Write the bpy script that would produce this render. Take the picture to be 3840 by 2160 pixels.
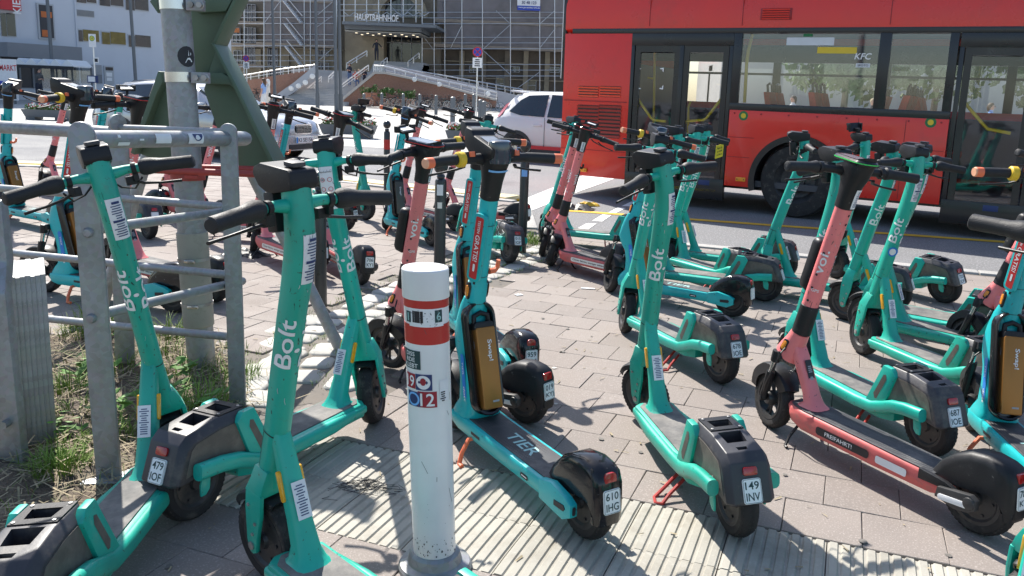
import bpy, bmesh, math, random
from mathutils import Vector, Matrix, Euler
random.seed(7)
R = math.radians
scene = bpy.context.scene
COL = scene.collection
for o in list(bpy.data.objects): bpy.data.objects.remove(o)

# ---------------------------------------------------------------- camera (solved from the photograph; the photo is an off-centre crop)
PH_F, PH_TH, PH_RO, PH_H, PH_CX, PH_CY = 3087.24, R(10.3056), R(2.2776), 1.3565, 2046.7, 916.4
cam = bpy.data.objects.new('camera', bpy.data.cameras.new('camera')); COL.objects.link(cam)
cam.data.sensor_width = 36; cam.data.lens = 36 * PH_F / 3840
cam.data.shift_x = -(PH_CX - 1920) / 3840; cam.data.shift_y = (PH_CY - 1080) / 3840
cam.data.clip_start = .05; cam.data.clip_end = 2000
cam.matrix_world = Matrix.Translation((0, 0, PH_H)) @ Matrix.Rotation(R(90) - PH_TH, 4, 'X') @ Matrix.Rotation(PH_RO, 4, 'Z')
scene.camera = cam
# ---------------------------------------------------------------- sky, sun, exposure
SUN_DIR = Vector((.54, -.96, -1.185)).normalized()      # the way the light travels
SUN_EL = math.asin(-SUN_DIR.z); SUN_AZ = math.atan2(-SUN_DIR.x, -SUN_DIR.y)
w = bpy.data.worlds.new('World'); scene.world = w; w.use_nodes = True
nt = w.node_tree; bg = nt.nodes['Background']
sky = nt.nodes.new('ShaderNodeTexSky'); sky.sky_type = 'NISHITA'; sky.sun_disc = False
sky.sun_elevation = SUN_EL; sky.sun_rotation = SUN_AZ; sky.air_density = 1.0; sky.dust_density = 1.0; sky.ozone_density = 1.0
nt.links.new(sky.outputs[0], bg.inputs[0]); bg.inputs[1].default_value = .12
sun = bpy.data.objects.new('sun', bpy.data.lights.new('sun', 'SUN')); COL.objects.link(sun)
sun.data.energy = 4.9; sun.data.angle = R(.5); sun.data.color = (1, .95, .87)
sun.rotation_euler = SUN_DIR.to_track_quat('-Z', 'Y').to_euler()
scene.view_settings.view_transform = 'Standard'; scene.view_settings.look = 'None'
scene.view_settings.exposure = .78; scene.view_settings.gamma = 1; scene.view_settings.use_curve_mapping = False

# ---------------------------------------------------------------- photo pixel -> place
def ray(u, v):
    a, b = u - PH_CX, v - PH_CY; cr, sr = math.cos(PH_RO), math.sin(PH_RO)
    p, q = a * cr + b * sr, -a * sr + b * cr
    return Vector((p, PH_F * math.cos(PH_TH) - q * math.sin(PH_TH), -(PH_F * math.sin(PH_TH) + q * math.cos(PH_TH))))
def gnd(u, v, z=0):
    r = ray(u, v); s = (z - PH_H) / r.z; return Vector((r.x * s, r.y * s, z))
def atd(u, v, d):
    r = ray(u, v); s = d / r.y; return Vector((r.x * s, d, PH_H + r.z * s))
def onpl(u, v, P0, D):      # vertical plane through P0 along D -> (t, z)
    r = ray(u, v); n = Vector((-D[1], D[0])); s = n.dot(Vector(P0[:2])) / n.dot(r.xy)
    q = r.xy * s; return (q - Vector(P0[:2])).dot(Vector(D[:2])), PH_H + r.z * s

# ---------------------------------------------------------------- materials
MATS = {}
def node(nt, typ, **kw):
    n = nt.nodes.new(typ)
    for k, v in kw.items(): setattr(n, k, v)
    return n
def c4(c): return (c[0], c[1], c[2], 1)
def mat(name, col, rough=.5, metal=0, var=.12, vscale=6, dirt=None, bump=None, spec=.5, coat=0, rand=0., coords='obj', emit=None, speck=None):
    if name in MATS: return MATS[name]
    m = bpy.data.materials.new(name); m.use_nodes = True; nt = m.node_tree; L = nt.links.new
    b = nt.nodes['Principled BSDF']
    if coords == 'obj':
        tc = node(nt, 'ShaderNodeTexCoord').outputs['Object']
        oi = node(nt, 'ShaderNodeObjectInfo')
        ad = node(nt, 'ShaderNodeVectorMath', operation='ADD'); mu = node(nt, 'ShaderNodeMath', operation='MULTIPLY'); mu.inputs[1].default_value = 37.
        L(oi.outputs['Random'], mu.inputs[0]); L(tc, ad.inputs[0]); L(mu.outputs[0], ad.inputs[1]); vec = ad.outputs[0]
    else:
        vec = node(nt, 'ShaderNodeNewGeometry').outputs['Position']; oi = node(nt, 'ShaderNodeObjectInfo')
    def noise(scale, detail=4, rough_=.6):
        n = node(nt, 'ShaderNodeTexNoise'); n.inputs['Scale'].default_value = scale; n.inputs['Detail'].default_value = detail; n.inputs['Roughness'].default_value = rough_
        L(vec, n.inputs['Vector']); return n.outputs['Fac']
    def ramp(fac, a, bb):
        r = node(nt, 'ShaderNodeMapRange'); r.inputs[1].default_value = a; r.inputs[2].default_value = bb; L(fac, r.inputs[0]); return r.outputs[0]
    def mix(fac, A, B, mode='MIX'):
        x = node(nt, 'ShaderNodeMix', data_type='RGBA', blend_type=mode)
        if isinstance(fac, float): x.inputs[0].default_value = fac
        else: L(fac, x.inputs[0])
        for s, v in ((x.inputs[6], A), (x.inputs[7], B)):
            if isinstance(v, tuple): s.default_value = c4(v)
            else: L(v, s)
        return x.outputs[2]
    cur = tuple(col)
    f1 = noise(vscale)
    if var: cur = mix(ramp(f1, .3, .7), tuple(c * (1 - var) for c in col), tuple(min(1, c * (1 + var)) for c in col))
    if speck:
        sc, c2, lo, hi = speck
        cur = mix(ramp(noise(sc, 2, .5), lo, hi), cur, c2)
    if dirt:
        dc, lo, hi, sc = dirt
        cur = mix(ramp(noise(sc, 6, .7), lo, hi), cur, dc)
    if rand:
        h = node(nt, 'ShaderNodeHueSaturation'); r = node(nt, 'ShaderNodeMapRange'); r.inputs[3].default_value = 1 - rand; r.inputs[4].default_value = 1 + rand
        L(oi.outputs['Random'], r.inputs[0]); L(r.outputs[0], h.inputs['Value'])
        if isinstance(cur, tuple): h.inputs['Color'].default_value = c4(cur)
        else: L(cur, h.inputs['Color'])
        cur = h.outputs[0]
    if isinstance(cur, tuple): b.inputs['Base Color'].default_value = c4(cur)
    else: L(cur, b.inputs['Base Color'])
    rr = node(nt, 'ShaderNodeMapRange'); rr.inputs[1].default_value = .25; rr.inputs[2].default_value = .75
    rr.inputs[3].default_value = max(.02, rough * .75); rr.inputs[4].default_value = min(1, rough * 1.3); L(f1, rr.inputs[0]); L(rr.outputs[0], b.inputs['Roughness'])
    b.inputs['Metallic'].default_value = metal; b.inputs['Specular IOR Level'].default_value = spec
    if coat: b.inputs['Coat Weight'].default_value = coat; b.inputs['Coat Roughness'].default_value = .08
    if bump:
        bp = node(nt, 'ShaderNodeBump'); bp.inputs['Strength'].default_value = bump[0]; bp.inputs['Distance'].default_value = bump[2] if len(bump) > 2 else .004
        L(noise(bump[1], 4, .6), bp.inputs['Height']); L(bp.outputs[0], b.inputs['Normal'])
    if emit: b.inputs['Emission Color'].default_value = c4(emit[0]); b.inputs['Emission Strength'].default_value = emit[1]
    MATS[name] = m; return m
def glassmat(name, tint, refl=.08, rough=.02, film=0., filmcol=(.5, .5, .5)):
    if name in MATS: return MATS[name]
    m = bpy.data.materials.new(name); m.use_nodes = True; nt = m.node_tree; nt.nodes.clear(); L = nt.links.new
    o = node(nt, 'ShaderNodeOutputMaterial'); t = node(nt, 'ShaderNodeBsdfTransparent'); t.inputs[0].default_value = c4(tint)
    gl = node(nt, 'ShaderNodeBsdfGlossy'); gl.inputs['Roughness'].default_value = rough; gl.inputs[0].default_value = (.95, .97, 1, 1)
    lw = node(nt, 'ShaderNodeFresnel'); lw.inputs[0].default_value = 1.5
    ma = node(nt, 'ShaderNodeMath', operation='ADD'); ma.use_clamp = True; ma.inputs[1].default_value = refl; L(lw.outputs[0], ma.inputs[0])
    x = node(nt, 'ShaderNodeMixShader'); L(ma.outputs[0], x.inputs[0]); L(t.outputs[0], x.inputs[1]); L(gl.outputs[0], x.inputs[2]); out = x.outputs[0]
    if film:
        d = node(nt, 'ShaderNodeBsdfDiffuse'); d.inputs[0].default_value = c4(filmcol)
        x2 = node(nt, 'ShaderNodeMixShader'); x2.inputs[0].default_value = film; L(out, x2.inputs[1]); L(d.outputs[0], x2.inputs[2]); out = x2.outputs[0]
    L(out, o.inputs[0]); MATS[name] = m; return m
def galvmat():
    m = mat('galvanised steel', (.27, .295, .32), .5, .45, .14, 7, ((.17, .175, .18), .55, .85, 3.), (.12, 60))
    nt = m.node_tree; L = nt.links.new; b = nt.nodes['Principled BSDF']
    v = node(nt, 'ShaderNodeTexVoronoi'); v.inputs['Scale'].default_value = 55; tc = node(nt, 'ShaderNodeTexCoord'); L(tc.outputs['Object'], v.inputs['Vector'])
    old = b.inputs['Base Color'].links[0].from_socket
    x = node(nt, 'ShaderNodeMix', data_type='RGBA', blend_type='OVERLAY'); x.inputs[0].default_value = .14; L(old, x.inputs[6]); L(v.outputs['Color'], x.inputs[7])
    h = node(nt, 'ShaderNodeHueSaturation'); h.inputs['Saturation'].default_value = .35; L(x.outputs[2], h.inputs['Color']); L(h.outputs[0], b.inputs['Base Color'])
    return m
def brickmat(name, c1, c2, mortar, scale):
    m = mat(name, c1, .85, coords='obj', var=.1); nt = m.node_tree; L = nt.links.new; b = nt.nodes['Principled BSDF']
    t = node(nt, 'ShaderNodeTexBrick'); t.inputs['Color1'].default_value = c4(c1); t.inputs['Color2'].default_value = c4(c2); t.inputs['Mortar'].default_value = c4(mortar)
    t.inputs['Scale'].default_value = scale; t.inputs['Mortar Size'].default_value = .03
    tc = node(nt, 'ShaderNodeTexCoord'); sp = node(nt, 'ShaderNodeSeparateXYZ'); cb = node(nt, 'ShaderNodeCombineXYZ')
    L(tc.outputs['Object'], sp.inputs[0]); L(sp.outputs[0], cb.inputs[0]); L(sp.outputs[2], cb.inputs[1]); L(cb.outputs[0], t.inputs['Vector']); L(t.outputs[0], b.inputs['Base Color'])
    return m
DUST = (.34, .31, .27)
M = dict(
 teal=mat('teal paint', (.007, .42, .325), .40, 0, .12, 5, ((.05, .26, .22), .60, .82, 16.), (.05, 40), coat=.15, rand=.07, speck=(75., (.03, .12, .10), .68, .74)),
 teal_b=mat('green teal paint', (.009, .39, .285), .42, 0, .12, 5, ((.06, .24, .19), .58, .82, 14.), (.05, 40), coat=.15, rand=.07, speck=(75., (.03, .11, .08), .67, .74)),
 turq=mat('turquoise paint', (.007, .44, .46), .42, 0, .10, 5, ((.06, .30, .30), .62, .84, 18.), (.05, 40), coat=.15, rand=.05, speck=(80., (.04, .13, .14), .69, .75)),
 coral=mat('coral paint', (.84, .215, .215), .42, 0, .08, 5, ((.45, .18, .17), .62, .86, 18.), (.05, 40), coat=.15, rand=.05, speck=(80., (.25, .08, .07), .69, .75)),
 coral_d=mat('coral deck paint', (.60, .12, .115), .5, 0, .12, 6, ((.26, .15, .13), .5, .8, 18.), (.05, 40), rand=.06),
 black=mat('black plastic', (.014, .014, .016), .45, 0, .2, 8, ((.08, .075, .07), .62, .85, 16.), (.12, 120), spec=.35, speck=(55., (.13, .125, .12), .71, .78)),
 blackg=mat('glossy black plastic', (.012, .012, .014), .16, 0, .15, 8, ((.05, .05, .05), .68, .88, 14.), coat=.15, spec=.4, speck=(45., (.2, .2, .2), .71, .77)),
 charcoal=mat('scuffed dark housing', (.035, .035, .042), .45, 0, .2, 8, ((.17, .15, .125), .5, .8, 9.), (.1, 90)),
 housing=mat('dusty side panel', (.105, .092, .078), .6, 0, .2, 8, ((.20, .175, .145), .45, .75, 10.), (.1, 90)),
 rubber=mat('tyre rubber', (.018, .017, .017), .75, 0, .2, 14, ((.12, .105, .09), .55, .8, 12.), (.2, 90)),
 grip=mat('grip rubber', (.014, .014, .016), .6, 0, .1, 20, None, (.5, 260, .002)),
 rim=mat('dark alloy', (.05, .05, .052), .45, .4, .2, 12, ((.14, .12, .1), .55, .8, 10.)),
 mat_=mat('deck grip mat', (.11, .108, .105), .75, 0, .15, 12, ((.30, .28, .25), .40, .76, 7.), (.5, 320, .002)),
 matd=mat('dark perforated mat', (.055, .057, .062), .65, 0, .15, 12, ((.2, .19, .18), .5, .8, 7.), (.5, 320, .002)),
 chrome=mat('bright steel', (.62, .62, .62), .22, 1., .1, 10),
 steel=mat('dull steel', (.38, .37, .36), .45, .8, .2, 14, ((.2, .18, .16), .5, .8, 8.)),
 bronze=mat('bronze battery case', (.33, .145, .035), .36, .55, .12, 5, ((.2, .13, .07), .62, .85, 20.), (.05, 50)),
 gunmetal=mat('gunmetal battery case', (.095, .085, .07), .36, .6, .12, 5, None, (.05, 50)),
 orange=mat('orange plastic', (.85, .19, .08), .5, 0, .1, 9, ((.4, .2, .12), .62, .85, 14.)),
 orangel=mat('pale orange cap', (.82, .42, .25), .55, 0, .1, 9),
 yellow=mat('yellow ring', (.80, .52, .03), .5, 0, .1, 9),
 amber=mat('amber reflector', (.85, .40, .01), .2, 0, .15, 60, coat=.5),
 amber_o=mat('orange side reflector', (.80, .26, .01), .2, 0, .2, 80, coat=.5),
 tail=mat('red lamp lens', (.38, .012, .012), .18, 0, .2, 40, coat=.6),
 redpaint=mat('red stand paint', (.42, .03, .025), .45, 0, .2, 12, ((.2, .1, .08), .55, .8, 14.)),
 white=mat('white sticker', (.78, .78, .79), .5, 0, .05, 10, ((.5, .48, .45), .66, .86, 20.)),
 plate=mat('number plate white', (.80, .84, .84), .4, 0, .04, 10, ((.5, .52, .5), .68, .88, 20.)),
 ink=mat('dark green ink', (.012, .05, .055), .5, 0, 0),
 inkb=mat('black ink', (.015, .015, .02), .5, 0, 0),
 inkn=mat('navy ink', (.02, .04, .14), .5, 0, 0),
 inkg=mat('grey ink', (.32, .33, .35), .5, 0, 0),
 tmint=mat('mint lettering', (.33, .55, .53), .6, 0, .1, 12),
 letter=mat('white lettering', (.80, .80, .80), .5, 0, .05, 20, ((.2, .45, .4), .7, .9, 40.)),
 blue=mat('blue label', (.015, .20, .62), .4, 0, .05, 9), lblue=mat('pale blue band', (.18, .45, .85), .35, 0, .05, 9),
 capblue=mat('blue black cap', (.012, .03, .055), .12, 0, .1, 9, coat=.8),
 redlab=mat('red banner', (.55, .03, .03), .45, 0, .08, 9), dred=mat('dark red label', (.33, .015, .03), .5, 0, .08, 9),
 cream=mat('label paper', (.74, .72, .66), .6, 0, .05, 9),
 screen=mat('grey display', (.16, .17, .18), .2, 0, .1, 9, coat=.5), green_l=mat('green rim', (.05, .6, .12), .3, 0, 0), red_l=mat('red rim', (.65, .03, .03), .3, 0, 0),
 skin=mat('skin', (.52, .30, .22), .55, 0, .06, 6),
)
M['galv'] = galvmat()

# ---------------------------------------------------------------- mesh building
def V3(p): return Vector((p[0], p[1], p[2]))
class MB:
    def __init__(s): s.v = []; s.f = []
    def add(s, vs, fs, mtx=None):
        o = len(s.v)
        for p in vs: s.v.append(tuple(mtx @ Vector(p)) if mtx else tuple(p))
        for f in fs: s.f.append(tuple(i + o for i in f))
        return s
    def box(s, c, d, rot=None):
        x, y, z = d[0] / 2, d[1] / 2, d[2] / 2
        vs = [(-x, -y, -z), (x, -y, -z), (x, y, -z), (-x, y, -z), (-x, -y, z), (x, -y, z), (x, y, z), (-x, y, z)]
        m = Matrix.Translation(c)
        if rot is not None: m = m @ (rot if isinstance(rot, Matrix) else Euler(rot).to_matrix().to_4x4())
        return s.add(vs, [(0, 3, 2, 1), (4, 5, 6, 7), (0, 1, 5, 4), (1, 2, 6, 5), (2, 3, 7, 6), (3, 0, 4, 7)], m)
    def loft(s, rings, cap=True, closed=True):
        n = len(rings[0]); o = len(s.v)
        for r in rings: s.v += [tuple(p) for p in r]
        for i in range(len(rings) - 1):
            for j in range(n if closed else n - 1):
                a, b = o + i * n + j, o + i * n + (j + 1) % n
                s.f.append((a, b, b + n, a + n))
        if cap and closed:
            s.f.append(tuple(o + j for j in range(n - 1, -1, -1))); e = o + (len(rings) - 1) * n
            s.f.append(tuple(e + j for j in range(n)))
        return s
    def tube(s, path, r, n=10, cap=True, flat=1.):
        P = [V3(p) for p in path]; rs = r if isinstance(r, (list, tuple)) else [r] * len(P)
        rings = []; up = None
        for i, p in enumerate(P):
            t = (P[min(i + 1, len(P) - 1)] - P[max(i - 1, 0)]).normalized()
            if up is None:
                up = Vector((0, 0, 1)) if abs(t.z) < .9 else Vector((1, 0, 0))
            sd = t.cross(up).normalized(); up = sd.cross(t).normalized()
            rings.append([p + (sd * math.cos(2 * math.pi * k / n) + up * math.sin(2 * math.pi * k / n) * flat) * rs[i] for k in range(n)])
        return s.loft(rings, cap)
    def prism(s, poly, y0, y1, ax='y', inset=0, inset_d=0):
        # poly in the two remaining axes: 'y' -> (x,z), 'z' -> (x,y), 'x' -> (y,z)
        def P(p, h): return (p[0], h, p[1]) if ax == 'y' else ((p[0], p[1], h) if ax == 'z' else (h, p[0], p[1]))
        rings = [[P(p, y0) for p in poly], [P(p, y1) for p in poly]]
        return s.loft(rings)
    def lathe(s, prof, n=24, mtx=None, closed=False):
        # prof: list of (r, h) around +Y axis
        rings = []
        for k in range(n):
            a = 2 * math.pi * k / n
            rings.append([(r * math.cos(a), h, r * math.sin(a)) for r, h in prof])
        vs = [p for rg in rings for p in rg]; m = len(prof); fs = []
        for k in range(n):
            for j in range(m if closed else m - 1):
                a, b = k * m + j, k * m + (j + 1) % m; k2 = ((k + 1) % n) * m
                fs.append((a, b, k2 + (j + 1) % m, k2 + j))
        return s.add(vs, fs, mtx)
    def mesh(s, name, m, smooth=35, bevel=0, seg=2):
        me = bpy.data.meshes.new(name); bm = bmesh.new()
        vv = [bm.verts.new(p) for p in s.v]
        for f in s.f:
            try: bm.faces.new([vv[i] for i in f])
            except ValueError: pass
        bmesh.ops.recalc_face_normals(bm, faces=bm.faces)
        if bevel:
            es = [e for e in bm.edges if len(e.link_faces) == 2 and e.calc_face_angle(0) > R(28)]
            bmesh.ops.bevel(bm, geom=es, offset=bevel, segments=seg, affect='EDGES', profile=.6, clamp_overlap=True)
        bm.to_mesh(me); bm.free()
        me.materials.append(m)
        if smooth:
            me.shade_smooth(); me.set_sharp_from_angle(angle=R(smooth))
        return me
    def build(s, name, m, parent=None, smooth=35, bevel=0, seg=2):
        return link(name, s.mesh(name, m, smooth, bevel, seg), parent)
def link(name, me, parent=None):
    o = bpy.data.objects.new(name, me); COL.objects.link(o)
    if parent is not None: o.parent = parent
    return o
def empty(name, loc=(0, 0, 0), rot=(0, 0, 0)):
    o = bpy.data.objects.new(name, None); COL.objects.link(o); o.location = loc; o.rotation_euler = rot; o.empty_display_size = .2
    return o
def tag(o, label=None, cat=None, group=None, kind=None):
    if label: o['label'] = label
    if cat: o['category'] = cat
    if group: o['group'] = group
    if kind: o['kind'] = kind
    return o
def copy_tree(o, parent=None, loc=None, rot=None):
    c = o.copy(); COL.objects.link(c)
    if parent is not None: c.parent = parent
    if loc is not None: c.location = loc
    if rot is not None: c.rotation_euler = rot
    for ch in list(o.children): copy_tree(ch, c)
    return c
def rrect(w, h, r, n=3):
    pts = []
    for cx, cy, a0 in ((w / 2 - r, h / 2 - r, 0), (-w / 2 + r, h / 2 - r, 90), (-w / 2 + r, -h / 2 + r, 180), (w / 2 - r, -h / 2 + r, 270)):
        for k in range(n + 1):
            a = R(a0 + 90 * k / n); pts.append((cx + r * math.cos(a), cy + r * math.sin(a)))
    return pts
def boolcut(me, cutters):
    a = bpy.data.objects.new('tmpa', me); COL.objects.link(a); tmp = []
    for c in cutters:
        cm = c.mesh('tmpc', me.materials[0], 0); o = bpy.data.objects.new('tmpc', cm); COL.objects.link(o); tmp.append(o)
        md = a.modifiers.new('b', 'BOOLEAN'); md.object = o; md.operation = 'DIFFERENCE'; md.solver = 'EXACT'
    dg = bpy.context.evaluated_depsgraph_get(); r = bpy.data.meshes.new_from_object(a.evaluated_get(dg))
    for o in tmp + [a]: bpy.data.objects.remove(o)
    r.shade_smooth(); r.set_sharp_from_angle(angle=R(35)); return r
# lettering: every string used below, meshed in one go while the scene is still empty
TEXTS = ['Bolt', 'voi.', 'TIER', 'dott', 'Swap!', 'TESTEN', 'GRATIS!', 'GPS', 'FREIFAHRT!', 'VoiPass!', 'Clever fahren, weniger zahlen', 'HAUPTBAHNHOF', 'KFC', 'SPOTO', 'KI SE156', 'KIEL', 'HMARKT', '19', '12', 'DISS', 'RDE', 'KLEBT', '30 48 123', 'www.geruestbau-nms.de', 'H', '22', 'Sicherheitsregeln', 'Safety rules', '18+', 'Fahre für', 'nur 0,09€', 'pro Minute', 'SICHERHEITS', '1', '6', 'HERKULES', 'AVEO', 'AMAR', 'Tor']
PLATES = {'S2': ('479', 'IOF'), 'S4': ('149', 'INV'), 'S5': ('678', 'IOE'), 'S6': ('687', 'IOE'), 'S16': ('015', 'IOF'), 'T1': ('610', 'IHG'), 'T2': ('959', 'IJU'), 'T9': ('039', 'IHG'), 'V1': ('780', 'KYJ'), 'V4': ('019', 'KYJ'), 'V5': ('706', 'KY1'), 'S7': ('725', 'IOF')}
for a, b in PLATES.values(): TEXTS += [a, b]
TXT = {}
def make_texts():
    obs = {}
    for t in set(TEXTS):
        cu = bpy.data.curves.new('t', 'FONT'); cu.body = t; cu.resolution_u = 3; cu.align_x = 'CENTER'; cu.align_y = 'CENTER'; cu.offset = .012
        o = bpy.data.objects.new('t', cu); COL.objects.link(o); obs[t] = o
    dg = bpy.context.evaluated_depsgraph_get()
    for t, o in obs.items():
        me = bpy.data.meshes.new_from_object(o.evaluated_get(dg))
        vs = [(v.co.x, v.co.y) for v in me.vertices]; fs = [tuple(p.vertices) for p in me.polygons]
        xs = [v[0] for v in vs]; ys = [v[1] for v in vs]
        w_, h_ = max(xs) - min(xs), max(ys) - min(ys); mx, my = (max(xs) + min(xs)) / 2, (max(ys) + min(ys)) / 2
        TXT[t] = ([((x - mx) / h_, (y - my) / h_) for x, y in vs], fs, w_ / h_)
    for o in obs.values():
        cu = o.data; bpy.data.objects.remove(o); bpy.data.curves.remove(cu)
make_texts()
def text_on(mb, t, h, f, wide=None, sub=1):
    """lettering of cap height h; f(u, v) -> point on the surface (u along the line, v up)"""
    vs, fs, asp = TXT[t]; k = (wide / (asp * h)) if wide else 1.
    P2 = [(x * h * k, y * h) for x, y in vs]
    if sub != 1:      # small facets so that letters follow a curved surface
        out = []; stack = [(P2[f_[0]], P2[f_[i]], P2[f_[i + 1]]) for f_ in fs for i in range(1, len(f_) - 1)]
        while stack:
            t_ = stack.pop(); L_ = [math.dist(t_[i], t_[(i + 1) % 3]) for i in range(3)]; i = L_.index(max(L_))
            if L_[i] > sub:
                a, b, c = t_[i], t_[(i + 1) % 3], t_[(i + 2) % 3]; m_ = ((a[0] + b[0]) / 2, (a[1] + b[1]) / 2); stack += [(a, m_, c), (m_, b, c)]
            else: out.append(t_)
        for t_ in out: mb.add([f(*q) for q in t_], [(0, 1, 2)])
        return mb
    return mb.add([f(*q) for q in P2], fs)
def plane_f(o, u, v):
    o, u, v = V3(o), V3(u).normalized(), V3(v).normalized()
    return lambda a, b: o + u * a + v * b
def lines_on(mb, f, w_, h_, n, seed=0, fill=.55, left=False):
    """rows of small print drawn as fine bars"""
    rr = random.Random(seed)
    for i in range(n):
        v0 = h_ / 2 - h_ * (i + .5) / n; hh = h_ / n * fill / 2; ww = w_ * rr.uniform(.45, .95); x0 = -w_ / 2 if left else -ww / 2
        for k in range(6): xa, xb = x0 + ww * k / 6, x0 + ww * (k + 1) / 6; mb.add([f(xa, v0 - hh), f(xb, v0 - hh), f(xb, v0 + hh), f(xa, v0 + hh)], [(0, 1, 2, 3)])
    return mb
def patch(mb, f, w_, h_, nx=1, ny=1, ox=0, oy=0, r=0):
    if r:
        pts = rrect(w_, h_, r, 3); return mb.add([f(x + ox, y + oy) for x, y in pts], [tuple(range(len(pts)))])
    vs = [f(ox - w_ / 2 + w_ * i / nx, oy - h_ / 2 + h_ * j / ny) for j in range(ny + 1) for i in range(nx + 1)]
    fs = [(j * (nx + 1) + i, j * (nx + 1) + i + 1, (j + 1) * (nx + 1) + i + 1, (j + 1) * (nx + 1) + i) for j in range(ny) for i in range(nx)]
    return mb.add(vs, fs)
# ================================================================ scooters
# local frame: x forward, y left, z up, origin where the rear wheel touches the ground
class Tpl:
    def __init__(s, ax0, ax1): s.parts = []; s.A = Vector(ax0); s.D = (Vector(ax1) - Vector(ax0)).normalized()
    def add(s, name, mb, m, steer=False, parent=None, smooth=35, bevel=0, seg=2, me=None, opt=None):
        s.parts.append(dict(name=name, me=me or mb.mesh(name, m, smooth, bevel, seg), steer=steer, parent=parent, opt=opt)); return len(s.parts) - 1
    def add_lr(s, name, mb, m, steer=False, parent=None, **k):
        """left and right pieces become two parts of the same name"""
        n = len(mb.v); par = list(range(n))
        def find(a):
            while par[a] != a: par[a] = par[par[a]]; a = par[a]
            return a
        for f in mb.f:
            r0 = find(f[0])
            for j in f[1:]: par[find(j)] = r0
        cy = {}
        for i, p in enumerate(mb.v): cy.setdefault(find(i), []).append(p[1])
        out = []
        for sg in (1, -1):
            q = MB(); idx = {}
            for f in mb.f:
                c = cy[find(f[0])]
                if (sum(c) / len(c) >= 0) == (sg > 0):
                    for j in f:
                        if j not in idx: idx[j] = len(q.v); q.v.append(mb.v[j])
                    q.f.append(tuple(idx[j] for j in f))
            pp = parent[0 if sg > 0 else 1] if isinstance(parent, tuple) else parent
            out.append(s.add(name, q, m, steer, pp, **k))
        return tuple(out)
def tyre(r=.127, w=.03, x=0, z=None):
    k = r - .127; z = r if z is None else z
    prof = [(.086 + k, -w * .8), (.098 + k, -w), (.112 + k, -w * .98), (.121 + k, -w * .72), (.1262 + k, -w * .3), (.1262 + k, w * .3), (.121 + k, w * .72), (.112 + k, w * .98), (.098 + k, w), (.086 + k, w * .8)]
    return MB().lathe(prof, 36, Matrix.Translation((x, 0, z)), True)
def tread(x, z=.127, w=.03):
    mb = MB()
    for i in range(44):
        a = 2 * math.pi * i / 44
        for sg in (1, -1):
            def P(da, y, r): return (x + r * math.cos(a + da), y, z + r * math.sin(a + da))
            y0, y1 = sg * w * .12, sg * w * .86; r0, r1 = z + .0008, z - .0078
            mb.add([P(0, y0, r0), P(.06, y0, r0), P(.12, y1, r1), P(.05, y1, r1), P(0, y0, r0 - .004), P(.06, y0, r0 - .004), P(.12, y1, r1 - .004), P(.05, y1, r1 - .004)], [(0, 1, 2, 3), (0, 4, 5, 1), (1, 5, 6, 2), (2, 6, 7, 3), (3, 7, 4, 0)])
    return mb
def rim_disc(x, z, k=0):
    prof = [(.001, .034), (.022, .034), (.026, .024), (.05, .019), (.07, .02), (.078, .027), (.09 + k, .027), (.09 + k, -.027), (.078, -.027), (.07, -.02), (.05, -.019), (.026, -.024), (.022, -.034), (.001, -.034)]
    mb = MB().lathe(prof, 30, Matrix.Translation((x, 0, z)))
    for i in range(6):
        a = 2 * math.pi * i / 6
        for y in (-.021, .021): mb.lathe([(.0001, .003), (.005, .003), (.005, -.003), (.0001, -.003)], 6, Matrix.Translation((x + .058 * math.cos(a), y, z + .058 * math.sin(a))))
    return mb
def rim_spoked(x, z, n=5):
    mb = MB().lathe([(.078, -.026), (.09, -.027), (.09, .027), (.078, .026)], 30, Matrix.Translation((x, 0, z)), True)
    mb.lathe([(.001, .036), (.024, .036), (.032, .02), (.032, -.02), (.024, -.036), (.001, -.036)], 16, Matrix.Translation((x, 0, z)))
    for i in range(n):
        for d in (-.16, .16):
            a = 2 * math.pi * i / n; c, s = math.cos(a + d), math.sin(a + d); c0, s0 = math.cos(a + d * .4), math.sin(a + d * .4)
            mb.tube([(x + .026 * c0, 0, z + .026 * s0), (x + .082 * c, 0, z + .082 * s)], .0065, 6)
    return mb
def fender(cx, cz, r, a0, a1, w, lip=.025, n=14, th=.004):
    mb = MB(); rings = []
    for i in range(n + 1):
        a = R(a0 + (a1 - a0) * i / n); t = min(i, n - i) / n; ww = w * (.72 + .28 * min(1, t * 5)); rg = []
        def P(rr, y): return (cx + rr * math.cos(a), y, cz + rr * math.sin(a))
        for rr, y in ((r - lip, -ww), (r - .006, -ww * .97), (r, -ww * .7), (r + .002, 0), (r, ww * .7), (r - .006, ww * .97), (r - lip, ww),
                      (r - lip, ww - th), (r - .009, ww * .97 - th), (r - th, 0), (r - .009, -ww * .97 + th), (r - lip, -ww + th)): rg.append(P(rr, y))
        rings.append(rg)
    return mb.loft(rings, True, True)
def hump(cx, cz, prof, w):
    """rear mudguard: prof = list of (angle, outer radius, inner radius)"""
    mb = MB(); rings = []; n = len(prof)
    for i, (a, ro, ri) in enumerate(prof):
        a = R(a)
        def P(rr, y): return (cx + rr * math.cos(a), y, cz + rr * math.sin(a))
        ww = w
        rings.append([P(ri, -ww), P(ro - .03, -ww), P(ro - .009, -ww * .86), P(ro, -ww * .55), P(ro, ww * .55), P(ro - .009, ww * .86), P(ro - .03, ww), P(ri, ww), P(ri, ww - .012), P(ro - .03, ww - .012), P(ro - .012, 0), P(ro - .03, -ww + .012), P(ri, -ww + .012)])
    return mb.loft(rings, True, True)
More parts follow.
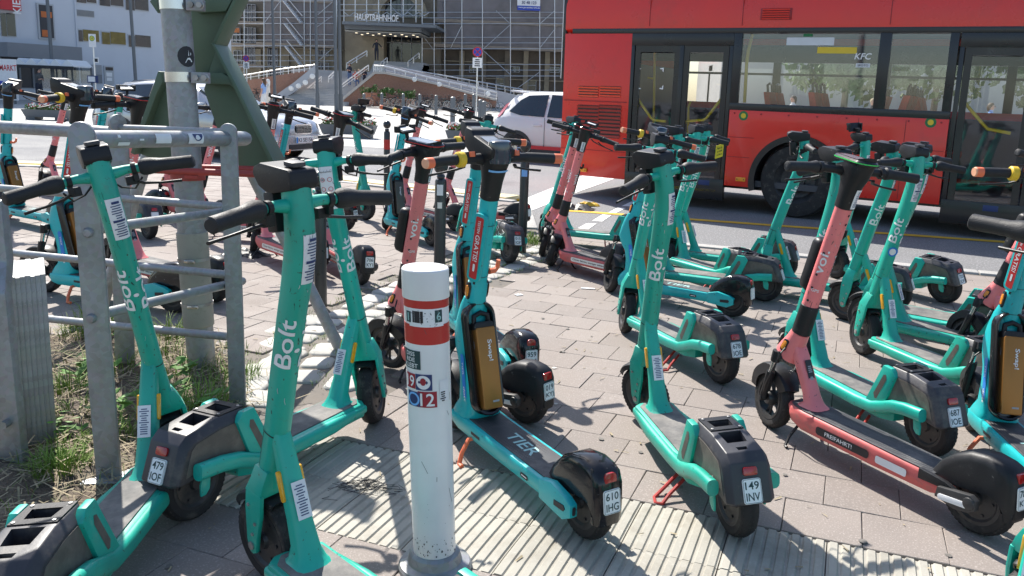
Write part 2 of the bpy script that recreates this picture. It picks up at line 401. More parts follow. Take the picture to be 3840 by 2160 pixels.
def plate_parts(T, o, v):
    """number plate: centre o, up vector v, facing backwards"""
    f = plane_f(o, (0, -1, 0), v); n = V3((0, -1, 0)).cross(V3(v).normalized())
    o2 = V3(o)
    if n.x > 0: n = -n
    mb = MB(); pts = rrect(.060, .074, .007)
    mb.loft([[f(x, y) - n * .003 for x, y in pts], [f(x, y) + n * .0015 for x, y in pts]])
    i = T.add('number_plate', mb, M['plate'], smooth=0)
    b = MB(); a1 = rrect(.0568, .0708, .006); a2 = rrect(.0545, .0685, .005)
    k = len(a1); b.add([f(*p) + n * .0022 for p in a1] + [f(*p) + n * .0022 for p in a2], [(j, (j + 1) % k, k + (j + 1) % k, k + j) for j in range(k)])
    T.add('plate_border', b, M['ink'], parent=i, smooth=0)
    T.plate = (i, o, v, n)
def plate_text(T, txt):
    i, o, v, n = T.plate; f0 = plane_f(o, (0, -1, 0), v); mb = MB()
    for t, dy in ((txt[0], .0165), (txt[1], -.0165)): text_on(mb, t, .0235, lambda a, b: f0(a, b + dy) + n * .0023, wide=.045)
    return mb.mesh('plate_lettering', M['ink'], 0)
class Stem:
    def __init__(s, st, e=2.6): s.st = st; s.e = e
    def at(s, z):
        st = s.st
        for i in range(len(st) - 1):
            if z <= st[i + 1][1] or i == len(st) - 2: break
        a, b = st[i], st[i + 1]; t = (z - a[1]) / (b[1] - a[1]); x, zz, ra, rb = [a[k] + (b[k] - a[k]) * t for k in range(4)]
        i0, i1 = max(i - 0, 0), min(i + 1, len(st) - 1); tx, tz = st[i1][0] - st[i0][0], st[i1][1] - st[i0][1]; l = math.hypot(tx, tz)
        return x, zz, ra, rb, tz / l, -tx / l      # forward normal (nx, nz)
    def pt(s, z, phi, off=0):
        x, zz, a, b, nx, nz = s.at(z); c, d = math.cos(phi), math.sin(phi); q = 2 / s.e
        u = math.copysign(abs(c) ** q, c) * (a + off); v = math.copysign(abs(d) ** q, d) * (b + off)
        return Vector((x + nx * u, v, zz + nz * u))
    def mesh(s, n=20):
        mb = MB(); return mb.loft([[s.pt(st[1], 2 * math.pi * k / n) for k in range(n)] for st in s.st])
    def f(s, zc, phi, off=.0012):
        r = (s.at(zc)[2] + s.at(zc)[3]) / 2
        return lambda u, v: s.pt(zc + u, phi - v / r, off)
    def fup(s, zc, phi, off=.0012):     # upright label: u across, v up
        r = (s.at(zc)[2] + s.at(zc)[3]) / 2
        return lambda u, v: s.pt(zc + v, phi + u / r, off)
def sticker(T, name, f, w_, h_, nx, ny, rows, seed, m='white', ink='inkn', steer=True, parent=None):
    i = T.add(name, patch(MB(), f, w_, h_, nx, ny), M[m], steer, parent, smooth=60)
    if rows: T.add('small_print', lines_on(MB(), lambda a, b: f(a, b) + Vector((-.0012, 0, 0)), w_ * .8, h_ * .84, rows + 3, seed, .4), M[ink], steer, parent, smooth=0)
    return i
def lever(mb, s, x, y0, z):
    mb.tube([(x, s * y0, z - .018), (x + .028, s * (y0 + .02), z - .03), (x + .034, s * (y0 + .07), z - .04), (x + .026, s * (y0 + .125), z - .046)], [.008, .008, .0065, .008], 8, True, .6)

def make_bolt():
    T = Tpl((.90, 0, .33), (.725, 0, 1.0))
    st = Stem([(x, z, a * .83, b * .84) for x, z, a, b in [(.900, .300, .041, .043), (.893, .345, .041, .040), (.859, .46, .043, .036), (.803, .66, .043, .036), (.760, .80, .044, .037), (.733, .885, .045, .038), (.716, .95, .045, .039), (.708, 1.0, .043, .039), (.706, 1.05, .041, .039), (.710, 1.09, .041, .039), (.713, 1.122, .041, .038)]], 2.5)
    T.add('stem', st.mesh(), M['teal'], True, smooth=50)
    mb = MB()
    for z in (.462,): mb.loft([[st.pt(zz, 2 * math.pi * k / 24, .0008) for k in range(24)] for zz in (z - .0018, z + .0018)], False)
    for s in (1, -1):
        for z0, z1, ph in ((.33, .46, 62),):
            mb.add([st.pt(z0, s * R(ph), .0008), st.pt(z1, s * R(ph), .0008), st.pt(z1, s * R(ph + 4), .0008), st.pt(z0, s * R(ph + 4), .0008)], [(0, 1, 2, 3)])
    T.add('joint_seam', mb, M['inkb'], True, smooth=0)
    mb = MB()
    for ph in (126, 234): text_on(mb, 'Bolt', .046, st.f(.735, R(ph)), wide=.135, sub=.009); mb.add([st.f(.735, R(ph))(-.018 + .006 * math.cos(a * .785), -.033 + .006 * math.sin(a * .785)) for a in range(8)], [tuple(range(8))])
    T.add_lr('lettering', mb, M['letter'], True, smooth=60)
    i = T.add('safety_sticker', patch(MB(), st.fup(.955, R(196)), .044, .115, 5, 6), M['white'], True, smooth=60, opt='rules'); T.add('small_print', lines_on(MB(), st.fup(.955, R(196), .0026), .034, .10, 14, 3, .4), M['inkn'], True, smooth=0, opt='rules')
    T.add('rule_sticker', patch(MB(), st.fup(.99, R(180)), .05, .145, 5, 6, r=0), M['white'], True, smooth=60, opt='icons'); mb = MB(); fi = st.fup(.99, R(180), .0026); lines_on(mb, lambda a, b: fi(a, b - .055), .036, .02, 3, 4); text_on(mb, 'Sicherheitsregeln', .007, lambda a, b: fi(-a, b + .058), .042, sub=.02); text_on(mb, '18+', .007, lambda a, b: fi(-a - .011, b + .03), sub=.02)
    T.add('rule_print', mb, M['inkb'], True, smooth=0, opt='icons'); mb = MB()
    for cx_, cy_ in ((-.011, .03), (.011, .03), (-.011, 0), (.011, 0)):
        q = lambda a, r_: fi(cx_ + r_ * math.cos(a), cy_ + r_ * math.sin(a)); mb.add([q(k * .524, .0085) for k in range(12)] + [q(k * .524, .0068) for k in range(12)], [(k, (k + 1) % 12, 12 + (k + 1) % 12, 12 + k) for k in range(12)])
    T.add('rule_rings', mb, M['redlab'], True, smooth=0, opt='icons')
    # fork
    mb = MB()
    for s in (1, -1):
        y = s * .052
        mb.prism([(.868, .285), (.935, .30), (.945, .24), (.948, .14), (.94, .108), (.925, .10), (.908, .108), (.90, .15), (.878, .22)], y - .007, y + .007)
    mb.loft([[(.873, -.06, .275), (.94, -.06, .29), (.94, .06, .29), (.873, .06, .275)], [(.866, -.05, .315), (.925, -.05, .325), (.925, .05, .325), (.866, .05, .315)], [(.862, -.036, .35), (.92, -.036, .36), (.92, .036, .36), (.862, .036, .35)]])
    fk = T.add('fork', mb, M['teal'], True, bevel=.005)
    mb = MB()
    for s in (1, -1):
        for x, z, r in ((.925, .127, .012), (.915, .165, .005), (.90, .20, .005), (.925, .25, .005)):
            mb.lathe([(.0001, s * .064), (r, s * .063), (r, s * .055)], 10, Matrix.Translation((x, 0, z)))
    T.add('bolts', mb, M['steel'], True, fk)
    T.add('mudguard', fender(.925, .127, .147, 35, 118, .042), M['black'], True)
    w1 = T.add('front_wheel', tyre(.127, .03, .925), M['rubber'], True); T.add('rim', rim_disc(.925, .127), M['rim'], True, w1); T.add('tread', tread(.925), M['rubber'], True, w1, smooth=0)
    # neck
    def sec(x, z, d, w_, tilt=.28):
        return [(x + a * .96, b, z + a * tilt) for a, b in rrect(d, w_, min(d, w_) * .28, 2)]
    mb = MB().loft([sec(.852, .50, .026, .042), sec(.838, .45, .052, .048), sec(.80, .35, .060, .054), sec(.762, .25, .060, .060), sec(.735, .18, .066, .068, .1), sec(.728, .152, .088, .086, 0), sec(.726, .143, .115, .098, 0)])
    nk = T.add('neck', mb, M['teal'], smooth=50)
    mb = MB()
    for s in (1, -1):
        f = plane_f((.795, s * .0295, .335), (.35, 0, 1), (-1, 0, .35)); n = Vector((0, s, 0)); p = rrect(.082, .017, .008)
        mb.loft([[f(*q) - n * .004 for q in p], [f(*q) + n * .005 for q in p]])
    T.add_lr('side_reflector', mb, M['amber'], parent=nk, bevel=.0015)
    fr = plane_f((.7555, 0, .305), (0, -1, 0), (.37, 0, 1)); sticker(T, 'app_sticker', lambda a, b: fr(a, b) + Vector((-.009, 0, .002)), .040, .098, 1, 1, 9, 8, steer=False)
    # deck
    mb = MB().prism([(.815, .05), (.79, .082), (.22, .084), (.17, .05), (.17, -.05), (.22, -.084), (.79, -.082), (.815, -.05)], .082, .14, 'z')
    dk = T.add('deck', mb, M['teal'], bevel=.012)
    T.add('deck_mat', MB().prism([(.795, .04), (.765, .066), (.24, .068), (.24, -.068), (.765, -.066), (.795, -.04)], .1395, .1445, 'z'), M['mat_'], parent=dk, bevel=.0015)
    mb = MB()
    for s in (1, -1):
        path = [(.80, .074, .112), (.6, .083, .111), (.36, .084, .112), (.26, .086, .120), (.19, .092, .145), (.13, .099, .172), (.06, .102, .188), (-.032, .102, .196)]
        rings = []
        for i, (x, y, z) in enumerate(path):
            d = Vector(path[min(i + 1, 7)]) - Vector(path[max(i - 1, 0)]); d = d.normalized(); nz = Vector((d.z, 0, -d.x)); nz = nz if nz.z > 0 else -nz
            k = .6 if i == 0 else 1.
            rings.append([Vector((x, s * y, z)) + Vector((0, a * s * k, 0)) + nz * b * k for a, b in rrect(.038, .052, .016, 3)])
        mb.loft(rings)
    T.add_lr('frame_rail', mb, M['teal'], smooth=55)
    mb = MB()
    for s in (1, -1):
        mb.prism([(.0, .175), (.03, .175), (.022, .12), (.006, .105), (-.012, .105), (-.012, .14)], s * .085 - .004, s * .085 + .004)
    T.add_lr('dropout', mb, M['teal'], bevel=.003)
    mb = MB(); md = MB()
    for s in (1, -1):
        mb.prism([(.31, .12), (.205, .12), (.140, .290), (.166, .318), (.214, .319)], s * .080 - .012, s * .080 + .012)
        md.add([V3((x, s * .0928, z)) for x, z in [(.246, .165), (.234, .166), (.188, .262), (.191, .284), (.206, .280), (.254, .184)]], [tuple(range(6))])
    gs = T.add_lr('gusset', mb, M['teal'], bevel=.005); T.add_lr('gusset_slot', md, M['housing'], parent=gs, smooth=0)
    # battery cover
    top = [(.196, .318), (.08, .320), (-.030, .304), (-.058, .280), (-.100, .168), (-.092, .158), (0, .165), (.1, .168), (.19, .168), (.222, .174), (.232, .2)]
    low = [(.150, .292), (.08, .292), (-.022, .278), (-.044, .258), (-.082, .168), (-.078, .162), (0, .168), (.1, .170), (.17, .170), (.205, .174), (.212, .185)]
    rings = [[(x, y, z) for x, z in pr] for y, pr in ((-.079, low), (-.060, top), (.060, top), (.079, low))]
    me = MB().loft(rings).mesh('cover', M['charcoal'], 35, .005)
    def cut(x0, x1, w_, z):
        pts = [(x0, -w_ * .42), (x1, -w_ / 2), (x1, w_ / 2), (x0, w_ * .42)]
        return MB().prism(pts, z, .5, 'z')
    me = boolcut(me, [cut(.122, .172, .075, .25), cut(.022, .085, .078, .225), cut(-.020, -.004, .036, .285)])
    cv = T.add('battery_cover', None, M['charcoal'], me=me)
    mb = MB().prism([(.200, .3225), (.098, .3235), (.098, .319), (.200, .318)], -.057, .057)
    me2 = boolcut(mb.mesh('x', M['black'], 35), [cut(.122, .172, .075, .2)])
    T.add('cover_panel', None, M['black'], me=me2, parent=cv)
    mb = MB()
    for x, y, z in ((.188, -.045, .3235), (.188, .045, .3235), (.106, -.047, .3242), (.106, .047, .3242)):
        mb.lathe([(.0001, .003), (.005, .002), (.005, -.002)], 8, Matrix.Translation((x, y, z)) @ Matrix.Rotation(R(90), 4, 'X'))
    for s in (1, -1): mb.lathe([(.0001, s * .004), (.005, s * .003), (.005, -s * .004)], 8, Matrix.Translation((.02, s * .08, .205)))
    tag_i = T.add('rivets', mb, M['steel'], parent=cv)
    mb = MB()
    for s in (1, -1): mb.prism([(.146, .287), (.08, .287), (-.012, .273), (-.030, .256), (-.058, .18), (.03, .19), (.15, .185), (.198, .182)], s * .079 - .0013, s * .079 + .0013)
    T.add_lr('side_panel', mb, M['housing'], parent=cv)
    v = Vector((.37, 0, 1)).normalized(); n = Vector((-1, 0, .37)).normalized(); o = Vector((-.0688, 0, .258)); f = plane_f(o, (0, -1, 0), v); p = rrect(.046, .026, .007)
    T.add('tail_light', MB().loft([[f(*q) - n * .006 for q in p], [f(*q) + n * .004 for q in p]]), M['tail'], parent=cv, bevel=.003)
    plate_parts(T, Vector((-.0905, 0, .203)), v)
    w2 = T.add('rear_wheel', tyre(.124, .031, .028), M['rubber']); T.add('rim', rim_disc(.028, .124), M['rim'], False, w2); T.add('tread', tread(.028, .124), M['rubber'], False, w2, smooth=0)
    # stand
    T.add('kickstand', MB().tube([(.36, .0, .085), (.34, .06, .07), (.31, .13, .03), (.29, .175, .008), (.25, .185, .008), (.235, .165, .012), (.26, .13, .03), (.3, .06, .06)], .0065, 8), M['redpaint'])
    # head
    pr = [(.676, 1.118), (.671, 1.13), (.676, 1.166), (.685, 1.172), (.80, 1.180), (.826, 1.170), (.832, 1.152), (.81, 1.118), (.78, 1.105), (.75, 1.105)]
    rings = [[(x + (.005 if abs(y) > .03 and x < .7 else 0), y, z - (.006 if abs(y) > .03 and z > 1.15 else 0)) for x, z in pr] for y in (-.038, -.031, .031, .038)]
    hd = T.add('head_unit', MB().loft(rings), M['black'], True, bevel=.005)
    T.add('top_cap', MB().loft([[(.712 + a, b, z + a * .06) for a, b in rrect(.042, .04, .009)] for z in (1.17, 1.181)]), M['charcoal'], True, hd, bevel=.003)
    T.add('lamp_housing', MB().box((.785, 0, 1.055), (.042, .055, .10), (0, .12, 0)), M['black'], True, hd, bevel=.008)
    mb = MB(); mg = MB(); mc = MB()
    for s in (1, -1):
        mb.tube([(.712, 0, 1.078), (.712, s * .02, 1.078), (.708, s * .065, 1.083), (.699, s * .104, 1.081)], [.020, .019, .0135, .013], 12)
        mc.tube([(.703, s * .080, 1.082), (.701, s * .093, 1.082)], .0185, 12); mc.box((.712, s * .087, 1.062), (.028, .014, .036)); mc.box((.728, s * .075, 1.048), (.028, .03, .026))
        mg.tube([(.699, s * .100, 1.081), (.698, s * .108, 1.081), (.696, s * .12, 1.081), (.693, s * .136, 1.080), (.687, s * .162, 1.078), (.676, s * .205, 1.074), (.667, s * .243, 1.070), (.665, s * .248, 1.070)], [.0175, .024, .026, .0245, .0195, .019, .0195, .014], 14)
        lever(mc, s, .715, .088, 1.062)
    bar = T.add('handlebar', mb, M['teal'], True); T.add_lr('grip', mg, M['grip'], True, bar); T.add_lr('brake_lever', mc, M['black'], True, bar, bevel=.001)
    T.add_lr('brake_cable', MB().tube([(.73, .105, 1.05), (.775, .085, 1.02), (.785, .05, 1.03), (.775, .02, 1.06)], .0032, 6).tube([(.73, -.105, 1.05), (.775, -.085, 1.02), (.785, -.05, 1.03), (.775, -.02, 1.06)], .0032, 6), M['black'], True)
    mb = MB(); mb.box((.83, 0, 1.21), (.012, .13, .07), (0, .5, 0)); mb.box((.805, 0, 1.19), (.05, .03, .03)); mb.box((.826, .06, 1.215), (.03, .012, .05)); mb.box((.826, -.06, 1.215), (.03, .012, .05))
    T.add('phone_holder', mb, M['black'], True, hd, bevel=.003, opt='phone')
    return T

def spoke_front(T, x, fk0, fk1, crown):
    """sprung fork, mudguard and spoked wheel shared by the two sprung kinds"""
    mb = MB()
    mb.box(crown, (.055, .135, .032), (0, .28, 0))
    for s in (1, -1): mb.tube([(crown[0] + .004, s * .058, crown[2] + .02), (crown[0] + .012, s * .058, crown[2] - .03)], .02, 12)
    fk = T.add('fork_crown', mb, M['black'], True, bevel=.006)
    mc = MB(); ml = MB(); d = Vector((.27, 0, -1)).normalized(); c = Vector(crown) + Vector((.012, 0, -.02))
    for s in (1, -1):
        p = c + Vector((0, s * .058, 0)); mc.tube([p, p + d * .075], .0115, 12)
        q = p + d * .06; e = Vector((x, s * .052, .127)); ml.tube([q, q + d * .02, (q + e) / 2 + d * .0, e + Vector((0, 0, .02)), e], [.018, .019, .017, .015, .016], 10)
        ml.lathe([(.0001, s * .07), (.011, s * .069), (.011, s * .04)], 10, Matrix.Translation((x, 0, .127)))
    T.add_lr('fork_tube', mc, M['chrome'], True, fk); T.add_lr('fork_leg', ml, M['black'], True)
    T.add('mudguard', fender(x, .127, .152, 8, 150, .046, .05, 16), M['black'], True)
    w1 = T.add('front_wheel', tyre(.127, .028, x), M['rubber'], True); T.add('rim', rim_spoked(x, .127), M['rim'], True, w1); T.add('tread', tread(x, .127, .028), M['rubber'], True, w1, smooth=0)
    T.add('brake_cable', MB().tube([(x - .10, .03, .40), (x - .12, .075, .36), (x - .10, .09, .28), (x - .04, .075, .2), (x - .01, .06, .15)], .0035, 6), M['black'], True)

def make_tier():
    T = Tpl((.815, 0, .50), (.655, 0, 1.05))
    spoke_front(T, .98, None, None, (.895, 0, .395))
    st = Stem([(.815, .50, .046, .042), (.797, .58, .040, .040), (.777, .655, .037, .037), (.7765, .658, .034, .034), (.745, .77, .0335, .0335), (.683, 1.0, .0325, .0325)], 2)
    T.add('stem', st.mesh(18), M['turq'], True, smooth=40)
    mb = MB(); ml = MB()
    for s in (1, -1):
        f = plane_f((.783, s * .0365, .625), (-.27, 0, 1), (1, 0, .27)); n = Vector((0, s, 0)); p = rrect(.07, .03, .0145, 4); q = rrect(.045, .022, .010, 4)
        mb.loft([[f(*a) - n * .008 for a in p], [f(*a) + n * .005 for a in p]]); ml.loft([[f(*a) - n * .004 for a in q], [f(*a) + n * .0085 for a in q]])
    rb = T.add_lr('reflector_bezel', mb, M['blackg'], True, bevel=.002); T.add_lr('side_reflector', ml, M['amber_o'], True, rb, bevel=.002)
    mb = MB()
    for z in (.583, .69, .89):
        mb.loft([[st.pt(z + d, 2 * math.pi * k / 24, .0007) for k in range(24)] for d in (-.0012, .0012)], False)
    for s in (1, -1):
        for z in (.86, .905, .665, .7): mb.add([st.pt(z + a, s * R(128) + b, .001) for a, b in ((-.008, -.12), (-.008, .12), (.008, .12), (.008, -.12))], [(0, 1, 2, 3)])
    T.add('slots', mb, M['inkb'], True, smooth=0)
    # advert fin with red banner on the left of the stem
    d = Vector((-.27, 0, 1)).normalized(); sd = Vector((-.45, .89, 0)).normalized(); c = Vector((.722, .012, .80))
    f = plane_f(c + sd * .032, d, Vector((.89, .45, 0)) - d * Vector((.89, .45, 0)).dot(d)); p = rrect(.27, .056, .02, 4); n = sd
    fin = T.add('advert_fin', MB().loft([[f(*a) - n * .012 for a in p], [f(*a) + n * .002 for a in p]]), M['turq'], True, bevel=.003)
    f2 = lambda a, b: f(a, b) + n * .0030; T.add('advert_banner', patch(MB(), f2, .245, .034, r=.007), M['redlab'], True, fin, smooth=0)
    f3 = lambda a, b: f(a, b) + n * .0037; mb = MB(); text_on(mb, 'TESTEN', .011, lambda a, b: f3(.085 - a, -b), wide=.05); text_on(mb, 'GRATIS!', .019, lambda a, b: f3(.0 - a, -b), wide=.105); patch(mb, f3, .03, .009, ox=-.078, r=.003)
    T.add('banner_lettering', mb, M['letter'], True, fin, smooth=0)
    T.add('hook', MB().tube([(.745, -.03, .70), (.748, -.055, .70), (.75, -.068, .712), (.745, -.07, .74)], [.012, .010, .009, .008], 8), M['orange'], True)
    # tower with battery
    def sec(z, x0, x1, w_, r):
        xm, dx = (x0 + x1) / 2, x1 - x0; return [(xm + a, b, z) for a, b in rrect(dx, w_, min(r, dx * .45, w_ * .45), 3)]
    mb = MB().loft([sec(.10, .735, .862, .15, .045), sec(.14, .70, .868, .155, .045), sec(.165, .70, .855, .14, .04), sec(.20, .70, .815, .138, .03), sec(.28, .715, .815, .134, .03), sec(.34, .73, .83, .13, .03), sec(.39, .742, .87, .122, .035), sec(.44, .752, .885, .118, .035), sec(.50, .765, .872, .112, .035), sec(.56, .775, .85, .098, .03), sec(.595, .772, .832, .082, .03)])
    tw = T.add('tower', mb, M['turq'], smooth=60)
    tl = Vector((.26, 0, 1)).normalized(); nb_ = Vector((-1, 0, .26)).normalized(); c = Vector((.726, 0, .372)); fb = plane_f(c, (0, -1, 0), tl)
    def ring(w_, h_, r, off): return [fb(*p) + nb_ * off for p in rrect(w_, h_, r, 6)]
    mb = MB().loft([ring(.124, .43, .058, -.03), ring(.124, .43, .058, .012), ring(.114, .42, .053, .018), ring(.102, .405, .048, .016), ring(.10, .402, .047, -.012)])
    bf = T.add('battery_frame', mb, M['blackg'], parent=tw, smooth=50)
    cb = fb(0, -.035); fbat = plane_f(cb, (0, -1, 0), tl)
    mb = MB().loft([[fbat(*p) + nb_ * o_ for p in rrect(.078, .305, .006, 2)] for o_ in (-.02, .03, .042)]); mb2 = MB()
    mb.v = mb.v; T.batt = T.add('battery', mb, M['bronze'], bevel=.008)
    mh = MB().loft([[fbat(p[0], p[1] + .155) + nb_ * o_ for p in rrect(.08, .035, .012, 3)] for o_ in (-.02, .036)])
    mh.tube([fbat(-.03, .165) + nb_ * .01, fbat(-.028, .195) + nb_ * .012, fbat(0, .206) + nb_ * .012, fbat(.028, .195) + nb_ * .012, fbat(.03, .165) + nb_ * .01], .0105, 8)
    T.add('battery_handle', mh, M['black'], parent=T.batt, bevel=.002)
    mb = MB(); text_on(mb, 'Swap!', .022, lambda a, b: fbat(b + .008, -a + .065) + nb_ * .0435, wide=.08); T.add('battery_lettering', mb, M['letter'], parent=T.batt, smooth=0)
    mb = MB()
    for s in (1, -1): text_on(mb, 'TIER', .008, lambda a, b: cb + Vector((0, s * .0417, 0)) + tl * (-a + .09) - nb_ * (-.018) * 1 + nb_ * b * s * -1, wide=.03)
    patch(mb, lambda a, b: fbat(a + .012, b - .125) + nb_ * .0432, .026, .007); T.add('battery_mark', mb, M['inkg'], parent=T.batt, smooth=0)
    # blue side label
    mb = MB(); mt = MB(); mt2 = MB()
    for s in (1, -1):
        fs = (lambda s: lambda a, b: Vector((.757 + .17 * a + b * .95, s * .0685, .285 + a)))(s)
        p = rrect(.20, .030, .014, 4); mb.add([fs(*q) for q in p], [tuple(range(len(p)))])
        text_on(mt, 'dott', .017, (lambda fs, s: lambda a, b: fs(-.052 - a, -b * 1) + Vector((0, s * .0008, 0)))(fs, s) if s > 0 else (lambda fs, s: lambda a, b: fs(-.052 - a, b) + Vector((0, s * .0008, 0)))(fs, s), wide=.056)
        text_on(mt2, 'TIER', .011, (lambda fs, s: lambda a, b: fs(.045 - a, -b) + Vector((0, s * .0008, 0)))(fs, s) if s > 0 else (lambda fs, s: lambda a, b: fs(.045 - a, b) + Vector((0, s * .0008, 0)))(fs, s), wide=.05)
    bl = T.add_lr('blue_label', mb, M['blue'], parent=tw, smooth=0); T.add_lr('label_lettering', mt, M['letter'], parent=tw, smooth=0); T.add_lr('label_small_lettering', mt2, M['letter'], parent=tw, smooth=0)
    # deck
    mb = MB().loft([[(x, y, z) for y, z in ((-.072, z0), (.072, z0), (.082, z0 + .03), (.082, z1 - .012), (.078, z1), (-.078, z1), (-.082, z1 - .012), (-.082, z0 + .03))] for x, z0, z1 in ((.12, .10, .15), (.18, .085, .146), (.5, .078, .142), (.80, .078, .142), (.85, .09, .14))])
    dk = T.add('deck', mb, M['turq'], bevel=.004)
    dm = T.add('deck_mat', MB().loft([[(x, -.064, z), (x, .064, z), (x, .064, z + .0045), (x, -.064, z + .0045)] for x, z in ((.14, .1475), (.18, .1455), (.5, .1415), (.72, .1415))]), M['matd'], parent=dk, bevel=.0015)
    mb = MB(); text_on(mb, 'TIER', .055, lambda a, b: Vector((.42 - a, -b * .9, .1483)), wide=.19); T.add('deck_lettering', mb, M['tmint'], parent=dm, smooth=0)
    mb = MB()
    for i in range(46):
        for j in range(11):
            x, y = .155 + i * .012, -.055 + j * .011
            if abs(x - .42) < .105 and abs(y) < .032: continue
            z = .1483 + max(0, (.18 - x)) * .05 + max(0, (.3 - x)) * .012
            mb.add([(x - .003, y - .002, z), (x + .003, y - .002, z), (x + .003, y + .002, z), (x - .003, y + .002, z)], [(0, 1, 2, 3)])
    T.add('mat_studs', mb, M['inkb'], parent=dm, smooth=0)
    mb = MB(); mt = MB()
    for s in (1, -1):
        f = plane_f((.27, s * .0828, .112), (1, 0, 0), (0, 0, 1)); mb.add([f(*p) for p in rrect(.05, .017, .008)], [tuple(range(16))]); mb.add([f(p[0] + .36, p[1] + .002) for p in rrect(.07, .012, .002)], [tuple(range(16))])
        mt.add([f(p[0], p[1]) + Vector((0, s * .0008, 0)) for p in rrect(.034, .004, .001)], [tuple(range(16))])
    T.add('deck_label', mb, M['inkb'], parent=dk, smooth=0); T.add('deck_label_print', mt, M['letter'], parent=dk, smooth=0)
    mb = MB(); ms = MB(); me_ = MB()
    for s in (1, -1):
        mb.prism([(.17, .085), (.17, .15), (.10, .168), (.02, .155), (-.015, .14), (-.015, .10), (.03, .075)], s * .073 - .014, s * .073 + .014)
        ms.prism([(.075, .105), (.02, .108), (.012, .118), (.02, .128), (.075, .122)], s * .0875 - .002, s * .0875 + .002)
        me_.add([(-.0165, s * .073 + a, .12 + b) for a, b in rrect(.012, .028, .005)], [tuple(range(16))])
    lg = T.add_lr('axle_lug', mb, M['turq'], bevel=.005); T.add_lr('lug_slot', ms, M['inkb'], parent=lg, smooth=0); T.add_lr('lug_end_slot', me_, M['inkb'], parent=lg, smooth=0)
    T.add('rear_mudguard', hump(0, .127, [(10, .186, .10), (26, .174, .055), (48, .162, .035), (70, .158, .032), (92, .158, .032), (110, .161, .036), (122, .163, .045), (134, .146, .05), (148, .124, .06), (163, .112, .07), (180, .106, .082), (196, .106, .09)], .052), M['blackg'], smooth=50)
    v = Vector((.12, 0, 1)).normalized(); n = Vector((-1, 0, .12)).normalized(); f = plane_f((-.0965, 0, .240), (0, -1, 0), v); p = rrect(.044, .046, .014, 4)
    T.add('tail_light', MB().loft([[f(*q) - n * .03 for q in p], [f(*q) + n * .003 for q in p]]), M['tail'], bevel=.003)
    T.add('plate_holder', MB().box((-.098, 0, .178), (.014, .056, .085), (0, .12, 0)), M['black'], bevel=.004)
    plate_parts(T, Vector((-.1085, 0, .178)), v)
    w2 = T.add('rear_wheel', tyre(.124, .03, .028), M['rubber']); T.add('rim', rim_disc(.028, .124), M['rim'], False, w2); T.add('tread', tread(.028, .124), M['rubber'], False, w2, smooth=0)
    mb = MB()
    for s in (1, -1): mb.tube([(.67, 0, .085), (.675, s * .05, .085), (.68, s * .085, .08), (.665, s * .12, .04), (.655, s * .135, .006), (.63, s * .137, .005)], .0085, 8)
    T.add('kickstand', mb, M['orange'])
    # head
    hs = Stem([(.688, .985, .034, .034), (.668, 1.05, .036, .037), (.66, 1.085, .045, .042), (.652, 1.12, .06, .046), (.645, 1.15, .066, .047)], 2.4)
    hd = T.add('head', hs.mesh(18), M['black'], True, smooth=60)
    pr = [(.59, 1.135), (.585, 1.165), (.60, 1.172), (.73, 1.205), (.745, 1.225), (.79, 1.232), (.802, 1.215), (.80, 1.165), (.74, 1.125), (.68, 1.11)]
    T.add('display_tray', MB().loft([[(x, y, z) for x, z in pr] for y in (-.046, -.038, .038, .046)]), M['black'], True, hd, bevel=.007)
    f = plane_f((.672, 0, 1.1925), (.13, 0, .033), (0, 1, 0)); T.add('display', MB().add([f(*p) for p in rrect(.085, .055, .006)], [tuple(range(16))]), M['screen'], True, hd, smooth=0)
    mt = Matrix.Translation((.612, 0, 1.15)) @ Matrix.Rotation(R(90), 4, 'X') @ Matrix.Rotation(R(0), 4, 'Z')
    T.add('cap', MB().lathe([(.0001, .047), (.030, .046), (.0385, .041), (.041, .03), (.041, -.02), (.038, -.035)], 26, mt), M['capblue'], True, hd, smooth=40)
    T.add('light_band', MB().add([hs.pt(1.098 + z, R(180) + a, .004) for z in (-.004, .004) for a in [(-.9 + .2 * k) for k in range(10)]], [(k, k + 1, k + 11, k + 10) for k in range(9)]), M['lblue'], True, hd)
    mb = MB(); mo = MB(); mg = MB(); ml = MB(); my = MB(); mi = MB()
    for s in (1, -1):
        mb.tube([(.665, 0, 1.125), (.665, s * .02, 1.125), (.668, s * .07, 1.128), (.662, s * .13, 1.128)], [.026, .026, .018, .0165], 12)
        mb.box((.672, s * .088, 1.132), (.04, .034, .038), (0, .2, 0)); mi.box((.655, s * .088, 1.145), (.02, .018, .018), (0, .2, 0))
        mg.tube([(.664, s * .13, 1.128), (.66, s * .16, 1.127), (.648, s * .215, 1.124), (.643, s * .24, 1.122)], .0185, 14)
        mo.tube([(.643, s * .24, 1.122), (.637, s * .266, 1.121)], .0188, 14); ml.tube([(.637, s * .2655, 1.121), (.635, s * .272, 1.1205)], [.0188, .016], 14)
        lever(mb, s, .685, .10, 1.118)
    my.tube([(.6645, .112, 1.128), (.664, .117, 1.128), (.661, .138, 1.1275), (.66, .143, 1.1275)], [.022, .0275, .0275, .022], 18)
    bar = T.add('handlebar', mb, M['black'], True, bevel=.001); T.add_lr('grip', mg, M['grip'], True, bar); T.add_lr('grip_end', mo, M['orange'], True, bar, bevel=.001); T.add_lr('grip_cap', ml, M['orangel'], True, bar); T.add_lr('indicator_button', mi, M['orange'], True, bar, bevel=.001); T.add('bell_ring', my, M['yellow'], True, bar)
    return T

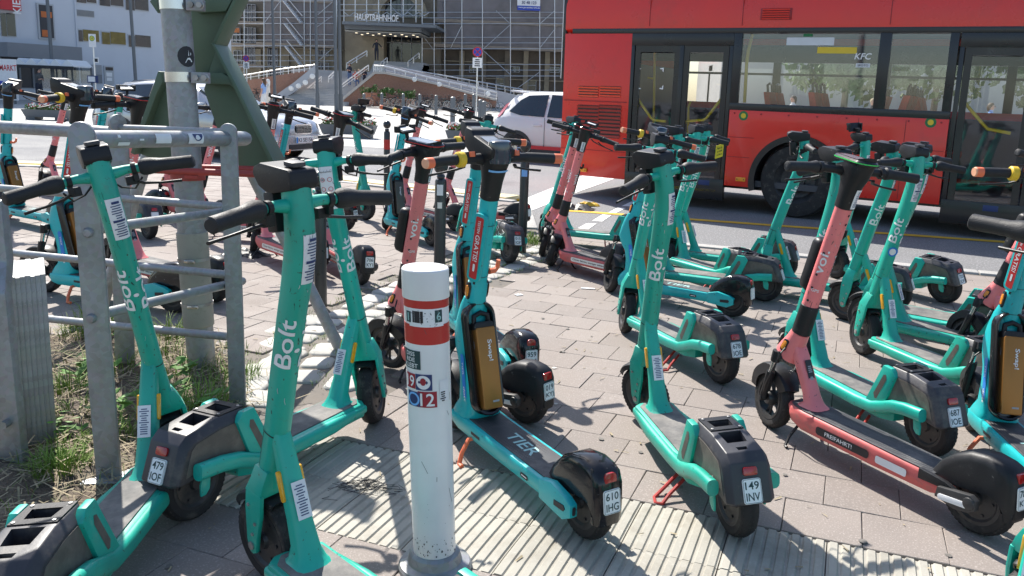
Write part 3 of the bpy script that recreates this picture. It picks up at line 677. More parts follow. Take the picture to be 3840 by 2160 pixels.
def make_voi():
    T = Tpl((.868, 0, .40), (.70, 0, 1.0))
    spoke_front(T, .975, None, None, (.905, 0, .335))
    st = Stem([(.833, .525, .0335, .0335), (.80, .645, .033, .033), (.75, .82, .0325, .0325), (.698, 1.0, .032, .032)], 2)
    T.add('stem', st.mesh(18), M['coral'], True, smooth=40)
    ss = Stem([(.852, .452, .0385, .0385), (.833, .522, .0375, .0375), (.819, .572, .0365, .0365), (.8185, .574, .034, .034)], 2); T.add('sleeve', ss.mesh(18), M['black'], True, smooth=40)
    hs = Stem([(.905, .345, .058, .056), (.892, .365, .056, .055), (.874, .41, .043, .043), (.853, .453, .037, .037)], 2); T.add('steering_head', hs.mesh(18), M['coral'], smooth=50)
    mb = MB(); ml = MB()
    for s in (1, -1):
        f = plane_f((.888, s * .05, .392), (-.27, -s * .25, 1), (1, 0, .27)); n = Vector((0, s, .2)).normalized(); p = rrect(.052, .026, .011, 4); q = rrect(.036, .018, .007, 4)
        mb.loft([[f(*a) - n * .008 for a in p], [f(*a) + n * .003 for a in p]]); ml.loft([[f(*a) - n * .004 for a in q], [f(*a) + n * .006 for a in q]])
    rb = T.add_lr('reflector_bezel', mb, M['blackg'], bevel=.002); T.add_lr('side_reflector', ml, M['amber_o'], parent=rb, bevel=.0015)
    mb = MB()
    for s in (1, -1):
        for z in (.60, .655, .71, .80, .925, .96):
            ph = s * R(118) if z < .9 else R(200)
            mb.add([st.pt(z + .005 * math.cos(k), ph + .16 * math.sin(k), .0008) for k in [i * .785 for i in range(8)]], [tuple(range(8))])
        mb.add([st.pt(z, s * R(150) + a, .0008) for z, a in ((.535, -.02), (.535, .02), (.60, .02), (.60, -.02))], [(0, 1, 2, 3)])
    T.add('stem_holes', mb, M['inkb'], True, smooth=0)
    mgp = MB()
    mb = MB()
    for ph in (125, 235):
        text_on(mb, 'voi.', .034, st.f(.765, R(ph)), wide=.098, sub=.007); text_on(mgp, 'GPS', .012, st.fup(.648, R(ph + 18)), wide=.03)
    T.add_lr('lettering', mb, M['letter'], True, smooth=60)
    T.add_lr('gps_lettering', mgp, M['letter'], True, smooth=60)
    T.add('hook', MB().tube([(.76, -.025, .86), (.755, -.045, .855), (.745, -.052, .87), (.738, -.05, .892)], [.009, .009, .008, .007], 8), M['black'], True)
    d = Vector((-.28, 0, 1)).normalized(); n = Vector((1, 0, .28)).normalized(); c = Vector((.79, 0, .725)) + n * .046; f = plane_f(c, (0, 1, 0), d)
    T.add('lock_box', MB().loft([[f(*p) + n * o_ for p in rrect(w_, h_, .022, 4)] for w_, h_, o_ in ((.05, .215, -.028), (.06, .225, -.02), (.06, .225, .012), (.048, .21, .026))]), M['black'], True, smooth=50)
    def sec(x, z, dx, w_, tl=.2): return [(x + a, b, z + a * tl) for a, b in rrect(dx, w_, min(dx, w_) * .3, 3)]
    nk = T.add('neck', MB().loft([sec(.875, .42, .05, .06, .3), sec(.845, .36, .062, .066), sec(.80, .28, .060, .064), sec(.765, .215, .060, .066), sec(.75, .185, .066, .074, 0), sec(.75, .17, .11, .098, 0)]), M['coral'], smooth=50)
    fr = plane_f((.7795, 0, .285), (0, -1, 0), (.44, 0, 1)); nn = Vector((-1, 0, .44)).normalized()
    T.add('info_label', patch(MB(), lambda a, b: fr(a, b) + nn * .0035, .034, .135, r=.004), M['inkb'], parent=nk, smooth=0)
    mb = MB(); lines_on(mb, lambda a, b: fr(a, b + .03) + nn * .0042, .022, .03, 4, 5); patch(mb, lambda a, b: fr(a, b - .008) + nn * .0042, .014, .016); T.add('label_print', mb, M['inkg'], parent=nk, smooth=0)
    # deck
    def ds(x, w_, z0, z1): return [(x, y, z) for y, z in ((-w_ + .012, z0), (w_ - .012, z0), (w_, z0 + .03), (w_ - .003, z1 - .008), (w_ - .01, z1), (-w_ + .01, z1), (-w_ + .003, z1 - .008), (-w_, z0 + .03))]
    dk = T.add('deck', MB().loft([ds(.10, .06, .10, .145), ds(.16, .076, .088, .155), ds(.4, .08, .084, .16), ds(.74, .08, .086, .164), ds(.81, .066, .10, .166), ds(.845, .04, .125, .166)]), M['coral_d'], bevel=.004)
    def mp(x): return .1555 + (.0048 * (x - .16) / .24 if x < .4 else .0048 + (x - .4) * .012)
    me = MB().loft([[(x, -w_, mp(x)), (x, w_, mp(x)), (x, w_, mp(x) + .0045), (x, -w_, mp(x) + .0045)] for x, w_ in ((.155, .064), (.28, .068), (.4, .069), (.74, .069), (.80, .056), (.832, .035))])
    dm = T.add('deck_mat', me, M['matd'], parent=dk, bevel=.0015)
    mb = MB()
    for i in range(52):
        x = .17 + i * .0105
        for s in (1, -1):
            for j in range(3): y = s * (.027 + j * .013); mb.add([(x, y - .004, mp(x) + .0051), (x + .003, y - .004, mp(x) + .0051), (x + .008, y + .004, mp(x) + .0051), (x + .005, y + .004, mp(x) + .0051)], [(0, 1, 2, 3)])
    T.add('mat_ribs', mb, M['inkb'], parent=dm, smooth=0)
    mb = MB(); mt = MB(); mw = MB(); mtw = MB(); mpt = MB()
    for s in (1, -1):
        f = plane_f((.47, s * .0805, .122), (-s, 0, 0), (0, 0, 1)); o_ = Vector((0, s * .001, 0))
        p = rrect(.25, .032, .012, 4); mb.add([f(q[0] - .06, q[1]) + o_ for q in p], [tuple(range(len(p)))]); text_on(mt, 'FREIFAHRT!', .016, lambda a, b: f(a - .075, b) + o_ * 1.8, wide=.13)
        p = rrect(.13, .028, .008, 4); mpt.add([f(q[0] + .16, q[1]) + o_ * 1.5 for q in p], [tuple(range(len(p)))])
        p = rrect(.38, .034, .014, 4); mw.add([f(*q) + o_ for q in p], [tuple(range(len(p)))]); text_on(mtw, 'Clever fahren, weniger zahlen', .018, lambda a, b: f(a, b) + o_ * 1.8, wide=.34)
    T.add_lr('side_label', mb, M['inkb'], parent=dk, smooth=0, opt='frei'); T.add_lr('side_lettering', mt, M['letter'], parent=dk, smooth=0, opt='frei'); T.add_lr('torn_label', mpt, M['white'], parent=dk, smooth=0, opt='frei')
    T.add_lr('side_label', mw, M['cream'], parent=dk, smooth=0, opt='clever'); T.add_lr('side_lettering', mtw, M['inkb'], parent=dk, smooth=0, opt='clever')
    mb = MB(); mr = MB(); mk = MB()
    for s in (1, -1):
        mk.prism([(.20, .165), (.10, .158), (.06, .145), (.10, .132), (.20, .128)], s * .074 - .01, s * .074 + .01)
        mb.prism([(.12, .105), (.115, .14), (.0, .16), (-.022, .148), (-.022, .115), (.0, .10), (.05, .09)], s * .088 - .012, s * .088 + .012)
        f = plane_f((.055, s * .1005, .117), (1, 0, -.12), (.12, 0, 1)); p = rrect(.105, .02, .009, 4); mr.loft([[f(*q) for q in p], [f(*q) + Vector((0, s * .003, 0)) for q in p]])
        mb.lathe([(.0001, s * .106), (.02, s * .105), (.022, s * .09)], 14, Matrix.Translation((.0, 0, .132)))
    T.add_lr('deck_corner', mk, M['black'], bevel=.004); lg = T.add_lr('axle_lug', mb, M['rim'], bevel=.004); T.add_lr('white_reflector', mr, M['white'], parent=lg, bevel=.001)
    T.add('rear_mudguard', hump(0, .127, [(10, .186, .10), (26, .174, .055), (48, .162, .035), (70, .158, .032), (92, .158, .032), (110, .161, .036), (122, .163, .045), (134, .146, .05), (148, .124, .06), (163, .112, .07), (180, .106, .082), (196, .106, .09)], .052), M['black'], smooth=50)
    v = Vector((.10, 0, 1)).normalized(); n = Vector((-1, 0, .10)).normalized(); f = plane_f((-.0975, 0, .243), (0, -1, 0), v); p = rrect(.048, .030, .005, 3)
    T.add('tail_light', MB().loft([[f(*q) - n * .03 for q in p], [f(*q) + n * .004 for q in p]]), M['tail'], bevel=.003)
    T.add('plate_holder', MB().box((-.099, 0, .168), (.016, .058, .115), (0, .1, 0)), M['black'], bevel=.005)
    plate_parts(T, Vector((-.1105, 0, .182)), v)
    w2 = T.add('rear_wheel', tyre(.124, .03, .028), M['rubber']); T.add('rim', rim_disc(.028, .124), M['rim'], False, w2); T.add('tread', tread(.028, .124), M['rubber'], False, w2, smooth=0)
    mb = MB()
    for s in (1, -1): mb.tube([(.775, 0, .10), (.785, s * .03, .09), (.79, s * .075, .04), (.785, s * .10, .006), (.77, s * .104, .005)], .006, 8)
    T.add('kickstand', mb, M['black'])
    # head
    h = Stem([(.703, .982, .034, .034), (.69, 1.03, .0345, .0345), (.68, 1.07, .042, .038), (.672, 1.105, .062, .042), (.672, 1.135, .085, .044), (.676, 1.155, .10, .043)], 2.6)
    hd = T.add('head', h.mesh(20), M['black'], True, smooth=60)
    f = plane_f((.676, 0, 1.1585), (1, 0, .12), (0, 1, 0)); up = Vector((-.12, 0, 1)).normalized()
    T.add('head_top', MB().loft([[f(*p) + up * o_ for p in rrect(w_, h_, .04, 5)] for w_, h_, o_ in ((.204, .088, -.006), (.206, .09, .006), (.196, .08, .013))]), M['blackg'], True, hd, smooth=40)
    T.add('display', MB().add([f(p[0] + .0, p[1]) + up * .0135 for p in rrect(.16, .056, .026, 5)], [tuple(range(24))]), M['screen'], True, hd, smooth=0)
    a1 = rrect(.2075, .0915, .041, 5); k = len(a1); rim_ = MB().loft([[f(*p) + up * o_ for p in a1] for o_ in (.0015, .0055)], False)
    T.add('display_rim', rim_, M['red_l'], True, hd, opt='redrim'); T.add('display_rim', rim_, M['green_l'], True, hd, opt='greenrim')
    sticker(T, 'white_label', h.fup(1.025, R(205), .001), .028, .075, 3, 3, 5, 4, parent=hd)
    mb = MB(); mg = MB()
    for s in (1, -1):
        mb.tube([(.70, 0, 1.118), (.70, s * .025, 1.118), (.705, s * .06, 1.122), (.698, s * .14, 1.122)], [.024, .024, .0165, .015], 12)
        mb.tube([(.7, s * .125, 1.122), (.699, s * .14, 1.122)], .023, 12)
        mg.tube([(.698, s * .138, 1.122), (.697, s * .15, 1.122), (.694, s * .175, 1.121), (.684, s * .235, 1.118), (.676, s * .278, 1.115), (.675, s * .282, 1.115)], [.016, .0245, .019, .0185, .0195, .014], 14)
        lever(mb, s, .715, .115, 1.108)
    mb.box((.72, .085, 1.128), (.045, .035, .03), (0, .1, 0))
    bar = T.add('handlebar', mb, M['black'], True, bevel=.001); T.add_lr('grip', mg, M['grip'], True, bar)
    mb = MB(); mb.tube([(.775, 0, 1.16), (.78, 0, 1.2)], .009, 8); mb.box((.785, 0, 1.212), (.05, .09, .012), (0, -.25, 0)); mb.box((.79, .05, 1.222), (.03, .014, .03)); mb.box((.79, -.05, 1.222), (.03, .014, .03)); mb.box((.81, 0, 1.222), (.012, .05, .03))
    T.add('phone_holder', mb, M['black'], True, hd, bevel=.003, opt='phone')
    T.add('holder_card', MB().box((.786, 0, 1.2205), (.04, .07, .003), (0, -.25, 0)), M['white'], True, hd, opt='phone')
    return T
TPL = dict(b=make_bolt(), t=make_tier(), v=make_voi())
def place(key, k, x, y, a, lean, steer, label, opts=(), group=None, swap=None):
    T = TPL[k]; root = empty('electric_scooter', (x, y, 0), (R(lean), 0, R(a))); tag(root, label, 'scooter', group)
    S = Matrix.Translation(T.A) @ Matrix.Rotation(R(steer), 4, T.D) @ Matrix.Translation(-T.A); made = {}
    for i, p in enumerate(T.parts):
        if p['opt'] and p['opt'] not in opts: continue
        par = made.get(p['parent'], root) if p['parent'] is not None else root
        me = p['me']
        if swap and i in swap: me = swap[i]
        o = link(p['name'], me, par); made[i] = o
        if p['steer'] and (p['parent'] is None or not T.parts[p['parent']]['steer']): o.matrix_local = S
    if key in PLATES: link('plate_lettering', plate_text(T, PLATES[key]), made[T.plate[0]])
    return root
bt = TPL['t']; dark_batt = bt.parts[bt.batt]['me'].copy(); dark_batt.materials[0] = M['gunmetal']
green_swap = {}
for i, p in enumerate(TPL['b'].parts):
    if p['me'].materials[0] == M['teal']: c = p['me'].copy(); c.materials[0] = M['teal_b']; green_swap[i] = c
SC = [
 ('S1', 'b', -1.141, 1.676, 94.8, -4.9, 30, 'teal scooter with a white rule sticker on its stem, leaning inside the galvanised barrier', (), 1),
 ('S2', 'b', -1.092, 2.374, 64.8, -1.4, 24, 'teal scooter with plate 479 IOF on its black rear cover', ('icons',)),
 ('S3', 'b', -.05, 1.46, 137.0, -1.5, 5, 'big teal scooter between the barrier and the red banded white bollard, torn sticker on stem', (), 1),
 ('S4', 'b', .645, 2.41, 102.7, -3.2, 26, 'pale green teal scooter with plate 149 INV and a dusty deck', (), 1),
 ('S5', 'b', .888, 3.839, 114.6, -.1, -22, 'teal scooter with plate 678 IOE on its black rear cover', ()),
 ('S6', 'b', 1.569, 3.083, 108.9, -1.1, 0, 'teal scooter with plate 687 IOE standing behind the coral scooter', ()),
 ('S7', 'b', 2.886, 5.737, 125.8, -6.6, -10, 'teal scooter with plate starting 725 and a phone holder by the kerb', ('phone',)),
 ('S8', 'b', 2.699, 4.618, 142.5, -8.8, -10, 'teal scooter with a straight grubby stem second in the kerb row', ()),
 ('S9', 'b', 2.085, 3.553, 108.1, 1.0, -8, 'teal scooter with a round blue badge on its stem beside the right kerb row', (), 1),
 ('S10', 'b', 2.615, 4.168, 135.6, -.5, -5, 'teal scooter tucked directly behind the blue badged teal scooter', (), 1),
 ('S11', 'b', 2.394, 5.448, 151.3, .7, 20, 'teal scooter in front of the rear wheel of the red bus', ()),
 ('S12', 'b', 1.46, 5.705, 121.3, 1.5, -20, 'teal scooter with a yellow price tag hanging from its handlebar', ()),
 ('S13', 'b', 1.558, 5.586, 156.1, -1.5, -15, 'teal scooter parked broadside beside the yellow tagged scooter', ()),
 ('Se', 'b', 1.885, 6.345, 154.5, .2, -25, 'teal scooter parked broadside at the kerb behind the other broadside one', ()),
 ('S14', 'b', .871, 7.27, 157.5, .3, -40, 'teal scooter half hidden behind the pair of coral scooters near the yellow line', ()),
 ('S16', 'b', -.287, 6.535, 120.5, 6., -20, 'teal scooter with scrawled graffiti on its rear cover and plate 015 IOF', ()),
 ('S17', 'b', -2.508, 9.155, 312.9, .3, 12, 'lone teal scooter turned with its front wheel towards the rest, thin wavy line on stem', ('phone',), 1),
 ('S18', 'b', -3.397, 6.942, 137.5, 3.7, -20, 'teal scooter partly hidden behind the silver car side of the barrier posts', (), 1),
 ('T1', 't', .173, 2.361, 121.8, -1.3, 0, 'turquoise scooter with plate 610 IHG, bronze battery and red free test banner', ()),
 ('T2', 't', -0.094, 3.691, 116.4, 1.2, 6, 'turquoise scooter with plate 959 IJU right behind the bronze battery one', ()),
 ('T3', 't', -2.155, 4.71, 160.0, 1.1, 6, 'turquoise scooter with an orange tipped grip behind the barrier and beside the metal stack', ()),
 ('T4', 't', -4.225, 7.1, 148.2, -2.7, -45, 'turquoise scooter in front of the market advert and bus shelter', ()),
 ('T5', 't', -3.819, 8.016, 158.1, 1.5, -45, 'turquoise scooter beside the silver car, orange hook on its stem', ()),
 ('T6', 't', -.994, 7.137, 126.6, 2.2, -52, 'turquoise scooter with a dark grey battery in its tower', ()),
 ('T7', 't', 1.23, 5.121, 144.7, -0.1, -45, 'turquoise scooter parked broadside in front of the bus door, orange kickstand showing', ()),
 ('T8', 't', 1.765, 2.413, 83.8, 1.3, -6, 'turquoise scooter beside plate 687 IOE with an orange kickstand and blue label', ()),
 ('T9', 't', -1.901, 7.73, 156.7, -.8, -40, 'turquoise scooter with plate 039 IHG in front of the silver car grille', ()),
 ('V1', 'v', 1.46, 2.48, 118.9, .1, -15, 'coral pink scooter with plate 780 KYJ and a free ride sticker along its deck', ('frei', 'greenrim')),
 ('V2', 'v', 0.691, 5.822, 134.0, 1.3, -60, 'coral scooter, the nearer of a pair, its deck saying Clever fahren weniger zahlen', ('clever', 'redrim', 'phone')),
 ('V3', 'v', .53, 6.1, 126., 5., -50, 'coral scooter, the farther of a pair beside the road, its front wheel showing its spokes', ('clever', 'redrim')),
 ('V4', 'v', -0.036, 3.255, 137.7, -2.4, 10, 'coral scooter with plate 019 KYJ and a black lock box behind the white bollard', ('clever', 'redrim', 'phone')),
 ('V5', 'v', -1.272, 5.588, 124.0, 5.0, -55, 'coral scooter with plate 706 KY1 by the dark bollard', ('clever', 'redrim')),
 ('V6', 'v', -1.652, 5.799, 134.2, 1.9, -30, 'coral scooter with a black cloth lying beside its front wheel', ('clever', 'redrim', 'phone')),
 ('V7', 'v', -4.933, 9.028, 157.0, 7.6, -30, 'coral scooter in front of the flower trough by the bus shelter', ('clever', 'redrim')),
 ('V8', 'v', -2.034, 4.977, 149.5, 0.0, 0, 'coral scooter standing right behind the galvanised barrier, phone holder on top', ('clever', 'redrim', 'phone')),
 ('V9', 'v', -2.196, 6.986, 170.3, 3.3, -10, 'coral scooter behind the green steel frame with GPS lettering on its stem', ('clever', 'redrim')),
 ('V9b', 'v', -3.0, 7.6, 148., 0, -20, 'coral scooter between the pole and the turquoise scooter beside the silver car', ('clever', 'redrim')),
 ('V11', 'v', -.876, 7.975, 138.1, 4.0, -48, 'coral scooter behind the scooter with the dark grey battery', ('clever', 'redrim', 'phone')),
 ('V12', 'v', -.281, 8.238, 155.1, 4.3, -48, 'coral scooter behind the ball topped bollards, next to the white hatchback', ('clever', 'redrim', 'phone')),
 ('VR', 'v', 2.87, 3.586, 123.2, 6.8, -20, 'coral scooter at the end of the kerb row next to the blue badged teal scooter', ('clever', 'redrim')),
 ('S15', 'b', .68, 1.16, 51., 0, -30, 'teal scooter of which only the neck and one black grip show', ()),
]
SCO = {}; SCALE = dict(T3=1.09, T4=1.07, T5=1.05, V8=1.06, V6=1.04, S18=1.04, V4=.97, V2=.96, V3=.97, T2=.98, T7=.98)
for row in SC:
    key, k, x, y, a, lean, steer, label, opts = row[:9]; opts = tuple(opts) + (() if 'icons' in opts else ('rules',)); sw = green_swap if len(row) > 9 else ({bt.batt: dark_batt} if key == 'T6' else None)
    SCO[key] = place(key, k, x, y, a, lean, steer, label, opts, 'rental scooters parked on the pavement', sw); SCO[key].scale = (SCALE.get(key, 1.),) * 3
# ================================================================ ground
M.update(
 slab=mat('concrete paving slab', (.245, .210, .188), .85, 0, .10, 3, ((.20, .17, .15), .6, .85, 5.), (.6, 160, .002), rand=.10, speck=(170., (.38, .335, .305), .54, .74)),
 slab_w=mat('concrete paving, far', (.255, .218, .196), .85, 0, .14, 2.2, ((.22, .19, .17), .6, .85, 3.), (.5, 120, .002), coords='world', speck=(120., (.38, .335, .305), .54, .74)),
 joint=mat('joint sand', (.15, .13, .11), .95, 0, .3, 5, ((.05, .075, .02), .62, .72, 3.), (.6, 80), coords='world'),
 tact=mat('pale ribbed tile', (.385, .365, .315), .8, 0, .14, 4, ((.25, .225, .18), .5, .8, 5.), (.3, 120, .002), rand=.06, speck=(90., (.44, .42, .37), .58, .75)),
 cobble=mat('pale granite sett', (.42, .405, .37), .75, 0, .12, 6, ((.30, .28, .24), .62, .85, 9.), (.5, 45, .004), rand=.14, speck=(120., (.40, .39, .37), .58, .7)),
 soil=mat('dry soil', (.115, .085, .06), 1, 0, .4, 6, ((.24, .20, .14), .5, .68, 14.), (1., 40, .02), coords='world'),
 straw=mat('dry straw', (.34, .28, .18), .9, 0, .3, 20, ((.22, .17, .1), .5, .7, 9.), coords='world'),
 grass=mat('weedy grass', (.15, .24, .035), .7, 0, .35, 4, ((.22, .26, .05), .55, .75, 3.), coords='world'),
 leaf=mat('weed leaf', (.12, .26, .045), .6, 0, .25, 9, coords='world'),
 asphalt=mat('worn asphalt', (.17, .17, .175), .9, 0, .12, 1.2, ((.12, .12, .125), .55, .8, .5), (.7, 70, .006), coords='world', speck=(60., (.37, .37, .37), .55, .68)),
 plaza=mat('pale plaza paving', (.44, .43, .41), .9, 0, .1, .4, ((.33, .32, .3), .55, .8, .15), (.3, 10), coords='world'),
 kerbm=mat('granite kerb', (.38, .37, .35), .8, 0, .12, 4, ((.22, .2, .18), .6, .8, 6.), (.4, 70, .003), rand=.1, speck=(90., (.24, .24, .24), .55, .7)),
 paintw=mat('white road paint', (.72, .72, .70), .7, 0, .08, 5, ((.35, .35, .35), .6, .78, 18.), (.4, 80), coords='world'),
 painty=mat('yellow road paint', (.72, .42, .03), .7, 0, .1, 5, ((.4, .3, .12), .62, .8, 14.), (.4, 80), coords='world'),
 greens=mat('grey green steel paint', (.085, .135, .09), .5, 0, .12, 3, ((.07, .09, .07), .6, .8, 9.), (.1, 40)),
 redrail=mat('faded red rail paint', (.40, .055, .045), .55, 0, .2, 8, ((.25, .1, .08), .55, .75, 12.)),
 sheath=mat('weathered plastic sheath', (.33, .31, .26), .7, 0, .12, 7, ((.2, .19, .16), .55, .8, 9.)),
 bolw=mat('white bollard paint', (.80, .80, .79), .35, 0, .06, 5, ((.36, .35, .34), .66, .85, 10.), (.05, 30), coat=.2),
 bolr=mat('red bollard band', (.52, .022, .018), .35, 0, .1, 6, ((.5, .4, .38), .72, .85, 22.), coat=.2),
 bold=mat('anthracite bollard paint', (.022, .026, .03), .32, 0, .15, 7, ((.08, .08, .08), .66, .85, 12.), coat=.2),
)
U2, N2 = Vector((.9397, -.3420)), Vector((.3420, .9397))
def sn(p): return U2.dot(Vector(p[:2])), N2.dot(Vector(p[:2]))
def xy(s_, n_): q = U2 * s_ + N2 * n_; return (q.x, q.y)
def inside(p, poly):
    c = False; j = len(poly) - 1
    for i in range(len(poly)):
        a, b = poly[i], poly[j]
        if (a[1] > p[1]) != (b[1] > p[1]) and p[0] < (b[0] - a[0]) * (p[1] - a[1]) / (b[1] - a[1]) + a[0]: c = not c
        j = i
    return c
def sheet(name, pts, z, m, label=None, kind='structure', thick=0):
    mb = MB()
    if thick: mb.prism([p[:2] for p in pts], z - thick, z, 'z')
    else: mb.add([(p[0], p[1], z) for p in pts], [tuple(range(len(pts)))])
    return tag(mb.build(name, m, None, 0), kind=kind)
PAVE = [(-40, -30), (40, -30), (30, -1.85), (12, 4.22), (-.1, 8.3), (-.28, 10.45), (-3.6, 12.3), (-40, 12.4)]
sheet('road', [(-400, -200), (400, -200), (400, 600), (-400, 600)], -.10, M['asphalt'])
sheet('plaza', [(-90, 21), (-14, 21.5), (8, 19), (60, 12), (140, 12), (140, 120), (-140, 120)], -.096, M['plaza'])
pv = sheet('pavement', PAVE, -.011, M['joint'], thick=.2)
# kerb stones
def kerb(a, b, L=.9):
    a, b = Vector(a), Vector(b); d = (b - a); n = int(d.length / L); d.normalize()
    for i in range(n):
        c = a + d * (i + .5) * L; o = MB().box((0, 0, -.055), (L - .008, .14, .13)).build('kerb_stone', M['kerbm'], pv, 35, .012); o.location = (c.x, c.y, .0); o.rotation_euler = (0, 0, math.atan2(d.y, d.x))
kerb((11.4, 4.36), (-.05, 8.22)); kerb((-.16, 8.35), (-.30, 10.35)); kerb((-.42, 10.45), (-3.6, 12.22)); kerb((-3.7, 12.3), (-13, 12.35))
BED = [(-1.16, 3.28), (-1.36, 2.42), (-1.75, 2.05), (-3.2, 1.9), (-3.4, 3.7), (-2.4, 4.35), (-1.72, 4.22)]
CPATH = [Vector(p) for p in ((-1.12, 3.55), (-1.12, 4.2), (-1.02, 4.9), (-.78, 5.7), (-.38, 6.6), (-.02, 7.35))]
def cdist(p):
    p = Vector(p[:2]); best = 9; 
    for a, b in zip(CPATH, CPATH[1:]):
        t = max(0, min(1, (p - a).dot(b - a) / (b - a).length_squared)); best = min(best, (p - a - (b - a) * t).length)
    return best
CW = .30; TN0, TN1, TS0, TS1 = 1.985, 2.583, -2.35, 2.45
# paving slabs
def slab_mesh(i):
    rr = random.Random(i); w_, h_ = .2482, .2382; mb = MB()
    mb.box((0, 0, -.02), (w_, h_, .04))
    mb.v = [(x + rr.uniform(-.001, .001), y + rr.uniform(-.001, .001), z + (rr.uniform(-.0012, .0012) if z > -.01 else 0)) for x, y, z in mb.v]
    return mb.mesh('paving_slab', M['slab'], 35, .0022, 1)
SM = [slab_mesh(i) for i in range(6)]
cand = []
ang = math.atan2(U2.y, U2.x)
rows = [TN1 + .004 + .12 + .24 * k for k in range(46)] + [TN0 - .124 - .24 * k for k in range(8)]
camP = Vector((0, 0, PH_H)); CI = cam.matrix_world.inverted()
def frame_px(p):
    q = CI @ Vector(p)
    if q.z > -.2: return None
    f_ = PH_F / -q.z; return (PH_CX + q.x * f_, PH_CY - q.y * f_)
for ri, n_ in enumerate(rows):
    for k in range(-60, 60):
        s_ = k * .25 + (.125 if ri % 2 else 0) + .03
        p = xy(s_, n_)
        if not inside(p, PAVE) or p[1] > 12.2 or p[1] < .9: continue
        if abs(p[0]) > 9: continue
        q = frame_px((p[0], p[1], 0))
        if q is None or not (-260 < q[0] < 4100 and q[1] < 2420): continue
        if inside(p, BED) or cdist(p) < CW + .06: continue
        if all(inside((p[0] + dx, p[1] + dy), PAVE) for dx, dy in ((.2, .1), (-.2, .1), (.1, .2), (-.1, -.2), (.24, -.05))) is False: continue
        if p[1] > 4 and p[0] < -1.2 - (p[1] - 4) * 0 and False: continue
        vis = (-30 < q[0] < 3870 and q[1] < 2230)
        cand.append(((p[0] ** 2 + p[1] ** 2) + (0 if vis else 900), p))
cand.sort(key=lambda c: c[0]); rs = random.Random(3)
for d, p in cand[:300]:
    o = link('paving_slab', rs.choice(SM), pv); o.location = (p[0], p[1], rs.uniform(-.0012, .0012)); o.rotation_euler = (rs.gauss(0, .003), rs.gauss(0, .003), ang + rs.choice((0, math.pi)) + rs.gauss(0, .004))
mb = MB(); cs, sn_ = math.cos(ang), math.sin(ang)
for d, p in cand[300:]:
    z = rs.uniform(-.0015, .0015); tx, ty = rs.gauss(0, .003), rs.gauss(0, .003)
    def Q(a, b, zz): return (p[0] + a * cs - b * sn_, p[1] + a * sn_ + b * cs, zz + z + tx * b + ty * a if zz > -.01 else zz)
    A, B, e = .1240, .1190, .0018
    vs = [Q(a * A, b * B, -.03) for a, b in ((-1, -1), (1, -1), (1, 1), (-1, 1))] + [Q(a * A, b * B, -.004) for a, b in ((-1, -1), (1, -1), (1, 1), (-1, 1))] + [Q(a * (A - e), b * (B - e), 0) for a, b in ((-1, -1), (1, -1), (1, 1), (-1, 1))]
    mb.add(vs, [(8, 9, 10, 11)] + [(i, (i + 1) % 4, 4 + (i + 1) % 4, 4 + i) for i in range(4)] + [(4 + i, 4 + (i + 1) % 4, 8 + (i + 1) % 4, 8 + i) for i in range(4)])
tag(mb.build('paving_slabs', M['slab_w'], pv, 0), kind='stuff')
# ribbed tactile tiles
def tact_mesh(i):
    rr = random.Random(50 + i); L = .296; prof = [(-L / 2, -.03), (-L / 2, -.004)]
    for k in range(8):
        x = -L / 2 + L * (k + .5) / 8; prof += [(x - .0150, -.004), (x - .0105, .0015), (x + .0105, .0015), (x + .0150, -.004)]
    prof += [(L / 2, -.004), (L / 2, -.03)]; mb = MB(); n = len(prof)
    rings = [[(x, y + (0 if abs(y) < L / 2 - .01 else 0), z - (.0 if abs(y) < L / 2 - .004 else .002) + rr.uniform(-.0004, .0004)) for x, z in prof] for y in (-L / 2, -L / 2 + .004, -L / 6, L / 6, L / 2 - .004, L / 2)]
    return mb.loft(rings).mesh('tactile_tile', M['tact'], 25)
TM = [tact_mesh(i) for i in range(4)]
for j in range(2):
    for k in range(16):
        s_, n_ = TS0 + .15 + .3 * k, TN0 + .1495 + .299 * j; p = xy(s_, n_)
        o = link('tactile_tile', TM[(k * 3 + j) % 4], pv); o.location = (p[0], p[1], rs.uniform(-.001, .001)); o.rotation_euler = (rs.gauss(0, .003), rs.gauss(0, .003), ang + rs.choice((0, math.pi)))
# granite setts
def sett(c, a, w_, h_, rr):
    n = 8; pts = []
    for i in range(n):
        t = 2 * math.pi * (i + .5) / n; q = 2 / 5; x = math.copysign(abs(math.cos(t)) ** q, math.cos(t)) * w_ / 2 * rr.uniform(.88, 1.02); y = math.copysign(abs(math.sin(t)) ** q, math.sin(t)) * h_ / 2 * rr.uniform(.88, 1.02)
        pts.append((x, y))
    mb = MB().loft([[(x, y, -.06) for x, y in pts], [(x, y, -.012) for x, y in pts], [(x * .95, y * .95, -.001) for x, y in pts], [(x * .85, y * .85, .003 + rr.uniform(-.001, .002)) for x, y in pts], [(x * .4, y * .4, .005) for x, y in pts]])
    o = mb.build('granite_sett', M['cobble'], pv, 50); o.location = (c[0], c[1], rr.uniform(-.004, .003)); o.rotation_euler = (rr.gauss(0, .02), rr.gauss(0, .02), a); return o
rr = random.Random(11); tot = 0
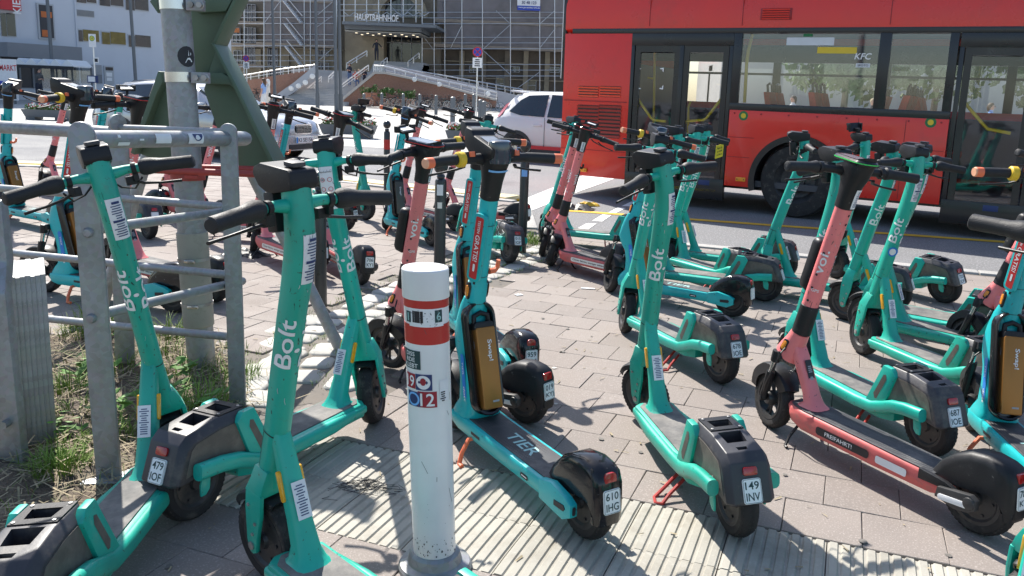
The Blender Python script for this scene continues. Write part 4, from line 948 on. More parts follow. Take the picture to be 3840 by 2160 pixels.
for a, b in zip(CPATH, CPATH[1:]):
    d = (b - a); L = d.length; d.normalize(); nn = Vector((-d.y, d.x)); nrow = max(2, round(L / .2))
    for i in range(nrow):
        for j in range(3):
            w_, h_ = L / nrow - .02, 2 * CW / 3 - .022
            c = a + d * (i + .5) * L / nrow + nn * ((j - 1) * 2 * CW / 3 + rr.uniform(-.01, .01)) + d * ((j % 2) * .07)
            if inside(c, BED): continue
            sett(c, math.atan2(d.y, d.x) + rr.gauss(0, .06), w_ * rr.uniform(.92, 1.06), h_ * rr.uniform(.92, 1.05), rr)
for c in ((-1.42, 4.22), (-1.45, 4.45), (-1.2, 3.42), (-1.36, 4.68), (-1.3, 4.02), (-1.33, 3.55), (-1.36, 3.8)): sett(c, rr.uniform(0, 3), .2, .19, rr)
# planting bed: soil, straw, grass and weeds
mb = MB(); nx, ny = 60, 60; x0, x1, y0, y1 = -3.45, -1.1, 1.85, 4.4; from mathutils import noise as _nz
idx = {}
for i in range(nx + 1):
    for j in range(ny + 1):
        p = (x0 + (x1 - x0) * i / nx, y0 + (y1 - y0) * j / ny)
        if inside(p, BED):
            dd = min((Vector(p) - (Vector(a) + (Vector(b) - Vector(a)) * max(0, min(1, (Vector(p) - Vector(a)).dot(Vector(b) - Vector(a)) / (Vector(b) - Vector(a)).length_squared)))).length for a, b in zip(BED, BED[1:] + BED[:1]))
            idx[i, j] = len(mb.v); mb.v.append((p[0], p[1], -.006 + min(dd, .15) * .12 + max(0, min(dd, .1)) * .22 * _nz.noise((p[0] * 7, p[1] * 7, 0)) + .006 * _nz.noise((p[0] * 30, p[1] * 30, 0))))
for i in range(nx):
    for j in range(ny):
        q = [(i, j), (i + 1, j), (i + 1, j + 1), (i, j + 1)]
        if all(t in idx for t in q): mb.f.append(tuple(idx[t] for t in q))
tag(mb.build('planting_bed', M['soil'], None, 60), kind='structure')
def rnd_in(rr, poly, bb):
    while True:
        p = (rr.uniform(bb[0], bb[1]), rr.uniform(bb[2], bb[3]))
        if inside(p, poly): return p
BB = (-3.2, -1.15, 1.9, 4.4); rr = random.Random(21); ms = MB()
for i in range(4600):
    p = rnd_in(rr, BED, BB); 
    if i % 9 == 0: p = (p[0] + rr.uniform(-.1, .25), p[1] + rr.uniform(-.15, .15))
    a = rr.uniform(0, math.pi); L = rr.uniform(.02, .11); w_ = rr.uniform(.0008, .003); z = rr.uniform(.012, .05); dz = rr.gauss(0, .012)
    dx, dy = math.cos(a) * L / 2, math.sin(a) * L / 2; ex, ey = -math.sin(a) * w_, math.cos(a) * w_
    ms.add([(p[0] - dx - ex, p[1] - dy - ey, z - dz), (p[0] + dx - ex, p[1] + dy - ey, z + dz), (p[0] + dx + ex, p[1] + dy + ey, z + dz + .001), (p[0] - dx + ex, p[1] - dy + ey, z - dz + .001)], [(0, 1, 2, 3)])
tag(ms.build('dry_straw', M['straw'], None, 0), 'dry straw and twigs littering the soil under the barrier', 'straw', kind='stuff')
mg = MB(); 
def blade(mb, p, h, a, lean, w_):
    dx, dy = math.cos(a), math.sin(a); ex, ey = -dy * w_, dx * w_; P = [(p[0], p[1], .005)]
    for t in (.45, .8, 1.): P.append((p[0] + dx * lean * h * t * t, p[1] + dy * lean * h * t * t, .005 + h * (t - .25 * lean * t * t)))
    vs = []
    for q, k in zip(P, (1, .85, .5, .05)): vs += [(q[0] - ex * k, q[1] - ey * k, q[2]), (q[0] + ex * k, q[1] + ey * k, q[2])]
    mb.add(vs, [(0, 1, 3, 2), (2, 3, 5, 4), (4, 5, 7, 6)])
tuft = [gnd(*q) for q in ((300, 1270), (270, 1230), (330, 1200), (420, 1240), (640, 1270), (620, 1340), (260, 1480), (250, 1690), (230, 1780), (300, 1560), (700, 1400), (820, 1480), (880, 1420), (300, 1740), (180, 1760), (400, 1400), (560, 1620), (420, 1650), (640, 1560), (760, 1560), (850, 1330), (700, 1260))]
for t in tuft:
    n = rr.randint(50, 170); R0 = rr.uniform(.05, .14); H0 = rr.uniform(.05, .15)
    for i in range(n):
        a = rr.uniform(0, 6.283); r_ = R0 * math.sqrt(rr.random()); blade(mg, (t.x + r_ * math.cos(a), t.y + r_ * math.sin(a)), H0 * rr.uniform(.4, 1.2), a + rr.gauss(0, .7), rr.uniform(.1, 1.1), rr.uniform(.0012, .003))
for i in range(1500):
    p = rnd_in(rr, BED, BB); blade(mg, p, rr.uniform(.02, .07), rr.uniform(0, 6.28), rr.uniform(.3, 1.2), rr.uniform(.001, .002))
for i in range(420):    # weeds in the joints between the setts
    k = rr.random() * (len(CPATH) - 1); a, b = CPATH[int(k)], CPATH[int(k) + 1]; c = a + (b - a) * (k % 1); d = (b - a).normalized(); c = c + Vector((-d.y, d.x)) * rr.choice((-.31, -.1, .1, .31)) + Vector((rr.gauss(0, .02), rr.gauss(0, .02)))
    for _ in range(rr.randint(1, 5)): blade(mg, (c.x + rr.gauss(0, .012), c.y + rr.gauss(0, .012)), rr.uniform(.012, .045), rr.uniform(0, 6.28), rr.uniform(.3, 1.3), rr.uniform(.001, .002))
for t in (gnd(1985, 905), gnd(1975, 895), gnd(2000, 915)):
    for i in range(90): blade(mg, (t.x + rr.gauss(0, .07), t.y + rr.gauss(0, .07)), rr.uniform(.03, .1), rr.uniform(0, 6.28), rr.uniform(.2, 1.), .003)
tag(mg.build('weedy_grass', M['grass'], None, 0), 'tufts of weedy grass growing from the soil and joints', 'grass', kind='stuff')
ml = MB()
for t in (gnd(315, 1420), gnd(300, 1440), gnd(690, 1430), gnd(640, 1520), gnd(480, 1560), gnd(260, 1640), gnd(410, 1290), gnd(660, 1500), gnd(560, 1440), gnd(820, 1540)):
    for i in range(rr.randint(14, 26)):
        a = rr.uniform(0, 6.283); r_ = abs(rr.gauss(0, .055)); z = rr.uniform(.02, .1); c = Vector((t.x + r_ * math.cos(a), t.y + r_ * math.sin(a), z)); s_ = rr.uniform(.012, .03); up = Vector((rr.gauss(0, .5), rr.gauss(0, .5), 1)).normalized(); e1 = up.orthogonal().normalized(); e2 = up.cross(e1)
        ml.add([c - e1 * s_, c - e1 * s_ * .3 + e2 * s_ * .5, c + e1 * s_ * .6 + e2 * s_ * .4, c + e1 * s_ * 1.1 + up * s_ * .2, c + e1 * s_ * .6 - e2 * s_ * .4, c - e1 * s_ * .3 - e2 * s_ * .5], [(0, 1, 2, 3, 4, 5)])
tag(ml.build('leafy_weeds', M['leaf'], None, 0), 'low leafy weeds in the soil below the barrier tubes', 'weeds', kind='stuff')
# fine twigs tangled on the ribbed tiles
mt = MB(); c = gnd(1375, 1830)
for i in range(46):
    a = rr.uniform(0, 6.28); p = Vector((c.x + rr.gauss(0, .06), c.y + rr.gauss(0, .022), .006)); L = rr.uniform(.04, .14)
    pts = [p + Vector((math.cos(a + k * rr.gauss(0, .5)) * L * k / 4, math.sin(a + k * rr.gauss(0, .5)) * L * k / 4 * .5, abs(rr.gauss(0, .006)))) for k in range(4)]
    mt.tube(pts, .0009, 4)
tag(mt.build('twig_tangle', M['inkb'], None, 0), 'thin dark tangle of roots lying on the ribbed tiles', 'twigs')
# road paint
def paint(name, px, m, z=-.0955):
    pts = [gnd(u, v, z) for u, v in px]; return tag(MB().add([tuple(p) for p in pts], [tuple(range(len(pts)))]).build(name, m, None, 0), kind='structure')
paint('road_marking', [(1962, 748), (1992, 790), (2180, 715), (2345, 655), (2200, 652)], M['paintw'])
k_ = 2.8975
for q in ([(1460, 762), (1600, 762), (1700, 690), (1590, 688)], [(1650, 662), (1762, 668), (1862, 600), (1765, 590)], [(1815, 578), (1905, 580), (2022, 520), (1935, 514)], [(1970, 502), (2075, 504), (2170, 455), (2080, 450)]):
    paint('road_marking', [(1650 + x / k_, 600 + y / k_) for x, y in q], M['paintw'])
a, b = gnd(2130, 789, -.0945), gnd(2950, 848, -.0945); d = (b - a).normalized(); n = Vector((-d.y, d.x, 0)) * .075; b2 = b + d * 12
tag(MB().add([a - n, b2 - n, b2 + n, a + n], [(0, 1, 2, 3)]).build('road_marking', M['painty'], None, 0), kind='structure')
# low pale boards with yellow hoses along the road edge
tb = empty('cable_boards', (-.4, 10.75, -.09)); tag(tb, 'row of low pale boards with yellow edge tubes along the road behind the scooters', 'boards')
pts = [Vector((-.45, 10.85)), Vector((-3.8, 12.75)), Vector((-14, 12.85))]; off = Vector((-.4, 10.75, -.09))
for a, b in zip(pts, pts[1:]):
    d = (b - a); L = d.length; d.normalize(); nn = Vector((-d.y, d.x)); n_ = int(L / 1.2)
    for i in range(n_):
        c = a + d * (i + .5) * 1.2; o = MB().box((0, 0, .075), (1.16, .36, .05)).build('board', mat('pale yellow board', (.62, .56, .34), .7, 0, .12, 3, ((.4, .36, .25), .55, .8, 4.)), tb, 35, .008); o.location = Vector((c.x, c.y, -.09)) - off; o.rotation_euler = (0, rr.gauss(0, .008), math.atan2(d.y, d.x) + rr.gauss(0, .01))
        if i % 2: o = MB().box((0, -.2, .06), (.22, .1, .09)).build('strap', M['black'], tb, 35, .02); o.location = Vector((c.x, c.y, -.09)) - off; o.rotation_euler = (0, 0, math.atan2(d.y, d.x))
    for k, r_ in ((-.235, .035), (.24, .055)):
        P = [Vector(((a + d * L * t / 8 + nn * (k + .012 * math.sin(t * 2.1))).x, (a + d * L * t / 8 + nn * (k + .012 * math.sin(t * 2.1))).y, -.055)) - off for t in range(9)]
        MB().tube(P, r_, 8).build('yellow_tube', M['yellow'], tb)
# litter
def crumple(name, c, sx, sy, h, m, seed, label, cat):
    rr = random.Random(seed); mb = MB(); n = 9
    for i in range(n + 1):
        for j in range(n + 1):
            u, v = i / n - .5, j / n - .5; e = (1 - (2 * abs(u)) ** 3) * (1 - (2 * abs(v)) ** 3)
            mb.v.append((u * sx * (1 + rr.uniform(-.12, .12)), v * sy * (1 + rr.uniform(-.12, .12)), .004 + h * e * rr.uniform(.15, 1)))
    for i in range(n):
        for j in range(n): k = i * (n + 1) + j; mb.f.append((k, k + 1, k + n + 2, k + n + 1))
    o = mb.build(name, m, None, 20); o.location = c; o.rotation_euler = (0, 0, rr.uniform(-.4, .4)); return tag(o, label, cat)
g_ = gnd(2165, 785, -.1); crumple('dark_bag', (g_.x, g_.y, -.098), .42, .3, .09, M['charcoal'], 1, 'crumpled dark grey plastic bag lying on the road by the yellow line', 'bag')
g_ = gnd(2205, 772, -.1); crumple('yellow_bag', (g_.x, g_.y, -.098), .3, .16, .07, M['painty'], 2, 'crumpled yellow plastic bag on the road beside a dark one', 'bag')
g_ = gnd(925, 955); crumple('black_cloth', (g_.x, g_.y, 0), .36, .2, .05, M['black'], 3, 'crumpled black cloth on the paving by a coral scooter wheel', 'cloth')
g_ = gnd(2205, 1083); tag(MB().box((g_.x, g_.y, .004), (.10, .03, .002), (0, 0, -.1)).build('paper_strip', M['white'], None, 0), 'small white paper strip lying flat on the paving slabs', 'paper')
g_ = gnd(1945, 1107); tag(MB().box((g_.x, g_.y, .004), (.05, .04, .002), (0, 0, .5)).build('paper_scrap', M['white'], None, 0), 'tiny white paper scrap behind the scooter with plate 959 IJU', 'paper')
# ================================================================ white bollard
def cyl_f(c, r, tiltx=0, tilty=0):
    return lambda z, a: Vector((c[0] + r * math.sin(a) + tiltx * z, c[1] - r * math.cos(a) + tilty * z, z))
B0 = gnd(1632, 2125); tp = atd(1594, 1000, B0.y + .0); TX = (tp.x - B0.x) / tp.z; HB = tp.z
wb = empty('white_bollard', (B0.x, B0.y, 0)); tag(wb, 'white bollard with red bands and football stickers beside the bronze battery scooter', 'bollard')
def lath(prof, n=36):
    mb = MB(); rings = [[(r * math.cos(2 * math.pi * k / n) + TX * z, r * math.sin(2 * math.pi * k / n), z) for k in range(n)] for r, z in prof]; return mb.loft(rings)
rb = .0605
lath([(rb, .02), (rb, HB - .075)]).build('post', M['bolw'], wb)
lath([(rb + .0035, HB - .08), (rb + .0035, HB - .004), (rb, HB)]).build('cap', M['bolw'], wb, bevel=.001)
lath([(.105, 0), (.105, .012), (.10, .02), (.078, .026), (.072, .05), (.066, .056), (rb, .058)]).build('foot_flange', M['galv'], wb, 25)
def bz(v): return atd(1600, v, B0.y - .058).z
for v0, v1 in ((1086, 1160), (1222, 1294)): lath([(rb + .0008, bz(v1)), (rb + .0008, bz(v0))]).build('red_band', M['bolr'], wb)
def bf(z0, a0, off=.0016):     # label frame on the post: u to the right, v up
    return lambda u, v: Vector(((rb + off) * math.sin(a0 + u / rb) + TX * (z0 + v), -(rb + off) * math.cos(a0 + u / rb), z0 + v))
# facing the camera: direction towards it
A0 = math.atan2(-B0.x, B0.y) * -1 * -1
def px_ang(u): return A0 + math.asin(max(-.98, min(.98, (u - 1608) / 88)))
def st_(name, u, v, w_, h_, m, txt=None, tm=None, th=.03, tw=None, tilt=0):
    f0 = bf(bz(v), px_ang(u)); c_, s_ = math.cos(tilt), math.sin(tilt); f = lambda a, b: f0(a * c_ - b * s_, a * s_ + b * c_)
    o = patch(MB(), f, w_, h_, 6, 2).build(name, M[m], wb, 60)
    if txt:
        f1 = bf(bz(v), px_ang(u), .0024); g = lambda a, b: f1(a * c_ - b * s_, a * s_ + b * c_); mb = MB()
        if isinstance(txt, str): text_on(mb, txt, th, g, tw, sub=.01)
        else:
            for i, t in enumerate(txt): text_on(mb, t, th, (lambda g, dy: lambda a, b: g(a, b + dy))(g, (len(txt) / 2 - .5 - i) * th * 1.35), tw, sub=.01)
        mb.build('sticker_lettering', M[tm], o, 60)
    return o
def ringm(f, r0, r1, n=20): mb = MB(); mb.add([f(r0 * math.cos(2 * math.pi * k / n), r0 * math.sin(2 * math.pi * k / n)) for k in range(n)] + [f(r1 * math.cos(2 * math.pi * k / n), r1 * math.sin(2 * math.pi * k / n)) for k in range(n)], [(k, (k + 1) % n, n + (k + 1) % n, n + k) for k in range(n)]); return mb
st_('torn_sticker', 1608, 1193, .098, .05, 'white'); 
o = st_('torn_sticker', 1575, 1190, .03, .032, 'inkb'); st_('torn_sticker', 1655, 1188, .022, .034, 'ink', '6', 'tmint', .022); st_('torn_sticker', 1541, 1193, .018, .03, 'ink', '1', 'tmint', .022)
mb = MB(); rr = random.Random(5); f = bf(bz(1193), px_ang(1608), .0026)
for i in range(46):
    x, y, s_ = rr.uniform(-.04, .04), rr.uniform(-.022, .022), rr.uniform(.0012, .005); mb.add([f(x + s_ * rr.uniform(-1, 1), y + s_ * rr.uniform(-1, 1)) for _ in range(3)], [(0, 1, 2)])
mb.build('sticker_scraps', M['inkb'], wb, 0)['kind'] = 'stuff'
st_('black_sticker', 1543, 1353, .062, .052, 'ink', ['DISS', 'RDE', 'KLEBT'], 'letter', .012, None)
st_('club_sticker', 1540, 1434, .034, .042, 'dred', '19', 'letter', .032, .028); o = st_('club_sticker', 1590, 1434, .045, .045, 'inkn'); f = bf(bz(1434), px_ang(1588), .0022); ringm(f, .0001, .0195).build('badge_disc', M['letter'], o, 0); f = bf(bz(1434), px_ang(1588), .0028)
mb = MB().add([f(.008 * math.cos(a), .002 + .011 * math.sin(a)) for a in [i * .6283 for i in range(10)]], [tuple(range(10))]); mb.build('badge_print', M['dred'], o, 0)
o = st_('club_sticker', 1549, 1500, .042, .042, 'inkn'); f = bf(bz(1500), px_ang(1549), .0022); ringm(f, .014, .0195).build('badge_ring', M['lblue'], o, 0); st_('club_sticker', 1602, 1498, .052, .045, 'dred', '12', 'letter', .036, .038)
st_('torn_sticker', 1668, 1470, .03, .06, 'white'); mb = MB(); f = bf(bz(1490), px_ang(1662), .0026); lines_on(mb, f, .02, .03, 5, 9); mb.build('sticker_scraps', M['inkb'], wb, 0)['kind'] = 'stuff'
rr = random.Random(15); mgr = MB()
for i in range(95):
    z = .06 + abs(rr.gauss(0, .09)); a_ = A0 + rr.uniform(-1.6, 1.7); f = bf(z, a_, .0009); q = rr.uniform(.0004, .0022) * (1.4 if z < .12 else .6); mgr.add([f(q * rr.uniform(.3, 1) * math.cos(k * 1.05), q * 1.7 * rr.uniform(.3, 1) * math.sin(k * 1.05)) for k in range(6)], [tuple(range(6))])
for i in range(7):
    f = bf(rr.uniform(.2, .8), A0 + rr.uniform(-1.2, 1.2), .0009); L = rr.uniform(.01, .05); t = rr.uniform(-.5, .5); mgr.add([f(0, 0), f(.0012, 0), f(L * t + .0012, L), f(L * t, L)], [(0, 1, 2, 3)])
tag(mgr.build('grime_marks', mat('grime', (.09, .085, .08), .8, 0, .2, 9), wb, 60), kind='stuff')
# ================================================================ dark ball topped bollards
def ball_bollard(p, h, label, red=False, st=None):
    e = empty('ball_bollard', (p[0], p[1], p[2] if len(p) > 2 else 0)); tag(e, label, 'bollard', 'dark ball topped bollards at the pavement edge')
    def lt(prof, n=20): return MB().loft([[(r * math.cos(2 * math.pi * k / n), r * math.sin(2 * math.pi * k / n), z) for k in range(n)] for r, z in prof])
    r = .038
    lt([(r, 0), (r, h - .16), (r - .004, h - .145), (.022, h - .135)]).build('post', M['bold'], e)
    lt([(.022, h - .14), (.028, h - .125), (.022, h - .11)]).build('collar', M['bold'], e)
    lt([(.0001 + .047 * math.sin(a), h - .06 - .06 * 0 - .05 * math.cos(a)) for a in [math.pi * (.12 + .88 * i / 12) for i in range(13)]]).build('ball', M['bold'], e, 60)
    if red: lt([(r + .001, h - .36), (r + .001, h - .24)]).build('red_band', M['bolr'], e)
    for z, w_, hh, m in st or ():
        patch(MB(), lambda u, v: Vector(((r + .0015) * math.sin(u / r), -(r + .0015) * math.cos(u / r), z + v)), w_, hh, 4, 1).build('sticker', M[m], e, 60)
    return e
ball_bollard(gnd(1203, 1150), .86, 'dark ball topped bollard standing behind the handlebar of plate 479 IOF')
ball_bollard((-.70, 5.35), .93, 'dark bollard with torn white and pink stickers behind the white bollard', st=((.72, .04, .07, 'white'), (.62, .03, .04, 'cream'), (.48, .03, .05, 'charcoal')))
ball_bollard(gnd(1957, 948), .98, 'dark ball topped bollard with a blue palm tree sticker near the road', st=((.70, .05, .07, 'lblue'),))
ball_bollard(gnd(1450, 748), .98, 'dark ball topped bollard with a red band below its ball', red=True)
# ================================================================ pole, green frame, red rail, barrier, metal stack
PB = gnd(757, 1372); pt_ = atd(657, 0, PB.y); pd = (pt_ - PB); pole = empty('steel_pole', PB); tag(pole, 'tall galvanised pole with a black round sticker and hose clamps', 'pole')
pr = .064
def pp(z): return pd * (z / pd.z)
MB().tube([pp(-.02), pp(2.9)], pr, 24).build('post', M['galv'], pole)
def pz(v): return atd(700, v, PB.y).z
s0, s1 = pz(1218), pz(868); MB().tube([pp(s0), pp(s0 + .004), pp(s1 - .004), pp(s1)], [pr + .003, pr + .006, pr + .006, pr + .003], 24).build('cable_sheath', M['sheath'], pole)
for v in (968, 1135):
    z = pz(v); MB().tube([pp(z - .007), pp(z + .007)], pr + .009, 24).build('hose_clamp', M['steel'], pole); MB().box(pp(z) + Vector((.012, -pr - .012, 0)), (.05, .014, .014)).build('clamp_screw', M['chrome'], pole, bevel=.003)
for v in (20, 290):
    z = pz(v); MB().tube([pp(z - .022), pp(z + .022)], pr + .004, 24).build('steel_band', M['chrome'], pole); c = pp(z) + Vector((pr + .035, -.02, 0)); MB().box(c, (.07, .05, .05)).build('band_clamp', M['galv'], pole, bevel=.004)
    for dx in (-.01, .028): MB().lathe([(.0001, -.012), (.014, -.012), (.014, 0), (.02, .001), (.02, .006)], 6, Matrix.Translation(c + Vector((dx, -.025, 0)))).build('bolt', M['steel'], pole)
z = pz(213); f = lambda u, v: pp(z + v) + Vector((pr + .0015) * 0 if False else ((pr + .0015) * math.sin(.95 + u / pr), -(pr + .0015) * math.cos(.95 + u / pr), 0))
n = 16; mb = MB().add([f(0, 0)] + [f(.042 * math.cos(2 * math.pi * k / n), .046 * math.sin(2 * math.pi * k / n)) for k in range(n)] + [f(.021 * math.cos(2 * math.pi * k / n), .023 * math.sin(2 * math.pi * k / n)) for k in range(n)], [(0, n + 1 + k, n + 1 + (k + 1) % n) for k in range(n)] + [(n + 1 + k, 1 + k, 1 + (k + 1) % n, n + 1 + (k + 1) % n) for k in range(n)])
sk = mb.build('round_sticker', M['inkb'], pole, 60); f2 = lambda u, v: pp(z + v) + Vector(((pr + .0025) * math.sin(.95 + u / pr), -(pr + .0025) * math.cos(.95 + u / pr), 0)); MB().add([f2(-.012, -.028), f2(.024, -.022), f2(.012, -.004), f2(0, -.006)], [(0, 1, 2, 3)]).add([f2(.004, .004), f2(.008, .004), f2(.007, .03)], [(0, 1, 2)]).add([f2(.014, .004), f2(.02, .012), f2(.016, .02)], [(0, 1, 2)]).build('sticker_print', M['letter'], sk, 0)
# green frame behind the pole
GD = PB.y + .22; gf = empty('green_steel_frame', (PB.x + .1, GD, 0)); tag(gf, 'grey green steel frame with splayed legs bolted to the galvanised pole', 'steel frame'); go = Vector((PB.x + .1, GD, 0))
def gpoly(name, px, d0, d1, dd=GD):
    P = [atd(u, v, dd) for u, v in px]; mb = MB(); mb.loft([[Vector((p.x, dd + d0, p.z)) - go for p in P], [Vector((p.x, dd + d1, p.z)) - go for p in P]]); return mb.build(name, M['greens'], gf, 35, .004)
gpoly('upper_web', [(672, -160), (950, -160), (893, 0), (815, 168), (781, 274), (672, 274)], 0, .02)
gpoly('upper_flange', [(950, -160), (966, -160), (905, 0), (826, 172), (813, 166), (893, 0)], -.06, .09)
gpoly('upper_bracket', [(735, 8), (888, -2), (862, 46), (752, 52)], -.05, .04)
gpoly('right_flange', [(813, 164), (826, 168), (906, 318), (1046, 605), (1032, 612), (893, 322)], -.07, .10)
gpoly('right_web', [(812, 172), (895, 322), (1034, 612), (868, 640), (764, 336), (781, 274)], 0, .018)
gpoly('middle_bracket', [(757, 272), (848, 275), (882, 292), (905, 340), (876, 318), (758, 312)], -.055, .045)
gpoly('left_web', [(672, 290), (625, 300), (604, 352), (518, 575), (640, 620), (672, 520)], 0.002, .02)
gpoly('left_flange', [(625, 270), (614, 268), (600, 310), (512, 570), (526, 578), (612, 345), (630, 312)], -.06, .09)
gpoly('left_tab', [(572, 8), (600, -20), (602, 52)], -.03, .03)
for a, b, in (((892, 545), (1000, 760)), ((560, 560), (500, 760))):
    p, q = atd(*a, GD + .12), atd(*b, GD + .12); q2 = p + (q - p) * (p.z / (p.z - q.z)); MB().tube([p - go, q2 - go], .03, 12).build('strut_tube', M['galv'], gf)
rl = empty('red_tube_rail', (PB.x, PB.y + .1, 0)); tag(rl, 'faded red double tube rail clamped round the galvanised pole', 'rail'); ro = Vector((PB.x, PB.y + .1, 0))
for v0, v1, dd in ((634, 655, PB.y - .085), (622, 636, PB.y + .09)):
    MB().tube([atd(486, v0, dd) - ro, atd(1000, v1, dd) - ro], .0155, 12).build('tube', M['redrail'], rl)
z = pz(655); q = PB + pp(z); MB().tube([q - ro + Vector((0, 0, -.022)), q - ro + Vector((0, 0, .022))], pr + .012, 24).build('collar', M['redrail'], rl); MB().box(q - ro + Vector((.05, -pr - .012, 0)), (.06, .02, .016)).build('collar_bolt', M['redrail'], rl, bevel=.003)
# barrier
ba = empty('galvanised_barrier', (-1.477, 2.65, 0)); bo = Vector((-1.477, 2.65, 0)); tag(ba, 'galvanised tube barrier with flat posts around the planting bed', 'barrier')
def gpost(p, top_px, w_, t_, face):
    zt = atd(*top_px, p.y).z; mb = MB(); r = w_ / 2; prof = [(-r, -.02), (r, -.02), (r, zt - r)] + [(r * math.cos(a), zt - r + r * math.sin(a)) for a in [math.pi * k / 8 for k in range(1, 8)]] + [(-r, zt - r)]
    tx = (atd(*top_px, p.y).x - p.x) / zt
    mb.prism([(x + tx * z, z) for x, z in prof], -t_ / 2, t_ / 2); o = mb.build('post', M['galv'], ba, 35, .004); o.location = p - bo; o.rotation_euler = (0, 0, face); return zt
F1, F2, F3 = gnd(893, 1525), gnd(410, 1790), gnd(470, 1370)
gpost(F2, (305, 455), .078, .022, R(12)); gpost(F1, (856, 462), .066, .022, R(8)); gpost(F3, (440, 452), .085, .02, R(20))
MB().box(F2 - bo + Vector((0, 0, .003)), (.15, .12, .012), (0, 0, .2)).build('foot_plate', M['galv'], ba, bevel=.003)
def btube(a, da, b, db, r, name='tube'): return MB().tube([atd(*a, da) - bo, atd(*b, db) - bo], r, 16).build(name, M['galv'], ba)
def bend(p, q, r): return None
dF2, dF1 = F2.y + .035, F1.y + .03
def tube_ext(a, da, b, db, r, ext=0):
    A, B = atd(*a, da) - bo, atd(*b, db) - bo; d = (B - A).normalized(); B2 = B + d * ext
    MB().tube([A, B2, B2 + d * r * .5, B2 + d * r * .85], [r, r, r * .85, r * .4], 16).build('tube', M['galv'], ba)
tube_ext((338, 523), dF2, (866, 520), dF1, .030, .085)
tube_ext((345, 862), dF2, (848, 793), dF1, .018); tube_ext((372, 1180), dF2, (848, 1068), dF1, .018, .11)
dL = 4.15
tube_ext((-260, 462), dL, (432, 500), F3.y, .030); tube_ext((430, 478), F3.y, (852, 494), dF1 + .02, .014)
for a, b in (((-180, 690), (848, 776)), ((-180, 925), (848, 1030)), ((-180, 1160), (848, 1262))): tube_ext(a, dL, b, dF1 + .02, .0175)
for p, v, dd in ((F3, 462, -.03), (F3, 466, .03)):
    q = atd(440, v, F3.y + dd); MB().lathe([(.0001, -.008), (.04, -.008), (.04, .008), (.0001, .008)], 20, Matrix.Translation(q - bo) @ Matrix.Rotation(R(60), 4, 'Z')).build('end_disc', M['galv'], ba, bevel=.001)
for u, v in ((333, 872), (345, 1193)):
    q = atd(u, v, F2.y - .012); MB().lathe([(.0001, -.014), (.012, -.013), (.017, -.006), (.017, .004)], 14, Matrix.Translation(q - bo)).build('cap_bolt', M['galv'], ba)
mb = MB()
st1 = [(520, .08), (455, .05)]
A, B = atd(338, 523, dF2) - bo, atd(866, 520, dF1) - bo; d = (B - A).normalized(); nrm = Vector((d.y, -d.x, 0)).normalized(); up = Vector((0, 0, 1)); up = (up - d * up.dot(d)).normalized()
def tf(t, off=.0015):
    c = A + (B - A) * t; return lambda u, v: c + d * u + nrm * math.cos(v / .03) * (.03 + off) + up * math.sin(v / .03) * (.03 + off)
for t, w_, h_, oy, m in ((.42, .075, .035, .004, 'white'), (.66, .08, .04, .004, 'white'), (.16, .05, .012, -.014, 'white'), (.13, .012, .01, .012, 'white'), (.27, .02, .006, .0, 'white')): patch(MB(), tf(t), w_, h_, 2, 4, 0, oy).build('torn_sticker', M[m], ba, 60)
f = tf(.672, .0026); mb = MB(); n = 14; mb.add([f(0, .02)] + [f(.026 * math.cos(math.pi * (1 + k / (n - 1))), .02 + .026 * math.sin(math.pi * (1 + k / (n - 1)))) for k in range(n)], [(0, k, k + 1) for k in range(1, n)]); mb.build('round_sticker', M['inkn'], ba, 60)
# metal stack behind the barrier on the left
ms_ = empty('metal_plate_stack', (-1.95, 2.95, 0)); so = Vector((-1.95, 2.95, 0)); tag(ms_, 'upright stack of thick galvanised plates beside the barrier post', 'metal plates')
zt = atd(150, 1000, 2.98).z; qa, qb = gnd(212, 1660), gnd(84, 1690); 
for i in range(7):
    c = qa.lerp(qb, (i + .5) / 7); dp = Vector((-.53, .85, 0)).normalized(); L = .32
    o = MB().box((0, L / 2, zt / 2), (.0215, L, zt - .01 - .004 * (i % 3))).build('plate', M['galv'], ms_, 35, .004); o.location = c - so; o.rotation_euler = (0, 0, math.atan2(-dp.x, dp.y) + rr.gauss(0, .006))
px = atd(70, 1500, 2.72).x; MB().loft([[(px - .12, 2.70, 0), (px + .01, 2.70, 0), (px + .01, 2.74, 0), (px - .12, 2.74, 0)], [(px - .12, 2.70, .62), (px - .005, 2.70, .62), (px - .005, 2.74, .62), (px - .12, 2.74, .62)], [(px - .12, 2.76, .72), (px - .03, 2.76, .72), (px - .03, 2.8, .72), (px - .12, 2.8, .72)], [(px - .12, 2.76, .93), (px - .035, 2.76, .93), (px - .035, 2.8, .93), (px - .12, 2.8, .93)]]).build('bent_post', M['galv'], ms_, 35, .004).location = -so
MB().lathe([(.0001, -.03), (.014, -.03), (.014, 0), (.022, .001), (.022, .01)], 12, Matrix.Translation(Vector((px - .03, 2.70, .16)) - so)).build('bolt', M['galv'], ms_)

